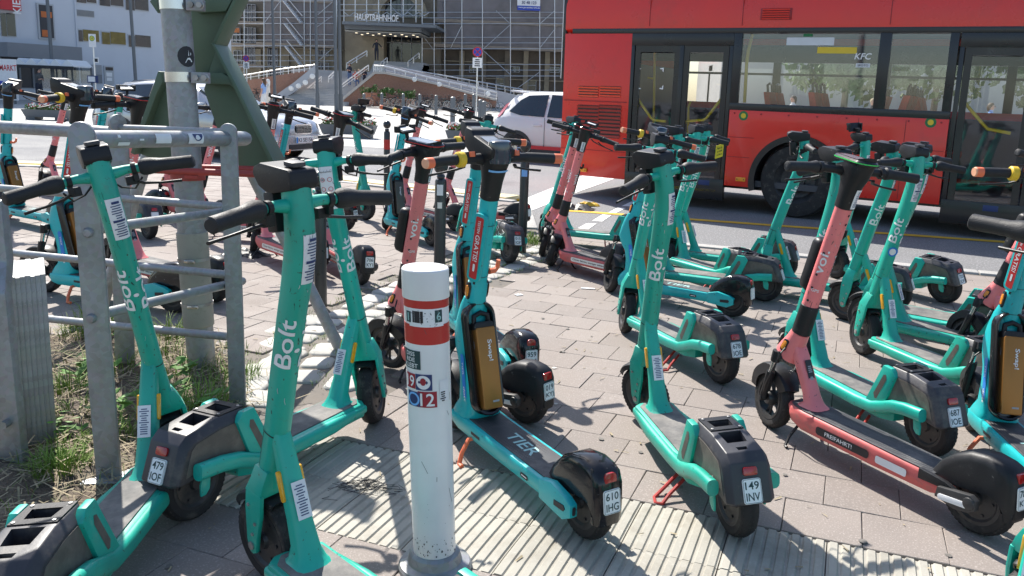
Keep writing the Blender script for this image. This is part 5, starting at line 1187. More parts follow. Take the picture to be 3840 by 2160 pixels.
rr = random.Random(77); mgum = MB(); mst = MB()
for i in range(420):
    s_, n_ = rr.uniform(-3.5, 4.5), rr.uniform(1.2, 8.2); p = xy(s_, n_)
    if inside(p, BED) or not inside(p, PAVE) or cdist(p) < .35 or TN0 < n_ < TN1: continue
    r_ = rr.uniform(.006, .017); k = 7; (mgum if i % 3 else mst).add([(p[0] + r_ * rr.uniform(.6, 1.2) * math.cos(6.283 * j / k), p[1] + r_ * rr.uniform(.6, 1.2) * math.sin(6.283 * j / k), .0042) for j in range(k)], [tuple(range(k))])
tag(mgum.build('gum_spots', mat('old gum', (.17, .155, .14), .8, 0, .2, 9, coords='world'), pv, 0), kind='stuff'); tag(mst.build('pale_spots', mat('pale gum', (.5, .47, .43), .8, 0, .1, 9, coords='world'), pv, 0), kind='stuff')
md = MB()
for i in range(900):
    p = xy(rr.uniform(-3.2, 4.), rr.uniform(1.3, 7.5))
    if not inside(p, PAVE): continue
    a = rr.uniform(0, 6.28); L, w2 = rr.uniform(.004, .02), rr.uniform(.001, .004); c, d = math.cos(a), math.sin(a)
    md.add([(p[0] - c * L - d * w2, p[1] - d * L + c * w2, .004), (p[0] + c * L - d * w2, p[1] + d * L + c * w2, .0075), (p[0] + c * L + d * w2, p[1] + d * L - c * w2, .0055), (p[0] - c * L + d * w2, p[1] - d * L - c * w2, .0045)], [(0, 1, 2, 3)])
tag(md.build('litter_bits', M['straw'], pv, 0), kind='stuff')
# ================================================================ red bus
M.update(
 busred=mat('bus red paint', (.72, .022, .012), .3, 0, .06, 1.5, ((.5, .04, .025), .55, .85, 1.6), (.04, 1.2, .02), coat=.35),
 busdark=mat('bus dark red grille', (.30, .008, .012), .4, 0, .08, 4),
 busblk=mat('bus black trim', (.012, .012, .014), .3, 0, .1, 3, ((.04, .04, .04), .6, .8, 4.), coat=.2),
 busint=mat('bus interior grey', (.20, .20, .21), .7, 0, .05, 2), buscei=mat('bus ceiling', (.42, .42, .42), .7, 0, .05, 2), busfl=mat('bus floor', (.06, .062, .07), .6, 0, .1, 3),
 seat=mat('red seat fabric', (.62, .035, .03), .8, 0, .15, 20), ypole=mat('yellow handrail', (.85, .62, .02), .35, 0, .05, 5, coat=.3),
 glass=glassmat('bus glass', (.97, .98, .98), .03, .03, .0), glassd=glassmat('door glass', (.95, .96, .97), .0, .03, .0),
 bgreen=mat('green badge', (.01, .16, .05), .4, 0, .05, 5), byel=mat('yellow badge', (.7, .5, .03), .4, 0, .05, 5), lorange=mat('orange marker lamp', (.85, .30, .01), .3, 0, .1, 20, coat=.4),
 vinyl=mat('etched film', (.62, .64, .66), .6, 0, .05, 9),
)
w_ = gnd(2980, 820, -.1); BP = Vector((w_.x, w_.y, -.1)); BD = (math.cos(R(-30)), math.sin(R(-30)))
bus = empty('city_bus', BP, (0, 0, R(-30))); tag(bus, 'red city bus with black framed doors and yellow handrails inside', 'bus')
def bt_(u, v): t, z = onpl(u, v, BP, BD); return t, z + .1
X0, X1, W = -3.52, 8.6, 2.5; ZB = .30; ZR = 3.02
def pan(name, poly, y0, y1, m, parent=bus, bevel=.004, smooth=35): return MB().prism(poly, y0, y1).build(name, M[m] if isinstance(m, str) else m, parent, smooth, bevel)
def rect(a, b, c, d): return [(a, b), (c, b), (c, d), (a, d)]
tb_ = bt_(2150, 108)[1]; zb = bt_(2150, 126)[1]; zw = bt_(2900, 392)[1]          # black band and window sill heights
dL0, dR0 = bt_(2362, 300)[0], bt_(2742, 300)[0]
wA, wB, wC, wD = bt_(2776, 250)[0], bt_(3289, 250)[0], bt_(3333, 250)[0], bt_(3551, 250)[0]; wE = bt_(3585, 250)[0]
zt = tb_ - .02
# rear red panel with louvres
rp = pan('rear_panel', rect(X0, ZB, dL0, zb), 0, .05, 'busred')
for u0, u1, v0, v1, n, m in ((2172, 2242, 322, 366, 4, 'busred'), (2252, 2325, 322, 366, 4, 'busred'), (2168, 2240, 392, 520, 9, 'busdark'), (2248, 2322, 392, 520, 9, 'busdark')):
    a, z1 = bt_(u0, v0); c, z0 = bt_(u1, v1); MB().box(((a + c) / 2, -.0005, (z0 + z1) / 2), (c - a, .006, z1 - z0)).build('grille_back', M['busblk'], bus)
    for i in range(n):
        z = z0 + (z1 - z0) * (i + .5) / n; MB().box(((a + c) / 2, -.008, z), (c - a + .02, .012, (z1 - z0) / n * .62), (.35, 0, 0)).build('louvre', M[m], bus)
a, z = bt_(2162, 392); MB().box(((X0 + dL0) / 2, -.004, z + .06), (dL0 - X0 - .06, .008, .014)).build('panel_seam', M['busdark'], bus)
MB().box(((X0 + dL0) / 2, -.002, bt_(2250, 565)[1]), (dL0 - X0 - .02, .006, .006)).build('panel_seam', M['busdark'], bus)
# band, roof cove, roof
pan('black_band', rect(X0 + .12, zb, X1 - .1, tb_), -.006, .05, 'busblk')
prof = [(0, tb_), (-.004, tb_ + .25), (.03, tb_ + .5), (.12, ZR - .06), (.35, ZR + .02), (W / 2, ZR + .06), (W - .35, ZR + .02), (W - .12, ZR - .06), (W - .03, tb_ + .5), (W, tb_)]
inn = [(y + (.05 if y < W / 2 else -.05) * (1 if abs(y - W / 2) > .3 else 0), z - .05) for y, z in prof]
mb = MB(); mb.loft([[(x, y, z) for y, z in prof + inn[::-1]] for x in (X0, X0 + .02, X1 - .02, X1)]); mb.build('roof', M['busred'], bus, 40, 0)
a, z1 = bt_(2855, 32); c, z0 = bt_(2968, 74); MB().box(((a + c) / 2, -.006, (z0 + z1) / 2), (c - a, .014, z1 - z0)).build('vent_back', M['busdark'], bus, bevel=.004)
for i in range(5): MB().box(((a + c) / 2, -.018, z0 + (z1 - z0) * (i + .5) / 5), (c - a - .05, .014, (z1 - z0) / 5 * .5), (.4, 0, 0)).build('louvre', M['busred'], bus)
# lower red panels with wheel arches
def arch_panel(x0, x1, z0, z1, xc, r, nm):
    arc = [(xc + r * math.cos(R(a_)), .46 + r * math.sin(R(a_))) for a_ in range(200, -21, -10)]
    arc = [p for p in arc if p[1] > z0]; return pan(nm, [(x0, z0), (arc[0][0], z0)] + arc + [(arc[-1][0], z0), (x1, z0), (x1, z1), (x0, z1)], 0, .05, 'busred', bevel=.003)
arch_panel(dR0 + .01, wE, ZB + .05, zw - .09, -.04, .60, 'side_panel')
mb = MB(); rr0, rr1 = .535, .60
arc = [R(a_) for a_ in range(195, -16, -7)]; mb.loft([[(-.04 + r_ * math.cos(a_), y, .46 + r_ * math.sin(a_)) for r_, y in ((rr0, -.012), (rr1 + .012, -.012), (rr1 + .012, .3), (rr0, .3))] for a_ in arc]); mb.build('wheel_arch', M['busblk'], bus, 40)
for x0_, x1_, z in ((dR0 + .02, -.62, 1.0), (dR0 + .02, -.66, .74), (.62, wE - .02, .98)): MB().box(((x0_ + x1_) / 2, -.001, z), (x1_ - x0_, .004, .007)).build('panel_seam', M['busdark'], bus)
for x_ in (.66, 1.2): MB().box((x_, -.001, .85), (.007, .004, .95)).build('panel_seam', M['busdark'], bus)
for x_ in (-2.2, -.9, .9, 2.4, 4.2): MB().box((x_, -.004, tb_ + .25), (.008, .006, .44)).build('roof_seam', M['busdark'], bus)
for i_ in range(8): MB().lathe([(.0001, -.006), (.012, -.004), (.012, .004)], 8, Matrix.Translation((dR0 + .08 + (wE - dR0 - .16) * i_ / 7, 0, zw - .13))).build('rivet', M['busdark'], bus)
dF0, dF1 = wE + .02, wE + 1.62
pan('window_sill', rect(dR0, zw - .09, wE, zw), -.004, .05, 'busblk')
arch_panel(dF1 + .02, X1, ZB + .05, zw - .09, 6.0, .60, 'side_panel'); pan('window_sill', rect(dF1, zw - .09, X1, zw), -.004, .05, 'busblk')
for a, b in ((dR0 + .002, wA), (wB, wC), (wD, wE), (dF1, dF1 + .1), (dF1 + 1.9, dF1 + 2.02), (dF1 + 3.7, dF1 + 3.82), (X1 - .25, X1)): pan('window_pillar', rect(a, zw, b, zb), -.003, .06, 'busblk')
def glz(nm, x0, x1, z0, z1, y=.02, m='glass'): return MB().box(((x0 + x1) / 2, y, (z0 + z1) / 2), (x1 - x0, .006, z1 - z0)).build(nm, M[m], bus, 0)
glz('window_pane', wA, wB, zw, zb - .01); glz('window_pane', wC, wD, zw, zb - .01)
for a, b in ((dF1 + .1, dF1 + 1.9), (dF1 + 2.02, dF1 + 3.7), (dF1 + 3.82, X1 - .25)): glz('window_pane', a, b, zw, zb)
# doors
def door(x0, x1, leaves, inner=None):
    pan('door_header', rect(x0, zb - .02 - .14, x1, zb), -.002, .08, 'busblk'); pan('door_step', rect(x0, .14, x1, .42), .0, .08, 'busblk')
    pan('door_post', rect(x0, .42, x0 + .05, zb - .16), .0, .08, 'busblk'); pan('door_post', rect(x1 - .05, .42, x1, zb - .16), .0, .08, 'busblk')
    for a, b in leaves:
        z0, z1 = .30, zb - .16
        mb = MB()
        for q in (rect(a, z0, a + .075, z1), rect(b - .075, z0, b, z1), rect(a + .075, z1 - .09, b - .075, z1), rect(a + .075, z0, b - .075, z0 + .12)): mb.prism(q, .012, .055)
        lf = mb.build('door_leaf', M['busblk'], bus, 35); 
        g_ = MB().box(((a + b) / 2, .03, (z0 + z1) / 2), (b - a - .15, .006, z1 - z0 - .2)).build('door_pane', M['glassd'], lf, 0)
        MB().box(((a + b) / 2 + .1, .008, z0 + .06), (.16, .02, .07)).build('door_handle', M['inkn'], lf, bevel=.005)
lm = (bt_(2524, 300)[0] + bt_(2576, 300)[0]) / 2
door(dL0, dR0, ((dL0 + .06, lm - .03), (lm + .03, dR0 - .06))); pan('door_mullion', rect(lm - .03, .42, lm + .03, zb - .16), .0, .075, 'busblk')
door(dF0, dF1, ((dF0 + .06, (dF0 + dF1) / 2 - .01), ((dF0 + dF1) / 2 + .01, dF1 - .06)))
MB().box(((dL0 + dR0) / 2, .03, .26), (dR0 - dL0 - .2, .06, .03)).build('step_edge', M['byel'], bus)
# far side, ends, floor
FW = []
for a in range(7): FW.append((X0 + .9 + a * 1.62, X0 + .9 + a * 1.62 + 1.5))
pan('far_wall', rect(X0, ZB, X1, zw), W - .05, W, 'busred'); pan('far_header', rect(X0, zb - .25, X1, tb_), W - .05, W, 'busblk')
pan('far_corner', rect(X0, zw, FW[0][0], zb - .25), W - .05, W, 'busred')
for (a, b), (c, d) in zip(FW, FW[1:] + [(X1, X1)]): pan('far_pillar', rect(b, zw, c, zb - .25), W - .05, W, 'busblk'); MB().box(((a + b) / 2, W - .025, (zw + zb - .25) / 2), (b - a, .006, zb - .25 - zw)).build('window_pane', M['glass'], bus, 0); MB().box(((a + b) / 2, W - .03, zw + (zb - .25 - zw) * .72), (b - a, .03, .035)).build('window_bar', M['busblk'], bus)
pan('inner_lining', rect(X0 + .1, .5, X1 - .1, zw - .1), W - .09, W - .06, 'busint')
MB().box((X0 + .03, W / 2, (ZB + tb_) / 2), (.06, W - .1, tb_ - ZB)).build('rear_wall', M['busred'], bus); MB().box((X1 - .03, W / 2, (ZB + zw) / 2), (.06, W - .1, zw - ZB)).build('front_wall', M['busred'], bus); MB().box((X1 - .02, W / 2, (zb + zw) / 2), (.006, W - .1, zb - zw)).build('windscreen', M['glass'], bus)
MB().box(((X0 + X1) / 2, W / 2, .40), (X1 - X0 - .12, W - .12, .08)).build('floor', M['busfl'], bus); MB().box(((X0 + X1) / 2, W / 2, zb + .12), (X1 - X0 - .12, W - .4, .04)).build('ceiling', M['buscei'], bus)
MB().box((X0 + .5, W / 2, 1.2), (.9, W - .14, 1.5)).build('engine_bay', M['busint'], bus); MB().box((-.04, W / 2 + .2, .7), (1.25, W - .9, .55)).build('axle_box', M['busint'], bus)
MB().box((X0 - .06, .10, 2.45), (.05, .10, 1.5)).build('corner_strip', M['white'], bus, bevel=.01); MB().box((X0 - .02, .08, 2.45), (.06, .14, 1.56)).build('corner_frame', M['busblk'], bus, bevel=.01)
# wheels
for xc in (-.04, 6.0):
    for yc, sg in ((.17, -1), (W - .17, 1)):
        t = MB().lathe([(.29, -.13), (.40, -.14), (.455, -.13), (.475, -.09), (.48, 0), (.475, .09), (.455, .13), (.40, .14), (.29, .13)], 40, Matrix.Translation((xc, yc, .48)), True).build('wheel', M['rubber'], bus)
        MB().lathe([(.0001, sg * .05), (.09, sg * .05), (.10, sg * .02), (.16, sg * .0), (.22, sg * .02), (.27, sg * .09), (.295, sg * .12), (.295, -sg * .12), (.0001, -sg * .12)], 30, Matrix.Translation((xc, yc, .48))).build('rim', M['rim'], t)
MB().box(((X0 + X1) / 2, W / 2, .33), (X1 - X0 - .4, W - .8, .1)).build('underbody', M['busblk'], bus)
# seats, rails, labels
def seat(x, y, face=1, pair=2):
    for k in range(pair):
        yy = y + k * .46; lean = -.12 * face
        s_ = MB().loft([[(x + face * (-.02) + (z - .95) * lean * 2, yy - w2, z), (x + face * .07 + (z - .95) * lean * 2, yy - w2, z), (x + face * .07 + (z - .95) * lean * 2, yy + w2, z), (x + face * (-.02) + (z - .95) * lean * 2, yy + w2, z)] for z, w2 in ((.82, .2), (1.0, .21), (1.4, .2), (1.62, .17))]).build('seat', M['seat'], bus, 40, .02)
        MB().box((x + face * .24, yy, .86), (.44, .42, .1)).build('cushion', M['seat'], s_, 40, .03); MB().box((x + face * .2, yy, .63), (.08, .1, .4)).build('leg', M['busblk'], s_)
        MB().tube([(x - face * .12, yy - .11, 1.58), (x - face * .14, yy - .11, 1.72), (x - face * .14, yy, 1.745), (x - face * .14, yy + .11, 1.72), (x - face * .12, yy + .11, 1.58)], .018, 8).build('grab_handle', M['busblk'], s_)
seat(-.75, 1.5, 1); seat(.55, 1.5, -1); seat(.15, .36, 1); seat(1.02, .36, -1); seat(1.25, 1.5, 1); seat(4.3, .36); seat(4.3, 1.5); seat(5.4, .36); seat(5.4, 1.5)
def rail(pts, r=.017, nm='handrail'): return MB().tube(pts, r, 10).build(nm, M['ypole'], bus)
def ry(u, v, y):   # photo pixel -> point inside the bus at depth y behind the side plane
    n = Vector((math.sin(R(30)), math.cos(R(30)))); t, z = onpl(u, v, Vector((BP.x + n.x * y, BP.y + n.y * y)), BD); return (t, y, z + .1)
rail([ry(2372, 342, .12), ry(2440, 440, .12), ry(2452, 450, .12), ry(2497, 456, .12)], .02); rail([ry(2712, 362, .12), ry(2650, 442, .12), ry(2638, 450, .12), ry(2572, 455, .12), ry(2562, 480, .12)], .02)
rail([ry(2456, 150, .9), ry(2450, 520, .9)], .02); rail([ry(2395, 255, .9), ry(2420, 290, .9), ry(2450, 295, .9)], .018); rail([ry(2580, 500, 1.), ry(2582, 400, 1.), ry(2590, 380, 1.)], .018)
rail([ry(2822, 128, .5), ry(2806, 190, .5), ry(2800, 240, .5), ry(2792, 385, .5)], .022); rail([ry(3606, 372, .12), ry(3690, 470, .12), ry(3705, 484, .12), ry(3790, 500, .12)], .02)
rail([(1.7, 1.1, .45), (1.7, 1.1, 2.4)]); rail([(3.4, 1.1, .45), (3.4, 1.1, 2.4)])
def lab(nm, u0, v0, u1, v1, m, y=-.001, r=0, txt=None, tm='inkb', th=.04, parent=bus):
    a, z1 = bt_(u0, v0); c, z0 = bt_(u1, v1); f = lambda p, q: Vector(((a + c) / 2 + p, y, (z0 + z1) / 2 + q)); o = patch(MB(), f, c - a, z1 - z0, r=r).build(nm, M[m], parent, 0)
    if txt: f2 = lambda p, q: f(p, q) + Vector((0, -.0015, 0)); text_on(MB(), txt, th, f2).build('lettering', M[tm], o, 0) if False else None
    return f, (c - a), (z1 - z0), o
lab('white_notice', 2950, 140, 3126, 170, 'vinyl', .015); lab('yellow_notice', 3065, 176, 3211, 201, 'byel', .015); lab('green_notice', 3012, 126, 3046, 137, 'bgreen', .015)
f, ww, hh, o = lab('white_label', 3209, 237, 3261, 253, 'vinyl', .015); text_on(MB(), 'SPOTO', hh * .5, lambda p, q: f(p, q) + Vector((0, -.002, 0)), ww * .75).build('label_lettering', M['inkb'], o, 0)
a, z = bt_(3236, 211); b = bt_(3268, 211)[0] - bt_(3208, 211)[0]; mb = MB(); text_on(mb, 'KFC', .075, lambda p, q: Vector((a + p + q * .2, .014, z + q)), b); mb.build('window_lettering', M['letter'], bus, 0)
a, z = bt_(3000, 145)
for u, v in ((2788, 434), (3490, 459)):
    t, z = bt_(u, v)
    for r_, m, y in ((.062, 'bgreen', -.0015), (.034, 'byel', -.003)): MB().add([(t + r_ * math.cos(k * .314), y, z + r_ * math.sin(k * .314)) for k in range(20)], [tuple(range(20))]).build('round_badge', M[m], bus, 0)
for u, v in ((2187, 637), (2778, 672)):
    t, z = bt_(u, v); o = MB().box((t, -.012, z), (.13, .03, .055)).build('marker_lamp', M['lorange'], bus, bevel=.006)
    for dx in (-.045, .045): MB().lathe([(.0001, -.03), (.008, -.029), (.008, -.02)], 8, Matrix.Translation((t + dx, 0, z))).build('screw', M['busblk'], o)
for u, v, a_ in ((2394, 262, 40), (2480, 262, -40), (2394, 327, 140), (2478, 327, -140)):
    t, z = bt_(u, v); c_, s_ = math.cos(R(a_)), math.sin(R(a_)); MB().add([(t + (x * c_ - y * s_) * .05, .02, z + (x * s_ + y * c_) * .05) for x, y in ((0, .8), (.8, -.1), (.35, -.1), (0, .3), (-.35, -.1), (-.8, -.1))], [(0, 1, 2, 3), (0, 3, 4, 5)]).build('door_arrow', M['letter'], bus, 0)
# ================================================================ background: station, white building, plaza things
M.update(
 stone=mat('brown sandstone', (.22, .185, .14), .85, 0, .2, .7, ((.10, .08, .06), .5, .8, .5), (.4, 6), coords='world'),
 stone2=mat('pale sandstone', (.33, .28, .20), .85, 0, .2, .8, ((.18, .14, .1), .55, .8, .6), (.4, 6), coords='world'),
 stonebase=mat('sooty stone base', (.13, .105, .08), .85, 0, .25, .8, ((.06, .05, .04), .5, .8, .5), (.4, 6), coords='world'),
 brick=brickmat('red brown brick', (.24, .10, .065), (.30, .13, .08), (.30, .24, .2), 5.), coping=mat('pale coping', (.46, .44, .41), .7, 0, .06, 2),
 render=mat('pale blue grey render', (.55, .58, .64), .85, 0, .03, .6, ((.48, .50, .55), .6, .85, .4), (.1, 20), coords='world'), rendbase=mat('grey render base', (.22, .23, .25), .8, 0, .08, 1),
 frame=mat('grey window frame', (.42, .44, .47), .5, 0, .05, 2), darkglass=mat('dark window glass', (.025, .03, .038), .08, 0, .3, .6, spec=.8), yelglass=mat('yellow window glass', (.17, .125, .025), .25, 0, .3, 1.5), warmglass=mat('painted orange reflection', (.5, .16, .04), .3, 0, .2, 2),
 scaf=mat('scaffold tube', (.60, .62, .64), .45, .6, .1, 1), deckb=mat('scaffold deck', (.26, .22, .18), .8, 0, .2, 1), canopy=mat('canopy grey', (.16, .18, .20), .6, 0, .06, 1), soffit=mat('canopy soffit', (.42, .40, .35), .7, 0, .04, 1),
 lampglow=mat('lit downlight', (1, .9, .7), .5, 0, 0, emit=((1, .85, .6), 1.2)), lampglobe=mat('round wall lamp', (.85, .85, .83), .4, 0, .03, 3), postg=mat('grey lamp post', (.12, .135, .15), .5, 0, .06, 1), stepm=mat('grey stone step', (.40, .40, .40), .85, 0, .1, 1.2, coords='world'),
 rampw=mat('pale ramp wall', (.40, .42, .46), .8, 0, .04, 1), railm=mat('bright handrail', (.68, .69, .70), .3, .7, .05, 2),
 terra=mat('terracotta', (.36, .16, .10), .75, 0, .15, 3, ((.45, .3, .22), .6, .8, 4.)), trough=mat('grey planter', (.10, .115, .13), .6, 0, .08, 2), flowerw=mat('white flowers', (.8, .78, .76), .7, 0, .05, 3), flowerr=mat('red flowers', (.6, .05, .05), .7, 0, .1, 3), foliage=mat('planter foliage', (.075, .15, .035), .65, 0, .35, 4, coords='world'), treeleaf=mat('tree foliage', (.06, .115, .025), .65, 0, .4, .8, coords='world'), bark=mat('bark', (.10, .08, .06), .9, 0, .25, 3),
 shelter=glassmat('shelter glass', (.86, .90, .92), .10, .03, .12, (.6, .65, .68)), shroof=mat('white shelter roof', (.72, .75, .78), .4, 0, .04, 2), signblue=mat('sign blue', (.02, .06, .42), .45, 0, 0), signred=mat('sign red', (.55, .02, .03), .45, 0, 0), signyel=mat('sign yellow', (.75, .62, .08), .45, 0, 0), signgreen=mat('sign green', (.02, .25, .09), .45, 0, 0), posterd=mat('dark poster', (.025, .028, .04), .4, 0, .2, 2), postero=mat('orange poster print', (.5, .13, .03), .5, 0, .2, 3), bwall=mat('far pale facade', (.50, .47, .44), .85, 0, .08, .3, coords='world'),
)
def netmat():
    m = bpy.data.materials.new('scaffold netting'); m.use_nodes = True; nt = m.node_tree; nt.nodes.clear(); L = nt.links.new
    o = node(nt, 'ShaderNodeOutputMaterial'); t = node(nt, 'ShaderNodeBsdfTransparent'); d = node(nt, 'ShaderNodeBsdfDiffuse'); d.inputs[0].default_value = (.38, .355, .37, 1); tr = node(nt, 'ShaderNodeBsdfTranslucent'); tr.inputs[0].default_value = (.38, .35, .36, 1)
    n = node(nt, 'ShaderNodeTexNoise'); n.inputs['Scale'].default_value = .7; n.inputs['Detail'].default_value = 6; r = node(nt, 'ShaderNodeMapRange'); r.inputs[1].default_value = .35; r.inputs[2].default_value = .7; r.inputs[3].default_value = .55; r.inputs[4].default_value = .8
    g = node(nt, 'ShaderNodeNewGeometry'); L(g.outputs['Position'], n.inputs['Vector']); L(n.outputs['Fac'], r.inputs[0])
    x0 = node(nt, 'ShaderNodeMixShader'); x0.inputs[0].default_value = .35; L(d.outputs[0], x0.inputs[1]); L(tr.outputs[0], x0.inputs[2])
    x = node(nt, 'ShaderNodeMixShader'); L(r.outputs[0], x.inputs[0]); L(t.outputs[0], x.inputs[1]); L(x0.outputs[0], x.inputs[2]); L(x.outputs[0], o.inputs[0]); return m
M['net'] = netmat()
def pxbox(name, u0, v0, u1, v1, d, th, m, parent, org=(0, 0, 0), bevel=0):
    um, vm = (u0 + u1) / 2, (v0 + v1) / 2; xa, xb = atd(u0, vm, d).x, atd(u1, vm, d).x; za, zb_ = atd(um, v1, d).z, atd(um, v0, d).z
    return MB().box(Vector(((xa + xb) / 2, d + th / 2, (za + zb_) / 2)) - Vector(org), (xb - xa, th, zb_ - za)).build(name, M[m], parent, 35, bevel)
def pxtube(name, pts, r, m, parent, org=(0, 0, 0), n=6): return MB().tube([Vector(atd(*p)) - Vector(org) for p in pts], r, n).build(name, M[m], parent)
def pxpoly(name, px, d, th, m, parent, org=(0, 0, 0)):
    P = [atd(u, v, d) - Vector(org) for u, v in px]; mb = MB().loft([[(p.x, p.y, p.z) for p in P], [(p.x, p.y + th, p.z) for p in P]]); return mb.build(name, M[m], parent, 0)
# ---- station
SO = (-14, 78, 0); sb = empty('station_building', SO); tag(sb, 'scaffolded brown stone railway station with HAUPTBAHNHOF over its entrance', 'building')
pxbox('left_wing_wall', 800, -330, 1292, 182, 79.2, 3, 'stone', sb, SO); pxbox('left_wing_base', 800, 182, 1292, 420, 79.0, 3, 'stone2', sb, SO)
pxbox('right_wing_wall', 1655, -330, 2500, 186, 79.2, 3, 'stone', sb, SO); pxbox('right_wing_base', 1655, 186, 2500, 430, 79.0, 3, 'stonebase', sb, SO)
pxbox('portal_wall', 1292, -330, 1440, 420, 78.2, 3, 'stone2', sb, SO); pxbox('portal_wall', 1583, -330, 1655, 420, 78.2, 3, 'stone', sb, SO); pxbox('portal_lintel', 1440, 88, 1583, 130, 78.2, 3, 'stone', sb, SO); pxbox('portal_upper_wall', 1440, -330, 1583, 88, 78.9, 2, 'stone', sb, SO)
# arch over the canopy
C_ = atd(1505, 66, 78.6); rA = (atd(1578, 66, 78.6).x - atd(1432, 66, 78.6).x) / 2
def arcring(r0, r1, y0, y1, n=20): 
    mb = MB(); rings = []
    for k in range(n + 1):
        a = math.pi * k / n; rings.append([(C_.x + r * math.cos(a) - SO[0], y - SO[1], C_.z + r * math.sin(a)) for r, y in ((r0, y0), (r1, y0), (r1, y1), (r0, y1))])
    return mb.loft(rings)
arcring(rA, rA + .75, 77.7, 78.9).build('arch_ring', M['stone2'], sb); MB().add([(C_.x - SO[0], 78.75 - SO[1], C_.z)] + [(C_.x + rA * math.cos(math.pi * k / 20) - SO[0], 78.75 - SO[1], C_.z + rA * math.sin(math.pi * k / 20)) for k in range(21)], [(0, k, k + 1) for k in range(1, 21)]).build('arch_glass', M['darkglass'], sb)
for a in (45, 90, 135): MB().tube([(C_.x - SO[0], 78.7 - SO[1], C_.z), (C_.x + rA * math.cos(R(a)) - SO[0], 78.7 - SO[1], C_.z + rA * math.sin(R(a)))], .07, 6).build('arch_mullion', M['frame'], sb)
pxbox('entrance_back', 1436, 128, 1590, 236, 80.2, .2, 'posterd', sb, SO)
for u0, u1 in ((1438, 1468), (1470, 1505), (1507, 1542), (1544, 1580)):
    o = pxbox('glass_door', u0, 134, u1, 235, 79.6, .06, 'darkglass', sb, SO); pxbox('door_frame', u1 - .5, 132, u1 + 1.5, 236, 79.5, .1, 'frame', o, SO)
pxbox('door_transom', 1436, 160, 1582, 163, 79.5, .1, 'frame', sb, SO)
# windows
for u0, v0, u1, v1, nx, ny in ((868, 14, 894, 84, 2, 3), (914, 16, 958, 82, 3, 3), (872, 104, 900, 160, 2, 2), (916, 104, 958, 160, 3, 2), (876, 190, 905, 255, 2, 2), (916, 178, 956, 246, 3, 2), (1004, 172, 1040, 246, 2, 2), (1195, 190, 1230, 212, 2, 1), (1010, 262, 1060, 300, 3, 1), (1190, 236, 1232, 262, 3, 1), (1760, 248, 1792, 272, 2, 1), (1914, 250, 1948, 270, 2, 1), (2062, 252, 2098, 272, 2, 1), (1720, 300, 1760, 335, 2, 1), (1860, 290, 1890, 335, 1, 2), (1980, 300, 2010, 340, 1, 2)):
    o = pxbox('window', u0, v0, u1, v1, 78.9, .2, 'darkglass', sb, SO)
    for i in range(nx + 1): pxbox('window_bar', u0 + (u1 - u0) * i / nx - .8, v0, u0 + (u1 - u0) * i / nx + .8, v1, 78.8, .12, 'frame', o, SO)
    for j in range(ny + 1): pxbox('window_bar', u0, v0 + (v1 - v0) * j / ny - .8, u1, v0 + (v1 - v0) * j / ny + .8, 78.78, .12, 'frame', o, SO)
pxbox('reflection_patch', 878, 105, 898, 122, 78.7, .05, 'warmglass', sb, SO)  # orange reflection on the dark window, painted as a flat panel
for u in (1730, 1812, 1900, 1970, 2050, 2130): pxbox('pilaster', u - 9, 190, u + 9, 400, 78.7, .35, 'stone2' if u % 4 else 'stone', sb, SO)
for v in (188, 240, 300): pxbox('string_course', 1660, v - 2, 2300, v + 2, 78.75, .3, 'stone2', sb, SO)
for v in (180, 258): pxbox('string_course', 860, v - 2.5, 1290, v + 2.5, 78.75, .3, 'stone2', sb, SO)
for u in (970, 1075, 1180, 1270): pxbox('pilaster', u - 10, 184, u + 10, 400, 78.7, .35, 'stone2', sb, SO)
# canopy with letters
pxbox('canopy_slab', 1282, 86, 1636, 97, 71.5, 7, 'canopy', sb, SO); pxbox('canopy_fascia', 1292, 98, 1580, 115, 72.5, 5.8, 'canopy', sb, SO); q = [atd(1300, 114, 73), atd(1578, 114, 73)]; MB().box(Vector(((q[0].x + q[1].x) / 2, 75.2, q[0].z - .06)) - Vector(SO), (q[1].x - q[0].x, 5.4, .08)).build('canopy_soffit', M['soffit'], sb)
for i in range(6):
    for j in range(2): MB().lathe([(.0001, -.02), (.11, -.02), (.11, .02)], 10, Matrix.Translation(Vector((q[0].x + (q[1].x - q[0].x) * (i + .6) / 6.4, 74 + j * 2.2, q[0].z - .11)) - Vector(SO)) @ Matrix.Rotation(R(90), 4, 'X')).build('downlight', M['lampglow'], sb)
a, b = atd(1330, 66, 71.8), atd(1494, 66, 71.8); hL = atd(1412, 51, 71.8).z - atd(1412, 77, 71.8).z; cL = (a + b) / 2
mb = MB(); text_on(mb, 'HAUPTBAHNHOF', hL, lambda p, q_: Vector((cL.x + p, 71.8, cL.z + q_)) - Vector(SO), (b - a).length); mb.build('sign_letters', M['letter'], sb, 0)
pxbox('sign_rail', 1326, 77.5, 1498, 80, 71.8, .1, 'frame', sb, SO)
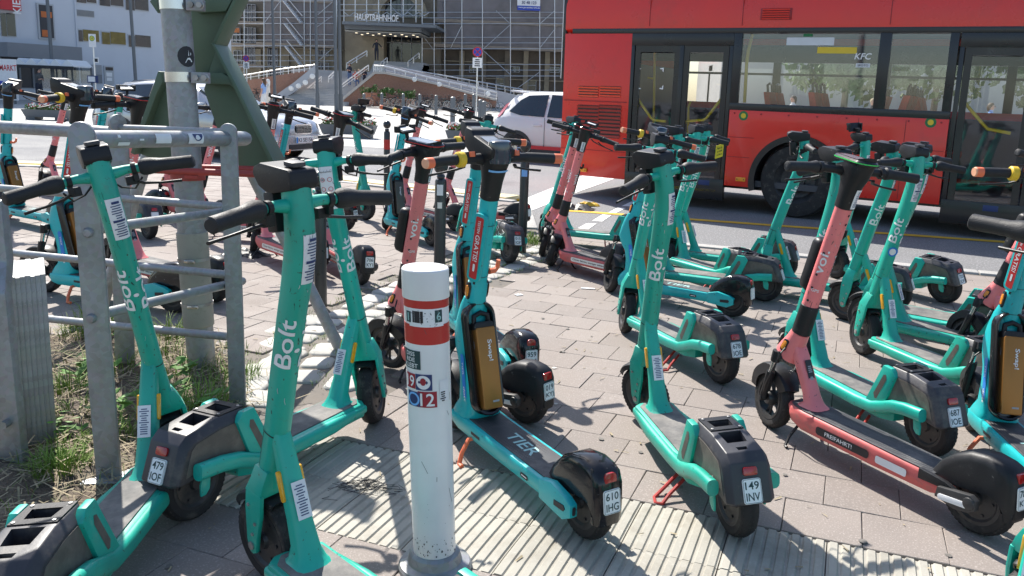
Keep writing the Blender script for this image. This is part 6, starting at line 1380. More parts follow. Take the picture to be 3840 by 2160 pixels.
# ---- scaffolding
def scaffold(label, us, vs, v_top, v_bot, d, decks, braces, nets, rails=True):
    o_ = atd((us[0] + us[-1]) / 2, 300, d); org = (o_.x, d, 0); e = empty('scaffolding', org); tag(e, label, 'scaffolding')
    for u in us:
        for dd in (0, 1.0): pxtube('standard', [(u, v_top, d + dd), (u, v_bot, d + dd)], .045, 'scaf', e, org, 6)
    for v in vs:
        pxtube('ledger', [(us[0], v, d), (us[-1], v, d)], .038, 'scaf', e, org)
        if rails:
            pxtube('guard_rail', [(us[0], v - 22, d), (us[-1], v - 22, d)], .032, 'scaf', e, org); pxtube('guard_rail', [(us[0], v - 43, d), (us[-1], v - 43, d)], .032, 'scaf', e, org)
    for u0, u1, v in decks: pxbox('deck', u0, v - 3, u1, v + 3, d, 1.0, 'deckb', e, org); pxbox('toe_board', u0, v - 9, u1, v - 3, d - .02, .04, 'deckb', e, org)
    for a, b in braces: pxtube('brace', [(a[0], a[1], d - .06), (b[0], b[1], d - .06)], .03, 'scaf', e, org)
    for u0, v0, u1, v1 in nets:
        P = [atd(u, v, d + .14) - Vector(org) for u, v in ((u0, v1), (u1, v1), (u1, v0), (u0, v0))]; MB().add(P, [(0, 1, 2, 3)]).build('netting', M['net'], e, 0)
    return e, org
sl, so_ = scaffold('tube scaffolding with a zigzag stair on the left wing of the station', [866, 916, 990, 1052, 1141, 1164, 1216, 1262], [3, 88, 172, 250], -60, 400, 77.0, [(866, 990, 88), (866, 990, 172), (866, 1262, 3), (960, 1262, 172), (866, 990, 250)], [((1192, 55), (1246, 8)), ((1190, 100), (1246, 60)), ((1190, 232), (1246, 182)), ((990, 88), (1052, 3))],
    [(960, -60, 1052, 3), (990, 4, 1052, 88), (990, 89, 1052, 172), (1141, -60, 1262, 3), (1141, 4, 1262, 88), (1141, 89, 1262, 172), (1052, 4, 1141, 88), (1052, 89, 1141, 172)])
for (u0, v0), (u1, v1) in (((1062, 3), (1128, 86)), ((1066, 88), (1130, 171)), ((1068, 172), (1128, 248))):
    A, B = atd(u0, v0, 76.2) - Vector(so_), atd(u1, v1, 76.2) - Vector(so_); mb = MB()
    for yo in (0, .7): mb.tube([A + Vector((0, yo, 0)), B + Vector((0, yo, 0))], .07, 4)
    for i in range(11): c = A + (B - A) * (i + .5) / 11; mb.box(c + Vector((0, .35, 0)), (.25, .66, .04))
    mb.build('stair_flight', M['railm'], sl, 0)
    pxtube('stair_rail', [(u0 + 6, v0 - 22, 76.2), (u1 + 6, v1 - 26, 76.2)], .03, 'railm', sl, so_)
sr, ro_ = scaffold('tube scaffolding with grey netting on the right wing of the station', [1583, 1628, 1668, 1732, 1809, 1914, 2024, 2080, 2170], [89, 183, 285], -60, 400, 77.0, [(1628, 2170, 89), (1628, 2170, 183)], [((1809, 187), (1914, 92)), ((1914, 280), (1809, 187)), ((1914, 350), (2024, 270)), ((2024, 180), (2080, 110)), ((1583, 130), (1628, 190)), ((1690, 180), (1732, 95)), ((1914, 90), (1860, 40)), ((2024, 90), (2080, 40))],
    [(1640, -60, 1732, 5), (1640, 6, 1732, 89), (1668, 90, 1732, 183), (1732, -60, 1809, 89), (1732, 90, 1809, 183), (1809, -60, 1914, 89), (1809, 90, 1914, 183), (1914, -60, 2024, 89), (1914, 90, 2024, 183), (2024, -60, 2170, 89), (2024, 90, 2170, 183)])
sp, po_ = scaffold('lattice scaffold bridge over the station canopy', [1262, 1290, 1332, 1375, 1420, 1466, 1512, 1560, 1583], [60], -60, 84, 73.5, [], [(((1290 + i * 20), 60 if i % 2 else 46), ((1310 + i * 20), 46 if i % 2 else 60)) for i in range(16)], [], True)
bn = pxbox('banner_board', 1940, -14, 2026, 22, 76.6, .04, 'white', sr, ro_); f_ = atd(1984, 10, 76.55) - Vector(ro_); mb = MB(); text_on(mb, '30 48 123', .26, lambda p, q_: f_ + Vector((p, 0, q_)), 1.3); mb.build('banner_lettering', M['inkn'], bn, 0)
b2_ = pxbox('banner_strip', 1940, 22, 2026, 39, 76.6, .04, 'signblue', sr, ro_); f2_ = atd(1984, 29, 76.55) - Vector(ro_); mb = MB(); text_on(mb, 'www.geruestbau-nms.de', .19, lambda p, q_: f2_ + Vector((p, 0, q_)), 1.95); mb.build('banner_lettering', M['letter'], b2_, 0)
# ---- stairs, ramps and their brick walls
NS = 22; sA, sB = atd(1042, 392, 62), atd(1296, 396, 62); eA, eB = atd(1184, 262, 69), atd(1408, 268, 69)
stn = empty('station_steps', (sA.x, 62, 0)); tag(stn, 'grey stone steps climbing to the station entrance between brick walls', 'steps'); so2 = Vector((sA.x, 62, 0))
for i in range(NS):
    t, t2 = i / NS, (i + 1) / NS; a, b, a2, b2 = sA.lerp(eA, t), sB.lerp(eB, t), sA.lerp(eA, t2), sB.lerp(eB, t2); z = a.z + (eA.z - sA.z) / NS
    MB().loft([[(a.x - so2.x, a.y - so2.y, zz), (b.x - so2.x, b.y - so2.y, zz), (b2.x - so2.x, b2.y - so2.y + .2, zz), (a2.x - so2.x, a2.y - so2.y + .2, zz)] for zz in (a.z - .5, z)]).build('step', M['stepm'], stn, 0)
zl = eA.z; ze = atd(1500, 236, 78).z
MB().box(Vector(((eA.x + eB.x) / 2 + 1, 71, zl - .4)) - so2, ((eB.x - eA.x) + 6, 4, .8)).build('landing', M['stepm'], stn, 0)
n2 = 6; xa, xb = atd(1405, 240, 75).x, atd(1590, 240, 75).x
for i in range(n2): z = zl + (ze - zl) * (i + 1) / n2; MB().box(Vector(((xa + xb) / 2, 73 + i * .35 + 3, z - .5)) - so2, (xb - xa, 6, 1.)).build('step', M['stepm'], stn, 0)
def rails(e, org, pts, d, h=0, drop=26, n=5, r=.05):
    for (u0, v0), (u1, v1) in zip(pts, pts[1:]):
        pxtube('handrail', [(u0, v0, d), (u1, v1, d)], r, 'railm', e, org, 8); pxtube('lower_rail', [(u0, v0 + drop * .5, d), (u1, v1 + drop * .5, d)], r * .6, 'railm', e, org, 6)
        for k in range(n + 1): t = k / n; u, v = u0 + (u1 - u0) * t, v0 + (v1 - v0) * t; pxtube('rail_post', [(u, v, d), (u, v + drop, d)], r * .7, 'railm', e, org, 6)
for pts, d in (([(1152, 332), (1205, 287)], 65), ([(1232, 288), (1258, 264)], 66), ([(1280, 318), (1382, 244)], 64.2), ([(1300, 238), (1376, 190)], 71), ([(1428, 236), (1452, 216)], 74), ([(1530, 232), (1572, 198)], 74)): rails(stn, so2, pts, d, drop=22, n=2)
wl = empty('brick_ramp_wall', (sA.x - 4, 64, 0)); tag(wl, 'brown brick ramp wall with white rail on the left of the station steps', 'wall'); wo = Vector((sA.x - 4, 64, 0))
pxpoly('brick_face', [(896, 402), (896, 305), (1140, 266), (1182, 262), (1060, 352), (1042, 396)], 64, .4, 'brick', wl, wo); rails(wl, wo, [(880, 288), (1062, 258), (1181, 243)], 64, drop=22, n=6)
pxpoly('white_cheek', [(1040, 352), (1098, 312), (1182, 244), (1182, 270), (1110, 340), (1062, 372), (1040, 372)], 63.4, .3, 'rampw', wl, wo)
for u, v in ((1092, 332), (1119, 322), (1145, 309), (1171, 286)):
    q = atd(u, v, 63.35) - wo; MB().lathe([(.0001, -.08), (.14, -.07), (.2, -.02), (.2, .06)], 14, Matrix.Translation(q)).build('round_lamp', M['lampglobe'], wl)
wr = empty('brick_ramp_wall', (sB.x + 3, 63, 0)); tag(wr, 'long sloping brown brick ramp wall behind the bicycles', 'wall'); wo2 = Vector((sB.x + 3, 63, 0))
pxpoly('brick_face', [(1282, 398), (1290, 372), (1404, 274), (1446, 277), (1640, 318), (1762, 352), (1860, 378), (1860, 402)], 62.8, .5, 'brick', wr, wo2)
pxpoly('coping', [(1286, 376), (1286, 364), (1402, 268), (1446, 270), (1640, 312), (1762, 346), (1862, 372), (1862, 379), (1762, 353), (1640, 319), (1446, 278), (1406, 277)], 62.6, .8, 'coping', wr, wo2)
pxpoly('pale_wall', [(1446, 268), (1446, 240), (1700, 300), (1960, 362), (1960, 402), (1860, 402), (1860, 372)], 66, .3, 'rampw', wr, wo2)
rails(wr, wo2, [(1402, 246), (1440, 248), (1640, 298), (1862, 346)], 63.2, drop=26, n=5, r=.06); rails(wr, wo2, [(1500, 255), (1760, 300), (1960, 336)], 67, drop=24, n=6)
for u, v in ((1554, 298), (1647, 316), (1830, 351)):
    q = atd(u, v, 62.5) - wo2; MB().lathe([(.0001, -.08), (.13, -.07), (.18, -.02), (.18, .06)], 14, Matrix.Translation(q)).build('round_lamp', M['lampglobe'], wr)
# ---- pale building on the left
LP = Vector((-30.5, 46, 0)); LD = (math.cos(R(60.6)), math.sin(R(60.6))); lb = empty('pale_building', LP, (0, 0, R(60.6))); tag(lb, 'pale blue grey rendered building with small yellow windows', 'building')
def lt_(u, v): return onpl(u, v, LP, LD)
tE = lt_(866, 200)[0]
MB().box(((tE - 14) / 2, 4, 7.5), (tE + 14, 8, 16)).build('wall', M['render'], lb, 0)
def lbox(nm, u0, v0, u1, v1, y, th, m, parent=lb):
    a, z1 = lt_(u0, (v0 + v1) / 2)[0], lt_((u0 + u1) / 2, v0)[1]; b, z0 = lt_(u1, (v0 + v1) / 2)[0], lt_((u0 + u1) / 2, v1)[1]
    return MB().box(((a + b) / 2, y, (z0 + z1) / 2), (b - a, th, z1 - z0)).build(nm, M[m], parent, 0)
def lwin(u0, v0, u1, v1, m, split=.3):
    o = lbox('window', u0, v0, u1, v1, 0, .08, 'frame'); um = u0 + (u1 - u0) * split; g_ = 2.2
    lbox('pane', u0 + g_, v0 + g_, um - g_ / 2, v1 - g_, -.03, .06, 'darkglass' if m == 'yelglass' and split < .26 else m, o); lbox('pane', um + g_ / 2, v0 + g_, u1 - g_, v1 - g_, -.03, .06, m, o)
lwin(292, 111, 371, 157, 'yelglass', .22); lwin(379, 119, 471, 168, 'yelglass', .36); lwin(479, 131, 565, 178, 'darkglass', .3)  # two of these windows have panes coloured yellow
lwin(283, -40, 360, 12, 'darkglass', .5); lwin(370, -30, 462, 24, 'darkglass', .45); lwin(468, -22, 556, 40, 'darkglass', .4); lwin(0, 48, 58, 137, 'darkglass', .4)
v_ = lbox('vent', 286, 38, 352, 63, 0, .08, 'frame')
for i in range(7): lbox('vent_slat', 288, 40 + i * 3.1, 350, 41.6 + i * 3.1, -.05, .04, 'rendbase', v_)
p_ = lbox('poster_case', 138, 14, 200, 147, -.05, .14, 'frame'); lbox('poster', 145, 20, 194, 141, -.14, .03, 'posterd', p_); lbox('poster_print', 148, 44, 188, 66, -.165, .02, 'postero', p_); lbox('poster_print', 152, 113, 186, 138, -.165, .02, 'postero', p_)
o = lbox('red_sign', -20, -10, 58, 38, -.3, .5, 'signred'); t0, z0 = lt_(41, 17); text_on(MB(), 'KIEL', .42, lambda p, q_: Vector((t0 - q_, -.56, z0 + p)), 1.0).build('sign_lettering', M['letter'], o, 0)
a, z1 = lt_(-40, 180); b, z0 = lt_(240, 205); MB().box(((a + b) / 2, -.9, (z0 + z1) / 2), (b - a, 1.8, .75)).build('canopy', M['rendbase'], lb, 0)
lbox('wall_base', 286, 240, 866, 330, -.03, .1, 'rendbase') if False else None
o = lbox('shutter', 303, 243, 380, 312, -.02, .1, 'rendbase')
for i in range(10): lbox('shutter_slat', 304, 245 + i * 3.4, 379, 247 + i * 3.4, -.08, .03, 'frame', o)
o = lbox('door', 389, 247, 425, 316, -.02, .12, 'frame'); lbox('door_pane', 393, 252, 420, 264, -.09, .04, 'darkglass', o); lbox('door_notice', 395, 272, 416, 287, -.1, .03, 'white', o); lbox('door_notice', 397, 291, 416, 303, -.1, .03, 'white', o)
lbox('shopfront', 0, 214, 286, 330, -.02, .12, 'posterd')
for u in (0, 70, 120, 190, 240, 284): lbox('shopfront_post', u - 3, 212, u + 3, 330, -.1, .12, 'rendbase')
lbox('corner_strip', 284, -80, 289, 330, -.03, .1, 'render')
# block beyond the bus and far buildings
fb_ = empty('plastered_block', (40, 50, 0)); tag(fb_, 'pale plastered block seen through the bus windows', 'building'); MB().box((0, 4, 6), (60, 8, 13)).build('wall', M['bwall'], fb_, 0); MB().box((0, 3.7, 1.6), (60, .6, 3.0)).build('ground_floor', M['posterd'], fb_, 0); MB().box((0, 3.4, 3.4), (60, 1.2, .35)).build('fascia', M['signred'], fb_, 0)
for i in range(16):
    for j in range(2): o = MB().box((-28 + i * 3.7, -.02, 5.4 + j * 3.2), (1.6, .1, 1.8)).build('window', M['darkglass'], fb_, 0); MB().box((-28 + i * 3.7, -.1, 5.4 + j * 3.2 - .95), (1.8, .2, .1)).build('sill', M['frame'], o, 0)
# ---- trees beyond the bus
def leaf_cloud(mb, c, r, n, rr, s0=.12, s1=.28):
    for i in range(n):
        d = Vector((rr.gauss(0, 1), rr.gauss(0, 1), rr.gauss(0, 1))).normalized() * r * rr.uniform(.35, 1.05); p = Vector(c) + Vector((d.x, d.y, d.z * .8)); s_ = rr.uniform(s0, s1); u = Vector((rr.gauss(0, 1), rr.gauss(0, 1), rr.gauss(0, .6))).normalized(); v = u.orthogonal().normalized(); w2 = u.cross(v)
        mb.add([p - v * s_, p + w2 * s_ * .5, p + v * s_, p - w2 * s_ * .5], [(0, 1, 2, 3)])
def tree(x, y, h, label, seed):
    rr = random.Random(seed); e = empty('street_tree', (x, y, -.1)); tag(e, label, 'tree', 'trees beyond the bus')
    mb = MB().tube([(0, 0, 0), (.04, 0, h * .25), (0, .05, h * .5), (.05, 0, h * .8)], [.16, .13, .1, .04], 8)
    for k in range(5): a = rr.uniform(0, 6.28); mb.tube([(0, 0, h * (.32 + .07 * k)), (math.cos(a) * h * .14, math.sin(a) * h * .14, h * (.45 + .07 * k)), (math.cos(a) * h * .26, math.sin(a) * h * .26, h * (.55 + .07 * k))], [.06, .04, .02], 6)
    mb.build('trunk', M['bark'], e); ml = MB()
    for k in range(26): a = rr.uniform(0, 6.28); r_ = h * .28 * math.sqrt(rr.random()); leaf_cloud(ml, (r_ * math.cos(a), r_ * math.sin(a), h * rr.uniform(.3, .95)), h * .15, 190, rr, .10, .24)
    ml.build('crown', M['treeleaf'], e, 0)
tree(11.5, 33, 7.5, 'leafy green tree seen through the second bus window', 1); tree(15.5, 34, 8, 'leafy green tree seen through the front door of the bus', 2); tree(20, 32, 7.5, 'leafy green tree beyond the front half of the bus', 3)
# ---- lamp posts and signs
def lamp_post(u0, u1, v1, d, r, label):
    a, b = atd(u0, 0, d), atd(u1, v1, d); e = empty('lamp_post', (b.x, d, -.09)); tag(e, label, 'lamp post'); top = a + (a - b) * .35; o = Vector((b.x, d, -.09))
    MB().tube([Vector((b.x, d, -.09)) - o, b - o, a - o, top - o], [r, r, r * .9, r * .8], 10).build('mast', M['postg'], e); MB().tube([Vector((b.x, d, -.09)) - o, Vector((b.x, d, .9)) - o], [r * 1.35, r * 1.3], 10).build('base_sleeve', M['postg'], e)
    MB().box(top - o + Vector((0, 0, .1)), (.8, .3, .12)).build('lamp_head', M['postg'], e, bevel=.03); return e
lamp_post(1021, 1030, 330, 52, .085, 'slim grey lamp post in front of the left wing scaffolding'); lamp_post(1183, 1191, 395, 50, .09, 'grey lamp post in front of the station steps'); lamp_post(1254, 1262, 400, 50, .10, 'thick grey post, one of two touching posts before the station steps'); lamp_post(1271, 1278, 400, 50.4, .10, 'grey post touching the thick post before the station steps')
lamp_post(177, 192, 200, 44, .09, 'grey lamp post in front of the dark poster case'); lamp_post(488, 509, 306, 44, .085, 'slim grey lamp post before the pale building')
def no_stop(u, v, ru, d, vb, label, big=True):
    c = atd(u, v, d); r = ru / PH_F * d; b = atd(u, vb, d); e = empty('no_stopping_sign', (c.x, d, -.09)); tag(e, label, 'road sign'); o = Vector((c.x, d, -.09)); cc = c - o
    MB().tube([(0, .03, 0), (0, .03, cc.z + r)], .035, 8).build('pole', M['railm'], e)
    def disc(r0, y, m, nm): return MB().lathe([(.0001, 0), (r0, 0), (r0, .02)], 24, Matrix.Translation((0, -.03 - y, cc.z))).build(nm, M[m], e, 0)
    disc(r, 0, 'signred', 'disc'); disc(r * .8, .006, 'signblue', 'disc_field')
    for a in (45, 135): MB().box((0, -.055, cc.z), (r * 1.6, .008, r * .13), (0, R(a), 0)).build('disc_stripe', M['signred'], e, 0)
    p = MB().box((0, -.03, cc.z - r * 2.15), (r * 1.9, .03, r * 2.0)).build('notice_plate', M['white'], e, 0); mb = MB(); lines_on(mb, lambda a, b: Vector((a, -.048, cc.z - r * 2.15 + b)), r * 1.5, r * 1.6, 4, 3); mb.build('notice_print', M['inkb'], p, 0); return e
no_stop(1791, 195, 18, 46, 425, 'no stopping sign with a small white notice below it on a stickered pole'); no_stop(923, 219, 11.5, 56, 330, 'small no stopping sign before the left brick ramp wall')
c = atd(346, 152, 41); e = empty('bus_stop_sign', (c.x, 41, -.09)); tag(e, 'bus stop sign with a green H on yellow and a timetable box', 'bus stop sign'); o = Vector((c.x, 41, -.09)); cc = c - o
MB().tube([(0, .05, 0), (0, .05, cc.z + .3)], .04, 8).build('pole', M['railm'], e); MB().box(cc, (.33, .04, .62)).build('sign_panel', M['white'], e, 0); MB().lathe([(.0001, 0), (.13, 0), (.13, .02)], 20, Matrix.Translation(cc + Vector((0, -.03, .1)))).build('green_ring', M['signgreen'], e, 0); MB().lathe([(.0001, 0), (.1, 0), (.1, .02)], 20, Matrix.Translation(cc + Vector((0, -.036, .1)))).build('yellow_disc', M['signyel'], e, 0); mb = MB(); text_on(mb, 'H', .12, lambda p, q_: cc + Vector((p, -.04, .1 + q_))); mb.build('sign_lettering', M['signgreen'], e, 0)
q = atd(362, 226, 41) - o; MB().box(q, (.2, .05, .26)).build('side_sign', M['white'], e, 0); MB().box(q + Vector((0, -.03, 0)), (.15, .01, .16)).build('side_sign_print', M['inkb'], e, 0); q = atd(348, 297, 41) - o; MB().box(q, (.5, .08, .34)).build('timetable_box', M['inkn'], e, 0); MB().box(q + Vector((-.03, -.05, 0)), (.34, .02, .25)).build('timetable', M['white'], e, 0)
# ---- bus shelter and advert board
d = 43.; c = atd(178, 380, d); sh = empty('bus_shelter', (c.x, d, -.09)); tag(sh, 'glass bus shelter with a white zigzag roof', 'bus shelter'); o = Vector((c.x, d, -.09))
def sx(u): return atd(u, 300, d).x - c.x
zr0, zr1 = atd(178, 243, d).z + .09, atd(178, 221, d).z + .09
nz = 5; xa, xb = sx(62), sx(286)
for i in range(nz):
    x = xa + (xb - xa) * i / nz; w2 = (xb - xa) / nz; MB().loft([[(x, y, zr0), (x + w2 * .5, y, zr1), (x + w2, y, zr0), (x + w2, y, zr0 - .06), (x, y, zr0 - .06)] for y in (-.2, 1.6)]).build('roof_fold', M['shroof'], sh, 0)
MB().box(((xa + xb) / 2, -.2, zr0 - .12), (xb - xa, .08, .16)).build('roof_beam', M['inkb'], sh, 0)
for u in (88, 150, 188, 210, 284):
    MB().box((sx(u), 1.5, zr0 / 2), (.07, .07, zr0)).build('post', M['postg'], sh, 0)
for u0, u1 in ((90, 148), (152, 186), (190, 208), (212, 282)): MB().box(((sx(u0) + sx(u1)) / 2, 1.5, zr0 * .52), (sx(u1) - sx(u0), .02, zr0 * .86)).build('glass_pane', M['shelter'], sh, 0)
MB().box(((xa + xb) / 2 + .6, 1.2, .48), (2.2, .35, .06)).build('bench', M['postg'], sh, 0)
d = 40.; c = atd(30, 400, d); ab = empty('advert_board', (c.x, d, -.09)); tag(ab, 'white market advert board with red lettering beside the bus shelter', 'advert board'); o = Vector((c.x, d, -.09))
xa, xb = atd(-40, 300, d).x - c.x, atd(63, 300, d).x - c.x; z1, z0 = atd(20, 221, d).z + .09, atd(20, 375, d).z + .09
MB().box(((xa + xb) / 2, 0, (z0 + z1) / 2), (xb - xa, .12, z1 - z0)).build('board', M['white'], ab, 0); MB().box(((xa + xb) / 2, -.07, z0 + .36), (xb - xa - .08, .02, .6)).build('dark_footer', M['posterd'], ab, 0); MB().box(((xa + xb) / 2, -.07, z0 + .8), (xb - xa - .08, .02, .2)).build('blue_strip', M['signblue'], ab, 0)
t_ = atd(26, 254, d) - o; mb = MB(); text_on(mb, 'HMARKT', .27, lambda p, q_: t_ + Vector((p, -.07, q_)), 1.0); mb.build('lettering', M['signred'], ab, 0)
for x in (xa + .3, xb - .15): MB().box((x, 0, z0 / 2), (.08, .08, z0)).build('leg', M['postg'], ab, 0)
# ---- planters and pots
def planter(u0, u1, v0, v1, d, label, seed):
    c = atd((u0 + u1) / 2, v1, d); e = empty('flower_trough', (c.x, d, -.095)); tag(e, label, 'planter', 'grey flower troughs along the road'); L = atd(u1, v0, d).x - atd(u0, v0, d).x; z1 = atd(u0, v0, d).z + .095; rr = random.Random(seed)
    MB().loft([[(-L / 2 + k, -.3 + k * .5, z), (L / 2 - k, -.3 + k * .5, z), (L / 2 - k, .3 - k * .5, z), (-L / 2 + k, .3 - k * .5, z)] for z, k in ((.1, .1), (z1, 0), (z1, .05), (z1 - .06, .06))], True).build('trough', M['trough'], e, 0)
    for x in (-L * .33, L * .33): MB().box((x, 0, .06), (.3, .45, .11)).build('foot', M['trough'], e, 0)
    ml = MB(); mw = MB(); mr = MB()
    for i in range(520): p = (rr.uniform(-L / 2 + .06, L / 2 - .06), rr.uniform(-.24, .24)); leaf_cloud(ml, (p[0], p[1], z1 + rr.uniform(-.02, .12)), .05, 1, rr, .03, .06)
    for i in range(150):
        p = Vector((rr.uniform(-L / 2 + .06, L / 2 - .06), rr.uniform(-.26, .24), z1 + rr.uniform(.04, .2))); (mw if rr.random() < .65 else mr).lathe([(.0001, .02), (.025, .01), (.0001, -.01)], 5, Matrix.Translation(p))
    tag(ml.build('leaves', M['foliage'], e, 0), kind='stuff'); tag(mw.build('white_blossom', M['flowerw'], e, 0), kind='stuff'); tag(mr.build('red_blossom', M['flowerr'], e, 0), kind='stuff')
planter(101, 266, 408, 447, 27, 'grey flower trough in front of the bus shelter', 1); planter(1204, 1410, 463, 506, 24, 'grey flower trough before the station steps', 2); planter(1673, 1795, 486, 528, 22.5, 'grey flower trough by the white hatchback', 3)
def pot(u, v0, v1, w_, d, label, seed, trail=False):
    c = atd(u, v1, d); e = empty('plant_pot', (c.x, d, c.z)); tag(e, label, 'plant pot', 'terracotta pots before the brick wall'); h = atd(u, v0, d).z - c.z; r = w_ / 2 / PH_F * d; rr = random.Random(seed)
    MB().loft([[(q * math.cos(2 * math.pi * k / 18), q * math.sin(2 * math.pi * k / 18), z) for k in range(18)] for q, z in ((r * .66, 0), (r * .95, h * .8), (r * 1.03, h * .82), (r * 1.03, h), (r * .92, h), (r * .9, h * .9))]).build('pot', M['terra'], e, 40); ml = MB()
    for i in range(14): a = rr.uniform(0, 6.28); leaf_cloud(ml, (r * .7 * math.cos(a), r * .7 * math.sin(a), h + rr.uniform(.05, .5)), .2, 16, rr, .05, .12)
    if trail:
        for i in range(16): leaf_cloud(ml, (-r * 1.1 + rr.gauss(0, .08), -.2, h * rr.uniform(.2, 1.5)), .1, 6, rr, .05, .1)
    tag(ml.build('foliage', M['foliage'], e, 0), kind='stuff')
pot(1390, 348, 391, 48, 60, 'largest terracotta pot with trailing leaves before the brick wall', 1, True); pot(1430, 366, 391, 30, 60.5, 'small terracotta pot right of the trailing plant', 2); pot(1462, 358, 391, 46, 61, 'wide terracotta pot with low green plants', 3); pot(1510, 366, 391, 46, 61, 'terracotta pot with round green shrub', 4); pot(1540, 370, 391, 34, 61, 'last terracotta pot, next to the bicycles', 5)
for i, (u, v0, v1, d) in enumerate(((1574, 352, 402, 52), (1635, 356, 408, 50), (1697, 362, 468, 33), (1744, 352, 406, 52), (1776, 352, 405, 50), (1800, 372, 440, 38), (1814, 378, 446, 37), (1365, 350, 396, 56), (1512, 350, 398, 55), (1432, 348, 394, 57))):
    a, b = atd(u, v0, d), atd(u, v1, d); tag(MB().tube([(b.x, d, -.09), (b.x, d, a.z - .04), (b.x, d, a.z)], [.1, .1, .04], 10).build('grey_post', M['postg'], None), 'plain grey post in the row between the plaza and the bicycles', 'post', 'grey posts in front of the bicycle racks')
# ================================================================ cars
M.update(carw=mat('white car paint', (.74, .73, .71), .22, 0, .02, 1, coat=.6), cars=mat('silver car paint', (.46, .47, .49), .25, .6, .03, 1, coat=.6), cardark=mat('car lower trim', (.03, .03, .033), .5, 0, .1, 3), carglass=mat('tinted car glass', (.02, .028, .036), .05, 0, .1, 2, spec=.9), carglassl=mat('windscreen with painted sky sheen', (.09, .13, .17), .04, 0, .1, 2, spec=1., coat=.8), lens=mat('clear headlight', (.55, .57, .6), .1, .2, .1, 9, coat=.8), bmw=mat('dark blue car paint', (.03, .04, .06), .2, 0, .05, 1, coat=.6))
def interp(st, x):
    for a, b in zip(st, st[1:]):
        if x <= b[0]: break
    t = max(0, min(1, (x - a[0]) / (b[0] - a[0]))); return [p + (q - p) * t for p, q in zip(a, b)]
def car(name, st, loc, rot, label, paint, wheels, wr_, side, glass='carglass'):
    e = empty(name, loc, (0, 0, rot)); tag(e, label, 'car')
    def sec(s):
        x, z0, zb_, zr_, k, rw = s; zm = (z0 + zb_) / 2
        h = [(.70 * k, z0), (.82 * k, z0 + .12), (.855 * k, zm + .08), (.835 * k, zb_ - .06), (.80 * k, zb_), (rw, zr_ - .07 * min(1, (zr_ - zb_) * 3)), (rw * .82, zr_ - .015), (rw * .4, zr_)]
        return [(x, y, z) for y, z in h] + [(x, -y, z) for y, z in h[::-1]]
    b_ = MB().loft([sec(s) for s in st]).build('body', M[paint], e, 50)
    def yw(x, z):
        s = interp(st, x); zt_ = s[3] - .07 * min(1, (s[3] - s[2]) * 3); t = max(0, min(1, (z - s[2]) / max(.01, zt_ - s[2]))); return .80 * s[4] + (s[5] - .80 * s[4]) * t
    for nm, lo, hi in side:       # side windows and lamps: (x, z) rows
        for sg in (1, -1):
            n = len(lo); mb = MB()
            def sub(l):
                o = []
                for (xa, za), (xb, zb2) in zip(l, l[1:]): o += [(xa + (xb - xa) * k / 4, za + (zb2 - za) * k / 4) for k in range(4)]
                return o + [l[-1]]
            L_, H_ = sub(lo), sub(hi); rings = []
            for (xa, za), (xb, zb2) in zip(L_, H_): rings.append([(xa + (xb - xa) * k / 3, sg * (.008 + yw(xa + (xb - xa) * k / 3, za + (zb2 - za) * k / 3) + .006), za + (zb2 - za) * k / 3) for k in range(4)])
            mb.loft(rings, False, False); mb.build(nm, M['tail'] if nm == 'tail_light' else M[glass], e, 60)
    for x in wheels:
        for sg in (1, -1):
            MB().lathe([(.0001, sg * .862), (wr_ + .06, sg * .862), (wr_ + .07, sg * .80)], 28, Matrix.Translation((x, 0, wr_ + .02))).build('wheel_arch', M['cardark'], e)
            w_ = MB().lathe([(wr_ * .66, .775), (wr_ * .95, .77), (wr_, .79), (wr_, .86), (wr_ * .95, .882), (wr_ * .68, .878)] if sg > 0 else [(wr_ * .66, -.775), (wr_ * .95, -.77), (wr_, -.79), (wr_, -.86), (wr_ * .95, -.882), (wr_ * .68, -.878)], 28, Matrix.Translation((x, 0, wr_)), True).build('wheel', M['rubber'], e)
            mb = MB().lathe([(wr_ * .6, sg * .85), (wr_ * .7, sg * .876), (wr_ * .7, sg * .80)], 24, Matrix.Translation((x, 0, wr_))); mb.lathe([(.0001, sg * .872), (.05, sg * .87), (.06, sg * .85)], 12, Matrix.Translation((x, 0, wr_)))
            for k in range(9): a = 2 * math.pi * k / 9; mb.tube([(x + .04 * math.cos(a), sg * .868, wr_ + .04 * math.sin(a)), (x + wr_ * .66 * math.cos(a), sg * .868, wr_ + wr_ * .66 * math.sin(a))], .016, 5)
            mb.build('rim', M['chrome'], w_)
    return e, yw
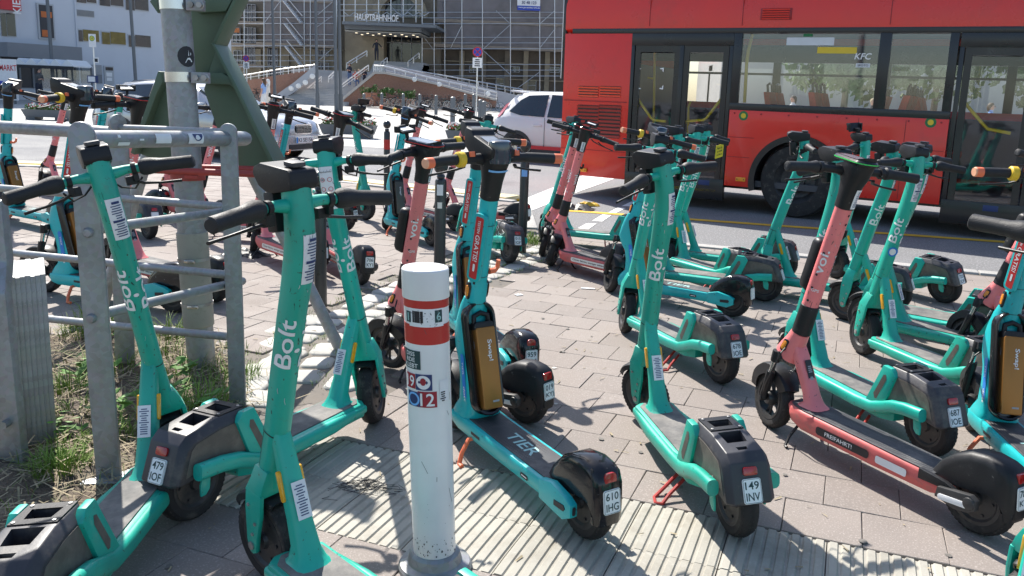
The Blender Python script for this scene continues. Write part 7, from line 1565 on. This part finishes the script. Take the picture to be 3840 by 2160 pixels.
# white hatchback behind the bus
hs = [(-1.92, .42, .60, .66, .80, .42), (-1.88, .28, .82, .90, .93, .60), (-1.80, .23, .93, 1.06, .97, .58), (-1.62, .2, .97, 1.30, .99, .57), (-1.45, .19, .98, 1.46, 1., .56), (-1.0, .19, .97, 1.52, 1., .575), (-.2, .19, .95, 1.53, 1., .575), (.3, .19, .94, 1.47, 1., .56), (.75, .19, .93, 1.22, 1., .58), (1.1, .19, .91, .99, .99, .62), (1.5, .19, .85, .90, .96, .62), (1.85, .22, .75, .80, .88, .55), (2.02, .32, .58, .62, .70, .4)]
W0 = gnd(1932, 606, -.1); hd_ = R(-26); dv = Vector((math.cos(hd_), math.sin(hd_), 0)); nv = Vector((-math.sin(hd_), math.cos(hd_), 0))
hc, yw = car('hatchback_car', hs, W0 + dv * 1.25 + nv * .86, hd_, 'white hatchback with red sill stripe and tall red tail lights behind the bus', 'carw', (-1.25, 1.27), .30, [('side_window', [(-1.50, 1.07), (-1.2, 1.0), (-.62, .985)], [(-1.28, 1.32), (-1.1, 1.42), (-.62, 1.45)]), ('side_window', [(-.55, .985), (.1, .97), (.72, .955)], [(-.55, 1.455), (.1, 1.43), (.52, 1.22)]), ('tail_light', [(-1.885, .84), (-1.80, .90), (-1.70, .96)], [(-1.80, 1.05), (-1.66, 1.22), (-1.56, 1.27)])])
for sg in (1, -1):
    MB().box((-.1, sg * .851, .335), (2.1, .012, .075)).build('sill_stripe', M['signred'], hc); MB().box((-.1, sg * .835, .24), (2.2, .03, .12)).build('sill_trim', M['cardark'], hc)
    for x in (-.75, .05): MB().box((x, sg * .862, .80), (.2, .03, .035)).build('door_handle', M['carw'], hc, bevel=.01)
    for x in (-.58, .45): MB().box((x, sg * .858, .66), (.008, .006, .62)).build('door_seam', M['cardark'], hc)
MB().box((-1.9, 0, .38), (.12, 1.3, .2)).build('rear_bumper', M['cardark'], hc, bevel=.03); MB().box((-1.47, 0, 1.50), (.26, 1.05, .035), (0, .1, 0)).build('roof_spoiler', M['carw'], hc, bevel=.01); MB().box((-1.66, 0, 1.2), (.02, .95, .34), (0, .68, 0)).build('rear_window', M['carglass'], hc)
# silver saloon
ms2 = [(-2.25, .40, .62, .70, .78, .42), (-2.2, .3, .80, .92, .90, .56), (-2.0, .22, .93, 1.06, .96, .58), (-1.6, .19, .95, 1.38, .99, .56), (-1.0, .18, .95, 1.43, 1., .56), (-.2, .18, .94, 1.44, 1., .57), (.25, .18, .93, 1.36, 1., .57), (.7, .18, .92, 1.14, 1., .60), (1.0, .18, .90, .965, 1., .66), (1.5, .18, .84, .89, .98, .66), (1.95, .19, .77, .82, .93, .64), (2.15, .2, .70, .755, .86, .60), (2.25, .24, .55, .60, .78, .5), (2.28, .3, .45, .5, .70, .42)]
fr_ = gnd(1118, 604, -.1); mh = R(-20); dv = Vector((math.cos(mh), math.sin(mh), 0))
mc, yw = car('saloon_car', ms2, fr_ - dv * 2.2, mh, 'silver saloon with chrome grille and plate KI SE156 behind the green frame', 'cars', (-1.35, 1.38), .31, [('side_window', [(-1.85, 1.06), (-1.4, .99), (-.75, .975)], [(-1.6, 1.25), (-1.3, 1.33), (-.75, 1.36)]), ('side_window', [(-.66, .975), (.1, .96), (.78, .95)], [(-.66, 1.36), (-.0, 1.34), (.42, 1.2)])])
MB().loft([[(.30, -y, 1.335 - .0), (.30, y, 1.335), (.98, y * 1.12, .985), (.98, -y * 1.12, .985)] if k == 0 else [(.31, -y, 1.35), (.31, y, 1.35), (1.0, y * 1.12, 1.0), (1.0, -y * 1.12, 1.0)] for k, y in ((0, .54), (1, .54))]).build('windscreen', M['carglassl'], mc, 0)  # sky reflection put into the glass colour as a lighter blue
g0 = MB().loft([[(2.232 - z * .12 + .09, y, .62 + z) for y, z in rrect(.52, .17, .07, 4)], [(2.26 - z * .12 + .09 - .02, y, .62 + z) for y, z in rrect(.54, .19, .075, 4)]]).build('grille', M['chrome'], mc, 30); MB().add([(2.345 - z * .12, y, .62 + z) for y, z in rrect(.49, .145, .06, 4)], [tuple(range(20))]).build('grille_back', M['cardark'], g0, 0)
for k in range(5): MB().box((2.352, 0, .565 + k * .028), (.012, .48, .008)).build('grille_slat', M['chrome'], g0)
for k in range(5): MB().box((2.352, -.2 + .1 * k, .62), (.012, .007, .13)).build('grille_bar', M['chrome'], g0)
for sg in (1, -1):
    for y, r_ in ((.40, .095), (.56, .10)): MB().lathe([(.0001, .05), (r_ * .7, .045), (r_, .0), (r_, -.1)], 20, Matrix.Translation((2.16 - (y - .4) * .55, sg * y, .655)) @ Matrix.Rotation(R(-90 + sg * -0), 4, 'Z') @ Matrix.Scale(.85, 4, (0, 0, 1))).build('headlight', M['lens'], mc)
    MB().box((.72, sg * .93, .99), (.10, .2, .13)).build('mirror', M['cars'], mc, bevel=.04)
    for x in (-.7, .5): MB().box((x, sg * .858, .62), (.008, .006, .6)).build('door_seam', M['cardark'], mc)
    MB().box((-.1, sg * .862, .52), (2.3, .015, .04)).build('rubbing_strip', M['cardark'], mc)
MB().loft([[(x, y, z) for y, z in ((-w_, .22), (w_, .22), (w_ + .02, .36), (w_, .5), (-w_, .5), (-w_ - .02, .36))] for x, w_ in ((2.0, .78), (2.24, .70), (2.34, .52))]).build('front_bumper', M['cars'], mc, 50, .02); MB().box((2.33, 0, .29), (.06, .9, .10)).build('lower_intake', M['cardark'], mc, bevel=.02)
for sg in (1, -1): MB().lathe([(.0001, .04), (.05, .03), (.05, -.02)], 12, Matrix.Translation((2.27, sg * .62, .29)) @ Matrix.Rotation(R(-90), 4, 'Z')).build('fog_light', M['lens'], mc)
p_ = MB().box((2.36, 0, .42), (.015, .52, .115)).build('number_plate', M['plate'], mc); MB().box((2.369, -.24, .42), (.004, .045, .112)).build('plate_blue', M['blue'], p_); mb = MB(); text_on(mb, 'KI SE156', .078, lambda a, b: Vector((2.3695, a + .02, .42 + b)), .44); mb.build('plate_lettering', M['inkb'], p_, 0)
c2, _ = car('estate_car', ms2, atd(640, 330, 38), R(-15), 'dark blue car roof showing behind the silver saloon', 'bmw', (-1.35, 1.38), .31, [('side_window', [(-1.85, 1.06), (-1.4, .99), (-.75, .975)], [(-1.6, 1.25), (-1.3, 1.33), (-.75, 1.36)]), ('side_window', [(-.66, .975), (.1, .96), (.78, .95)], [(-.66, 1.36), (-.0, 1.34), (.42, 1.2)])]); c2.location.z = -.096
# ================================================================ bicycles
M.update(bframe=mat('bicycle frame', (.05, .055, .065), .4, .3, .2, 3, rand=.5))
def bike_parts():
    P = []
    def whl(x): mb = MB().lathe([(.325 + .018 * math.cos(a), .018 * math.sin(a)) for a in [k * 1.047 for k in range(6)]], 24, Matrix.Translation((x, 0, .34)), True); return mb
    def spk(x):
        mb = MB().lathe([(.295, -.01), (.308, -.01), (.308, .01), (.295, .01)], 24, Matrix.Translation((x, 0, .34)), True)
        for k in range(10): a = k * .6283; mb.tube([(x, 0, .34), (x + .3 * math.cos(a), 0, .34 + .3 * math.sin(a))], .004, 3)
        return mb
    fr = MB()
    for a, b in (((0, 0, .34), (.45, 0, .28)), ((.45, 0, .28), (.28, 0, .82)), ((0, 0, .34), (.30, 0, .76)), ((.45, 0, .28), (.88, 0, .72)), ((.31, 0, .76), (.86, 0, .82)), ((.85, 0, .88), (.90, 0, .68)), ((.90, 0, .68), (1.05, 0, .34))): fr.tube([a, b], .018, 6)
    hb = MB().tube([(.80, -.28, 1.03), (.84, -.15, 1.04), (.86, 0, 1.0), (.84, .15, 1.04), (.80, .28, 1.03)], .014, 6); hb.tube([(.85, 0, .88), (.86, 0, 1.0)], .015, 6)
    sd = MB().loft([[(.14, -.07, .94), (.14, .07, .94), (.14, .05, .90), (.14, -.05, .90)], [(.28, -.04, .945), (.28, .04, .945), (.28, .03, .92), (.28, -.03, .92)], [(.40, -.015, .94), (.40, .015, .94), (.40, .015, .92), (.40, -.015, .92)]]); sd.tube([(.27, 0, .92), (.28, 0, .8)], .014, 6)
    mg = MB().tube([(-.36, 0, .36), (-.30, 0, .56), (-.1, 0, .70), (.12, 0, .69)], .02, 5); mg.box((-.08, 0, .74), (.34, .13, .02))
    return [('wheel', whl(0).mesh('wheel', M['rubber'])), ('wheel', whl(1.05).mesh('wheel', M['rubber'])), ('spokes', spk(0).mesh('spokes', M['chrome'])), ('spokes', spk(1.05).mesh('spokes', M['chrome'])), ('frame', fr.mesh('frame', M['bframe'])), ('handlebar', hb.mesh('handlebar', M['black'])), ('saddle', sd.mesh('saddle', M['black'])), ('rack', mg.mesh('rack', M['black']))]
BP_ = bike_parts(); rr = random.Random(9)
def bike(x, y, z, a, label, group):
    e = empty('bicycle', (x, y, z), (R(rr.uniform(-8, 8)), 0, a)); tag(e, label, 'bicycle', group)
    for n_, me in BP_: link(n_, me, e)
for i, u in enumerate((1440, 1462, 1478, 1500, 1555, 1578, 1600, 1622, 1640, 1658, 1680, 1702, 1726, 1748, 1770, 1796, 1820)):
    p = gnd(u, 402, .15) if False else atd(u, 398, 58); bike(p.x, 58 + rr.uniform(-.5, .5), .02, rr.uniform(.1, .9) + (math.pi if i % 3 == 0 else 0), 'parked dark bicycle in the crowded rack before the sloping brick wall', 'bicycles parked before the brick ramp wall')
for u in (925, 945, 968): p = atd(u, 392, 56); bike(p.x, 56, .0, rr.uniform(.5, 1.3), 'parked dark bicycle before the left brick ramp wall', 'bicycles parked at the left ramp')
# ================================================================ people
def person(name, loc, rot, h, label, top, legs, hair, arms, sit=False, legc=None, sleeve=True, hairlen=0.1, lean=0):
    e = empty(name, loc, (0, 0, rot)); tag(e, label, 'person'); k = h / 1.75
    J = dict(pel=(0, 0, .95, .13), waist=(0, 0, 1.08, .125), chest=(lean, 0, 1.32, .15), neckb=(lean * 1.2, 0, 1.47, .075), neck=(lean * 1.3, 0, 1.53, .055), head=(lean * 1.4 + .015, 0, 1.63, .092), crown=(lean * 1.4, 0, 1.71, .075))
    E = [('pel', 'waist'), ('waist', 'chest'), ('chest', 'neckb'), ('neckb', 'neck'), ('neck', 'head'), ('head', 'crown')]
    for s, n_ in ((1, 'l'), (-1, 'r')):
        J['sh' + n_] = (lean * 1.1, s * .17, 1.42, .062); ex, ey, ez, hx, hy, hz = arms[0 if s > 0 else 1]
        J['el' + n_] = (ex, s * ey, ez, .045); J['ha' + n_] = (hx, s * hy, hz, .035); J['fi' + n_] = (hx + (hx - ex) * .35, s * (hy + (hy - ey) * .3), hz + (hz - ez) * .35, .03)
        J['hip' + n_] = (0, s * .095, .90, .095)
        if sit: J['kn' + n_] = (.42, s * .12, .92, .065); J['an' + n_] = (.46, s * .11, .50, .045); J['to' + n_] = (.62, s * .12, .46, .04)
        else: st_ = .09 if s > 0 else -.07; J['kn' + n_] = (st_ * .6 + .03, s * .10, .50, .065); J['an' + n_] = (st_, s * .10, .09, .045); J['to' + n_] = (st_ + .16, s * .12, .045, .04)
        E += [('chest', 'sh' + n_), ('sh' + n_, 'el' + n_), ('el' + n_, 'ha' + n_), ('ha' + n_, 'fi' + n_), ('pel', 'hip' + n_), ('hip' + n_, 'kn' + n_), ('kn' + n_, 'an' + n_), ('an' + n_, 'to' + n_)]
    names = list(J); me = bpy.data.meshes.new('body'); me.from_pydata([(J[n_][0] * k, J[n_][1] * k, J[n_][2] * k) for n_ in names], [(names.index(a), names.index(b)) for a, b in E], [])
    o = bpy.data.objects.new('tmp', me); COL.objects.link(o); md = o.modifiers.new('s', 'SKIN'); sv = me.skin_vertices[0].data
    for i, n_ in enumerate(names): sv[i].radius = (J[n_][3] * k * (.8 if n_ in ('chest', 'waist', 'pel') else 1), J[n_][3] * k); sv[i].use_root = n_ == 'pel'
    ss = o.modifiers.new('u', 'SUBSURF'); ss.levels = 1; ss.render_levels = 1
    dg = bpy.context.evaluated_depsgraph_get(); r = bpy.data.meshes.new_from_object(o.evaluated_get(dg)); bpy.data.objects.remove(o)
    r.materials.clear()
    for m in (M['skin'], top, legs, M['inkb']): r.materials.append(m)
    for p in r.polygons:
        c = Vector(p.center) / k; best = min(names, key=lambda n_: (Vector(J[n_][:3]) - c).length - J[n_][3])
        if best in ('neck', 'head', 'crown', 'hal', 'har', 'fil', 'fir'): i = 0
        elif best in ('ell', 'elr'): i = 1 if sleeve else 0
        elif best in ('tol', 'tor'): i = 3
        elif best[:2] in ('hi', 'kn', 'an') or best == 'pel': i = 2
        else: i = 1
        p.material_index = i
    r.shade_smooth(); link('body', r, e)
    if hair:
        hx = J['head'][0]; mb = MB(); rings = []
        for z, q, dx in ((1.745, .02, -.01), (1.735, .065, -.012), (1.70, .098, -.018), (1.64, .105, -.03), (1.60, .09, -.045), (1.60 - hairlen, .05, -.07)): rings.append([(hx + dx + q * math.cos(a) * (1 if math.cos(a) < .3 else .75), q * .95 * math.sin(a), z) for a in [t * .5236 for t in range(12)]])
        mb.v = []; mb.loft([[(x * k, y * k, z * k) for x, y, z in rg] for rg in rings]).build('hair', hair, e, 60)
    mb = MB()
    for s in (1, -1): mb.lathe([(.0001, .006), (.011, .004), (.011, -.004)], 6, Matrix.Translation(((J['head'][0] + .085) * k, s * .034 * k, 1.645 * k)) @ Matrix.Rotation(R(90), 4, 'Z'))
    mb.build('eyes', M['inkb'], e); MB().loft([[((J['head'][0] + .085) * k, -.012, 1.63 * k), ((J['head'][0] + .085) * k, .012, 1.63 * k), ((J['head'][0] + .085) * k, .014, 1.60 * k), ((J['head'][0] + .085) * k, -.014, 1.60 * k)], [((J['head'][0] + .112) * k, -.005, 1.615 * k), ((J['head'][0] + .112) * k, .005, 1.615 * k), ((J['head'][0] + .112) * k, .006, 1.605 * k), ((J['head'][0] + .112) * k, -.006, 1.605 * k)]]).build('nose', M['skin'], e)
    return e
DOWN = ((.0, .22, 1.14, .08, .22, .92), (.0, .22, 1.14, .08, .22, .92)); FOLD = ((.08, .2, 1.16, .24, .06, 1.2), (.08, .2, 1.16, .24, .06, 1.22)); OUT = ((-.0, .34, 1.2, .1, .5, 1.06), (.0, .30, 1.16, .06, .28, .92))
navy = mat('navy clothes', (.02, .025, .045), .8, 0, .2, 5); grey_c = mat('dark grey shirt', (.07, .075, .08), .8, 0, .2, 5); white_c = mat('white shirt', (.75, .75, .75), .8, 0, .06, 5); lblue_c = mat('light blue shirt', (.30, .45, .75), .8, 0, .1, 5); cream_c = mat('cream clothes', (.7, .66, .6), .8, 0, .1, 5); jean = mat('blue jeans', (.08, .13, .25), .8, 0, .15, 5); hbrown = mat('brown hair', (.08, .045, .025), .6, 0, .2, 9); hblack = mat('black hair', (.015, .014, .014), .6, 0, .2, 9); hblond = mat('fair hair', (.55, .42, .25), .6, 0, .2, 9); hwhite = mat('white headwear', (.72, .72, .7), .7, 0, .1, 9); red_c = mat('red top', (.5, .06, .05), .8, 0, .1, 5); tan_c = mat('tan clothes', (.4, .33, .25), .8, 0, .1, 5)
p = gnd(150, 389, -.09); person('person', (p.x, p.y, -.09), R(-20), 1.75, 'person in a dark grey shirt and black trousers looking down at the shelter', grey_c, navy, hblack, FOLD, lean=.05)
p = atd(990, 400, 38); person('person', (p.x, 38, -.09), R(175), 1.68, 'person in a light blue top with brown ponytail walking past the planters', lblue_c, white_c, hbrown, DOWN, sleeve=False, hairlen=.25)
p = atd(1006, 400, 39); person('person', (p.x, 39, -.09), R(185), 1.66, 'person in cream clothes with a white head covering walking beside the blue top', cream_c, cream_c, hwhite, DOWN, hairlen=.2)
q = atd(1412, 234, 74.5); person('person', (q.x, 74.5, ze), R(-75), 1.85, 'person in a black waistcoat over white sleeves standing at the station doors', navy, navy, hblack, OUT)
for i, (u, v, lab, tp, lg, hr, arm, sit, dd) in enumerate(((1311, 322, 'person in a dark jacket and blue jeans eating on the station steps', navy, jean, hbrown, FOLD, False, 65), (1346, 318, 'fair haired person in tan clothes sitting on the station steps', tan_c, tan_c, hblond, FOLD, True, 66), (1366, 312, 'person in dark clothes sitting behind the fair haired one on the steps', navy, navy, hbrown, FOLD, True, 66.6), (1332, 322, 'person in a red top bent over on the lower station steps', red_c, jean, hbrown, FOLD, True, 64.6))):
    q = atd(u, v, dd); person('person', (q.x, dd, q.z - (.5 if sit else 0)), R(-100 + 15 * i), 1.72, lab, tp, lg, hr, arm, sit)
# white sleeves of the doorman are part of his shirt; passers-by seen through the bus windows
for i, (x, y, lab, tp, lg, hr) in enumerate(((7.5, 26, 'person in white seen through the bus window beside the seats', white_c, jean, hblack), (9.6, 25, 'person in a dark top seen through the second bus window', navy, navy, hblond), (10.4, 26.5, 'fair haired person in cream seen through the second bus window', cream_c, jean, hblond), (12.6, 24, 'person in light blue seen through the bus front door', lblue_c, navy, hbrown), (5.6, 27, 'person in grey seen through the long bus window', grey_c, jean, hblack))): person('person', (x, y, -.09), R(200 + 40 * i), 1.72, lab, tp, lg, hr, DOWN)
# ================================================================ small things hung on scooters
def on_scooter(key, name, label, cat, mb, m, steer_local=True):
    s = SCO[key]; bpy.context.view_layer.update(); o = mb.build(name, m, None, 0); o.matrix_world = s.matrix_world.copy(); return tag(o, label, cat)
f = plane_f((.66, -.20, .985), (.35, -.85, .12), (.1, -.1, 1)); mb = MB(); P = rrect(.135, .10, .006); mb.loft([[f(*q) for q in P], [f(*q) + Vector((.0015, .001, 0)) for q in P]])
tg = on_scooter('S12', 'price_tag', 'yellow cardboard price tag hanging from a teal scooter handlebar before the bus', 'tag', mb, mat('yellow card', (.78, .62, .03), .6, 0, .05, 5))
mb = MB()
for i, t in enumerate(('Fahre für', 'nur 0,09€', 'pro Minute')): text_on(mb, t, .016, (lambda dy: lambda a, b: f(a, b + dy) - Vector((.0012, .001, 0)))(.026 - .026 * i), .09)
o = mb.build('tag_lettering', M['inkb'], tg, 0)
mb = MB(); rr = random.Random(4)          # scrawl on the cover of plate 015 IOF
for i in range(14):
    x, z = rr.uniform(.0, .14), rr.uniform(.2, .28); pts = [(x + rr.uniform(-.02, .02), .0835, z + rr.uniform(-.03, .03)) for _ in range(3)]; mb.tube(pts, .0028, 4)
o = mb.build('graffiti', M['cream'], SCO['S16'], 0)
mb = MB(); st = Stem([(.859, .46, .042, .035), (.803, .66, .044, .037), (.760, .80, .046, .038)], 2.5)
ff = st.f(.62, R(150), .0018); n = 18; mb.add([ff(.026 * math.cos(k * .349), .026 * math.sin(k * .349)) for k in range(18)] + [ff(.018 * math.cos(k * .349), .018 * math.sin(k * .349)) for k in range(18)], [(k, (k + 1) % 18, 18 + (k + 1) % 18, 18 + k) for k in range(18)]); mb.build('round_badge', M['blue'], SCO['S9'], 60); mb = MB().add([ff(.018 * math.cos(k * .349), .018 * math.sin(k * .349)) for k in range(18)], [tuple(range(18))]); mb.build('badge_field', M['letter'], SCO['S9'], 60)
ff = st.f(.60, R(70), .0016); mb = MB()
for i in range(24): u0, u1 = -.16 + i * .0125, -.16 + (i + 1) * .0125; v0, v1 = .006 * math.sin(i * 1.4), .006 * math.sin((i + 1) * 1.4); mb.add([ff(u0, v0 - .0012), ff(u1, v1 - .0012), ff(u1, v1 + .0012), ff(u0, v0 + .0012)], [(0, 1, 2, 3)])
mb.build('wavy_line', M['letter'], SCO['S17'], 0)

# nicks, scratches and rubbed patches on the nearer scooters
BST = Stem([(x, z, a * .83, b * .84) for x, z, a, b in [(.859, .46, .043, .036), (.803, .66, .043, .036), (.760, .80, .044, .037), (.733, .885, .045, .038), (.716, .95, .045, .039), (.708, 1.0, .043, .039), (.706, 1.05, .041, .039)]], 2.5)
TST = Stem([(.7765, .658, .034, .034), (.745, .77, .0335, .0335), (.683, 1.0, .0325, .0325)], 2); VST = Stem([(.833, .525, .0335, .0335), (.80, .645, .033, .033), (.75, .82, .0325, .0325), (.698, 1.0, .032, .032)], 2)
nick = {'b': mat('bare nick', (.02, .06, .05), .7, 0, .2, 9), 't': mat('bare nick turquoise', (.03, .08, .085), .7, 0, .2, 9), 'v': mat('bare nick coral', (.2, .1, .09), .7, 0, .2, 9)}; pale = mat('rubbed paint', (.42, .52, .5), .6, 0, .15, 20)
for j, (key, k, n) in enumerate((('S1', 'b', 46), ('S2', 'b', 26), ('S3', 'b', 60), ('S4', 'b', 46), ('S5', 'b', 26), ('S6', 'b', 20), ('S9', 'b', 30), ('S11', 'b', 16), ('T1', 't', 22), ('T8', 't', 18), ('T7', 't', 14), ('V1', 'v', 26), ('V4', 'v', 22), ('V2', 'v', 16), ('V5', 'v', 12))):
    rr = random.Random(300 + j); T = TPL[k]; st = dict(b=BST, t=TST, v=VST)[k]; z0, z1 = st.st[0][1], st.st[-1][1]; row = next(r for r in SC if r[0] == key); ma, mp_ = MB(), MB()
    for i in range(int(n * .55)):
        z = rr.uniform(z0 + .02, z1 - .02); ph = R(rr.uniform(100, 260)); f = st.f(z, ph, .0011); L = rr.uniform(.0015, .008); w2 = rr.uniform(.0004, .0012)
        if rr.random() < .25: L *= 2.2; w2 *= .6
        t = rr.uniform(-.5, .5); (ma if rr.random() < .68 else mp_).add([f(-L, -w2), f(0, -w2 * 1.6 + t * L), f(L, -w2 * .3 + t * L), f(L * .8, w2 + t * L), f(0, w2 + t * L), f(-L, w2 * .6)], [(0, 1, 2, 3, 4, 5)])
    S = Matrix.Translation(T.A) @ Matrix.Rotation(R(row[6]), 4, T.D) @ Matrix.Translation(-T.A)
    for nm, mb, m in (('paint_nicks', ma, nick[k]), ('rubbed_marks', mp_, pale)): o = mb.build(nm, m, SCO[key], 0); o.matrix_local = S; o['kind'] = 'stuff'
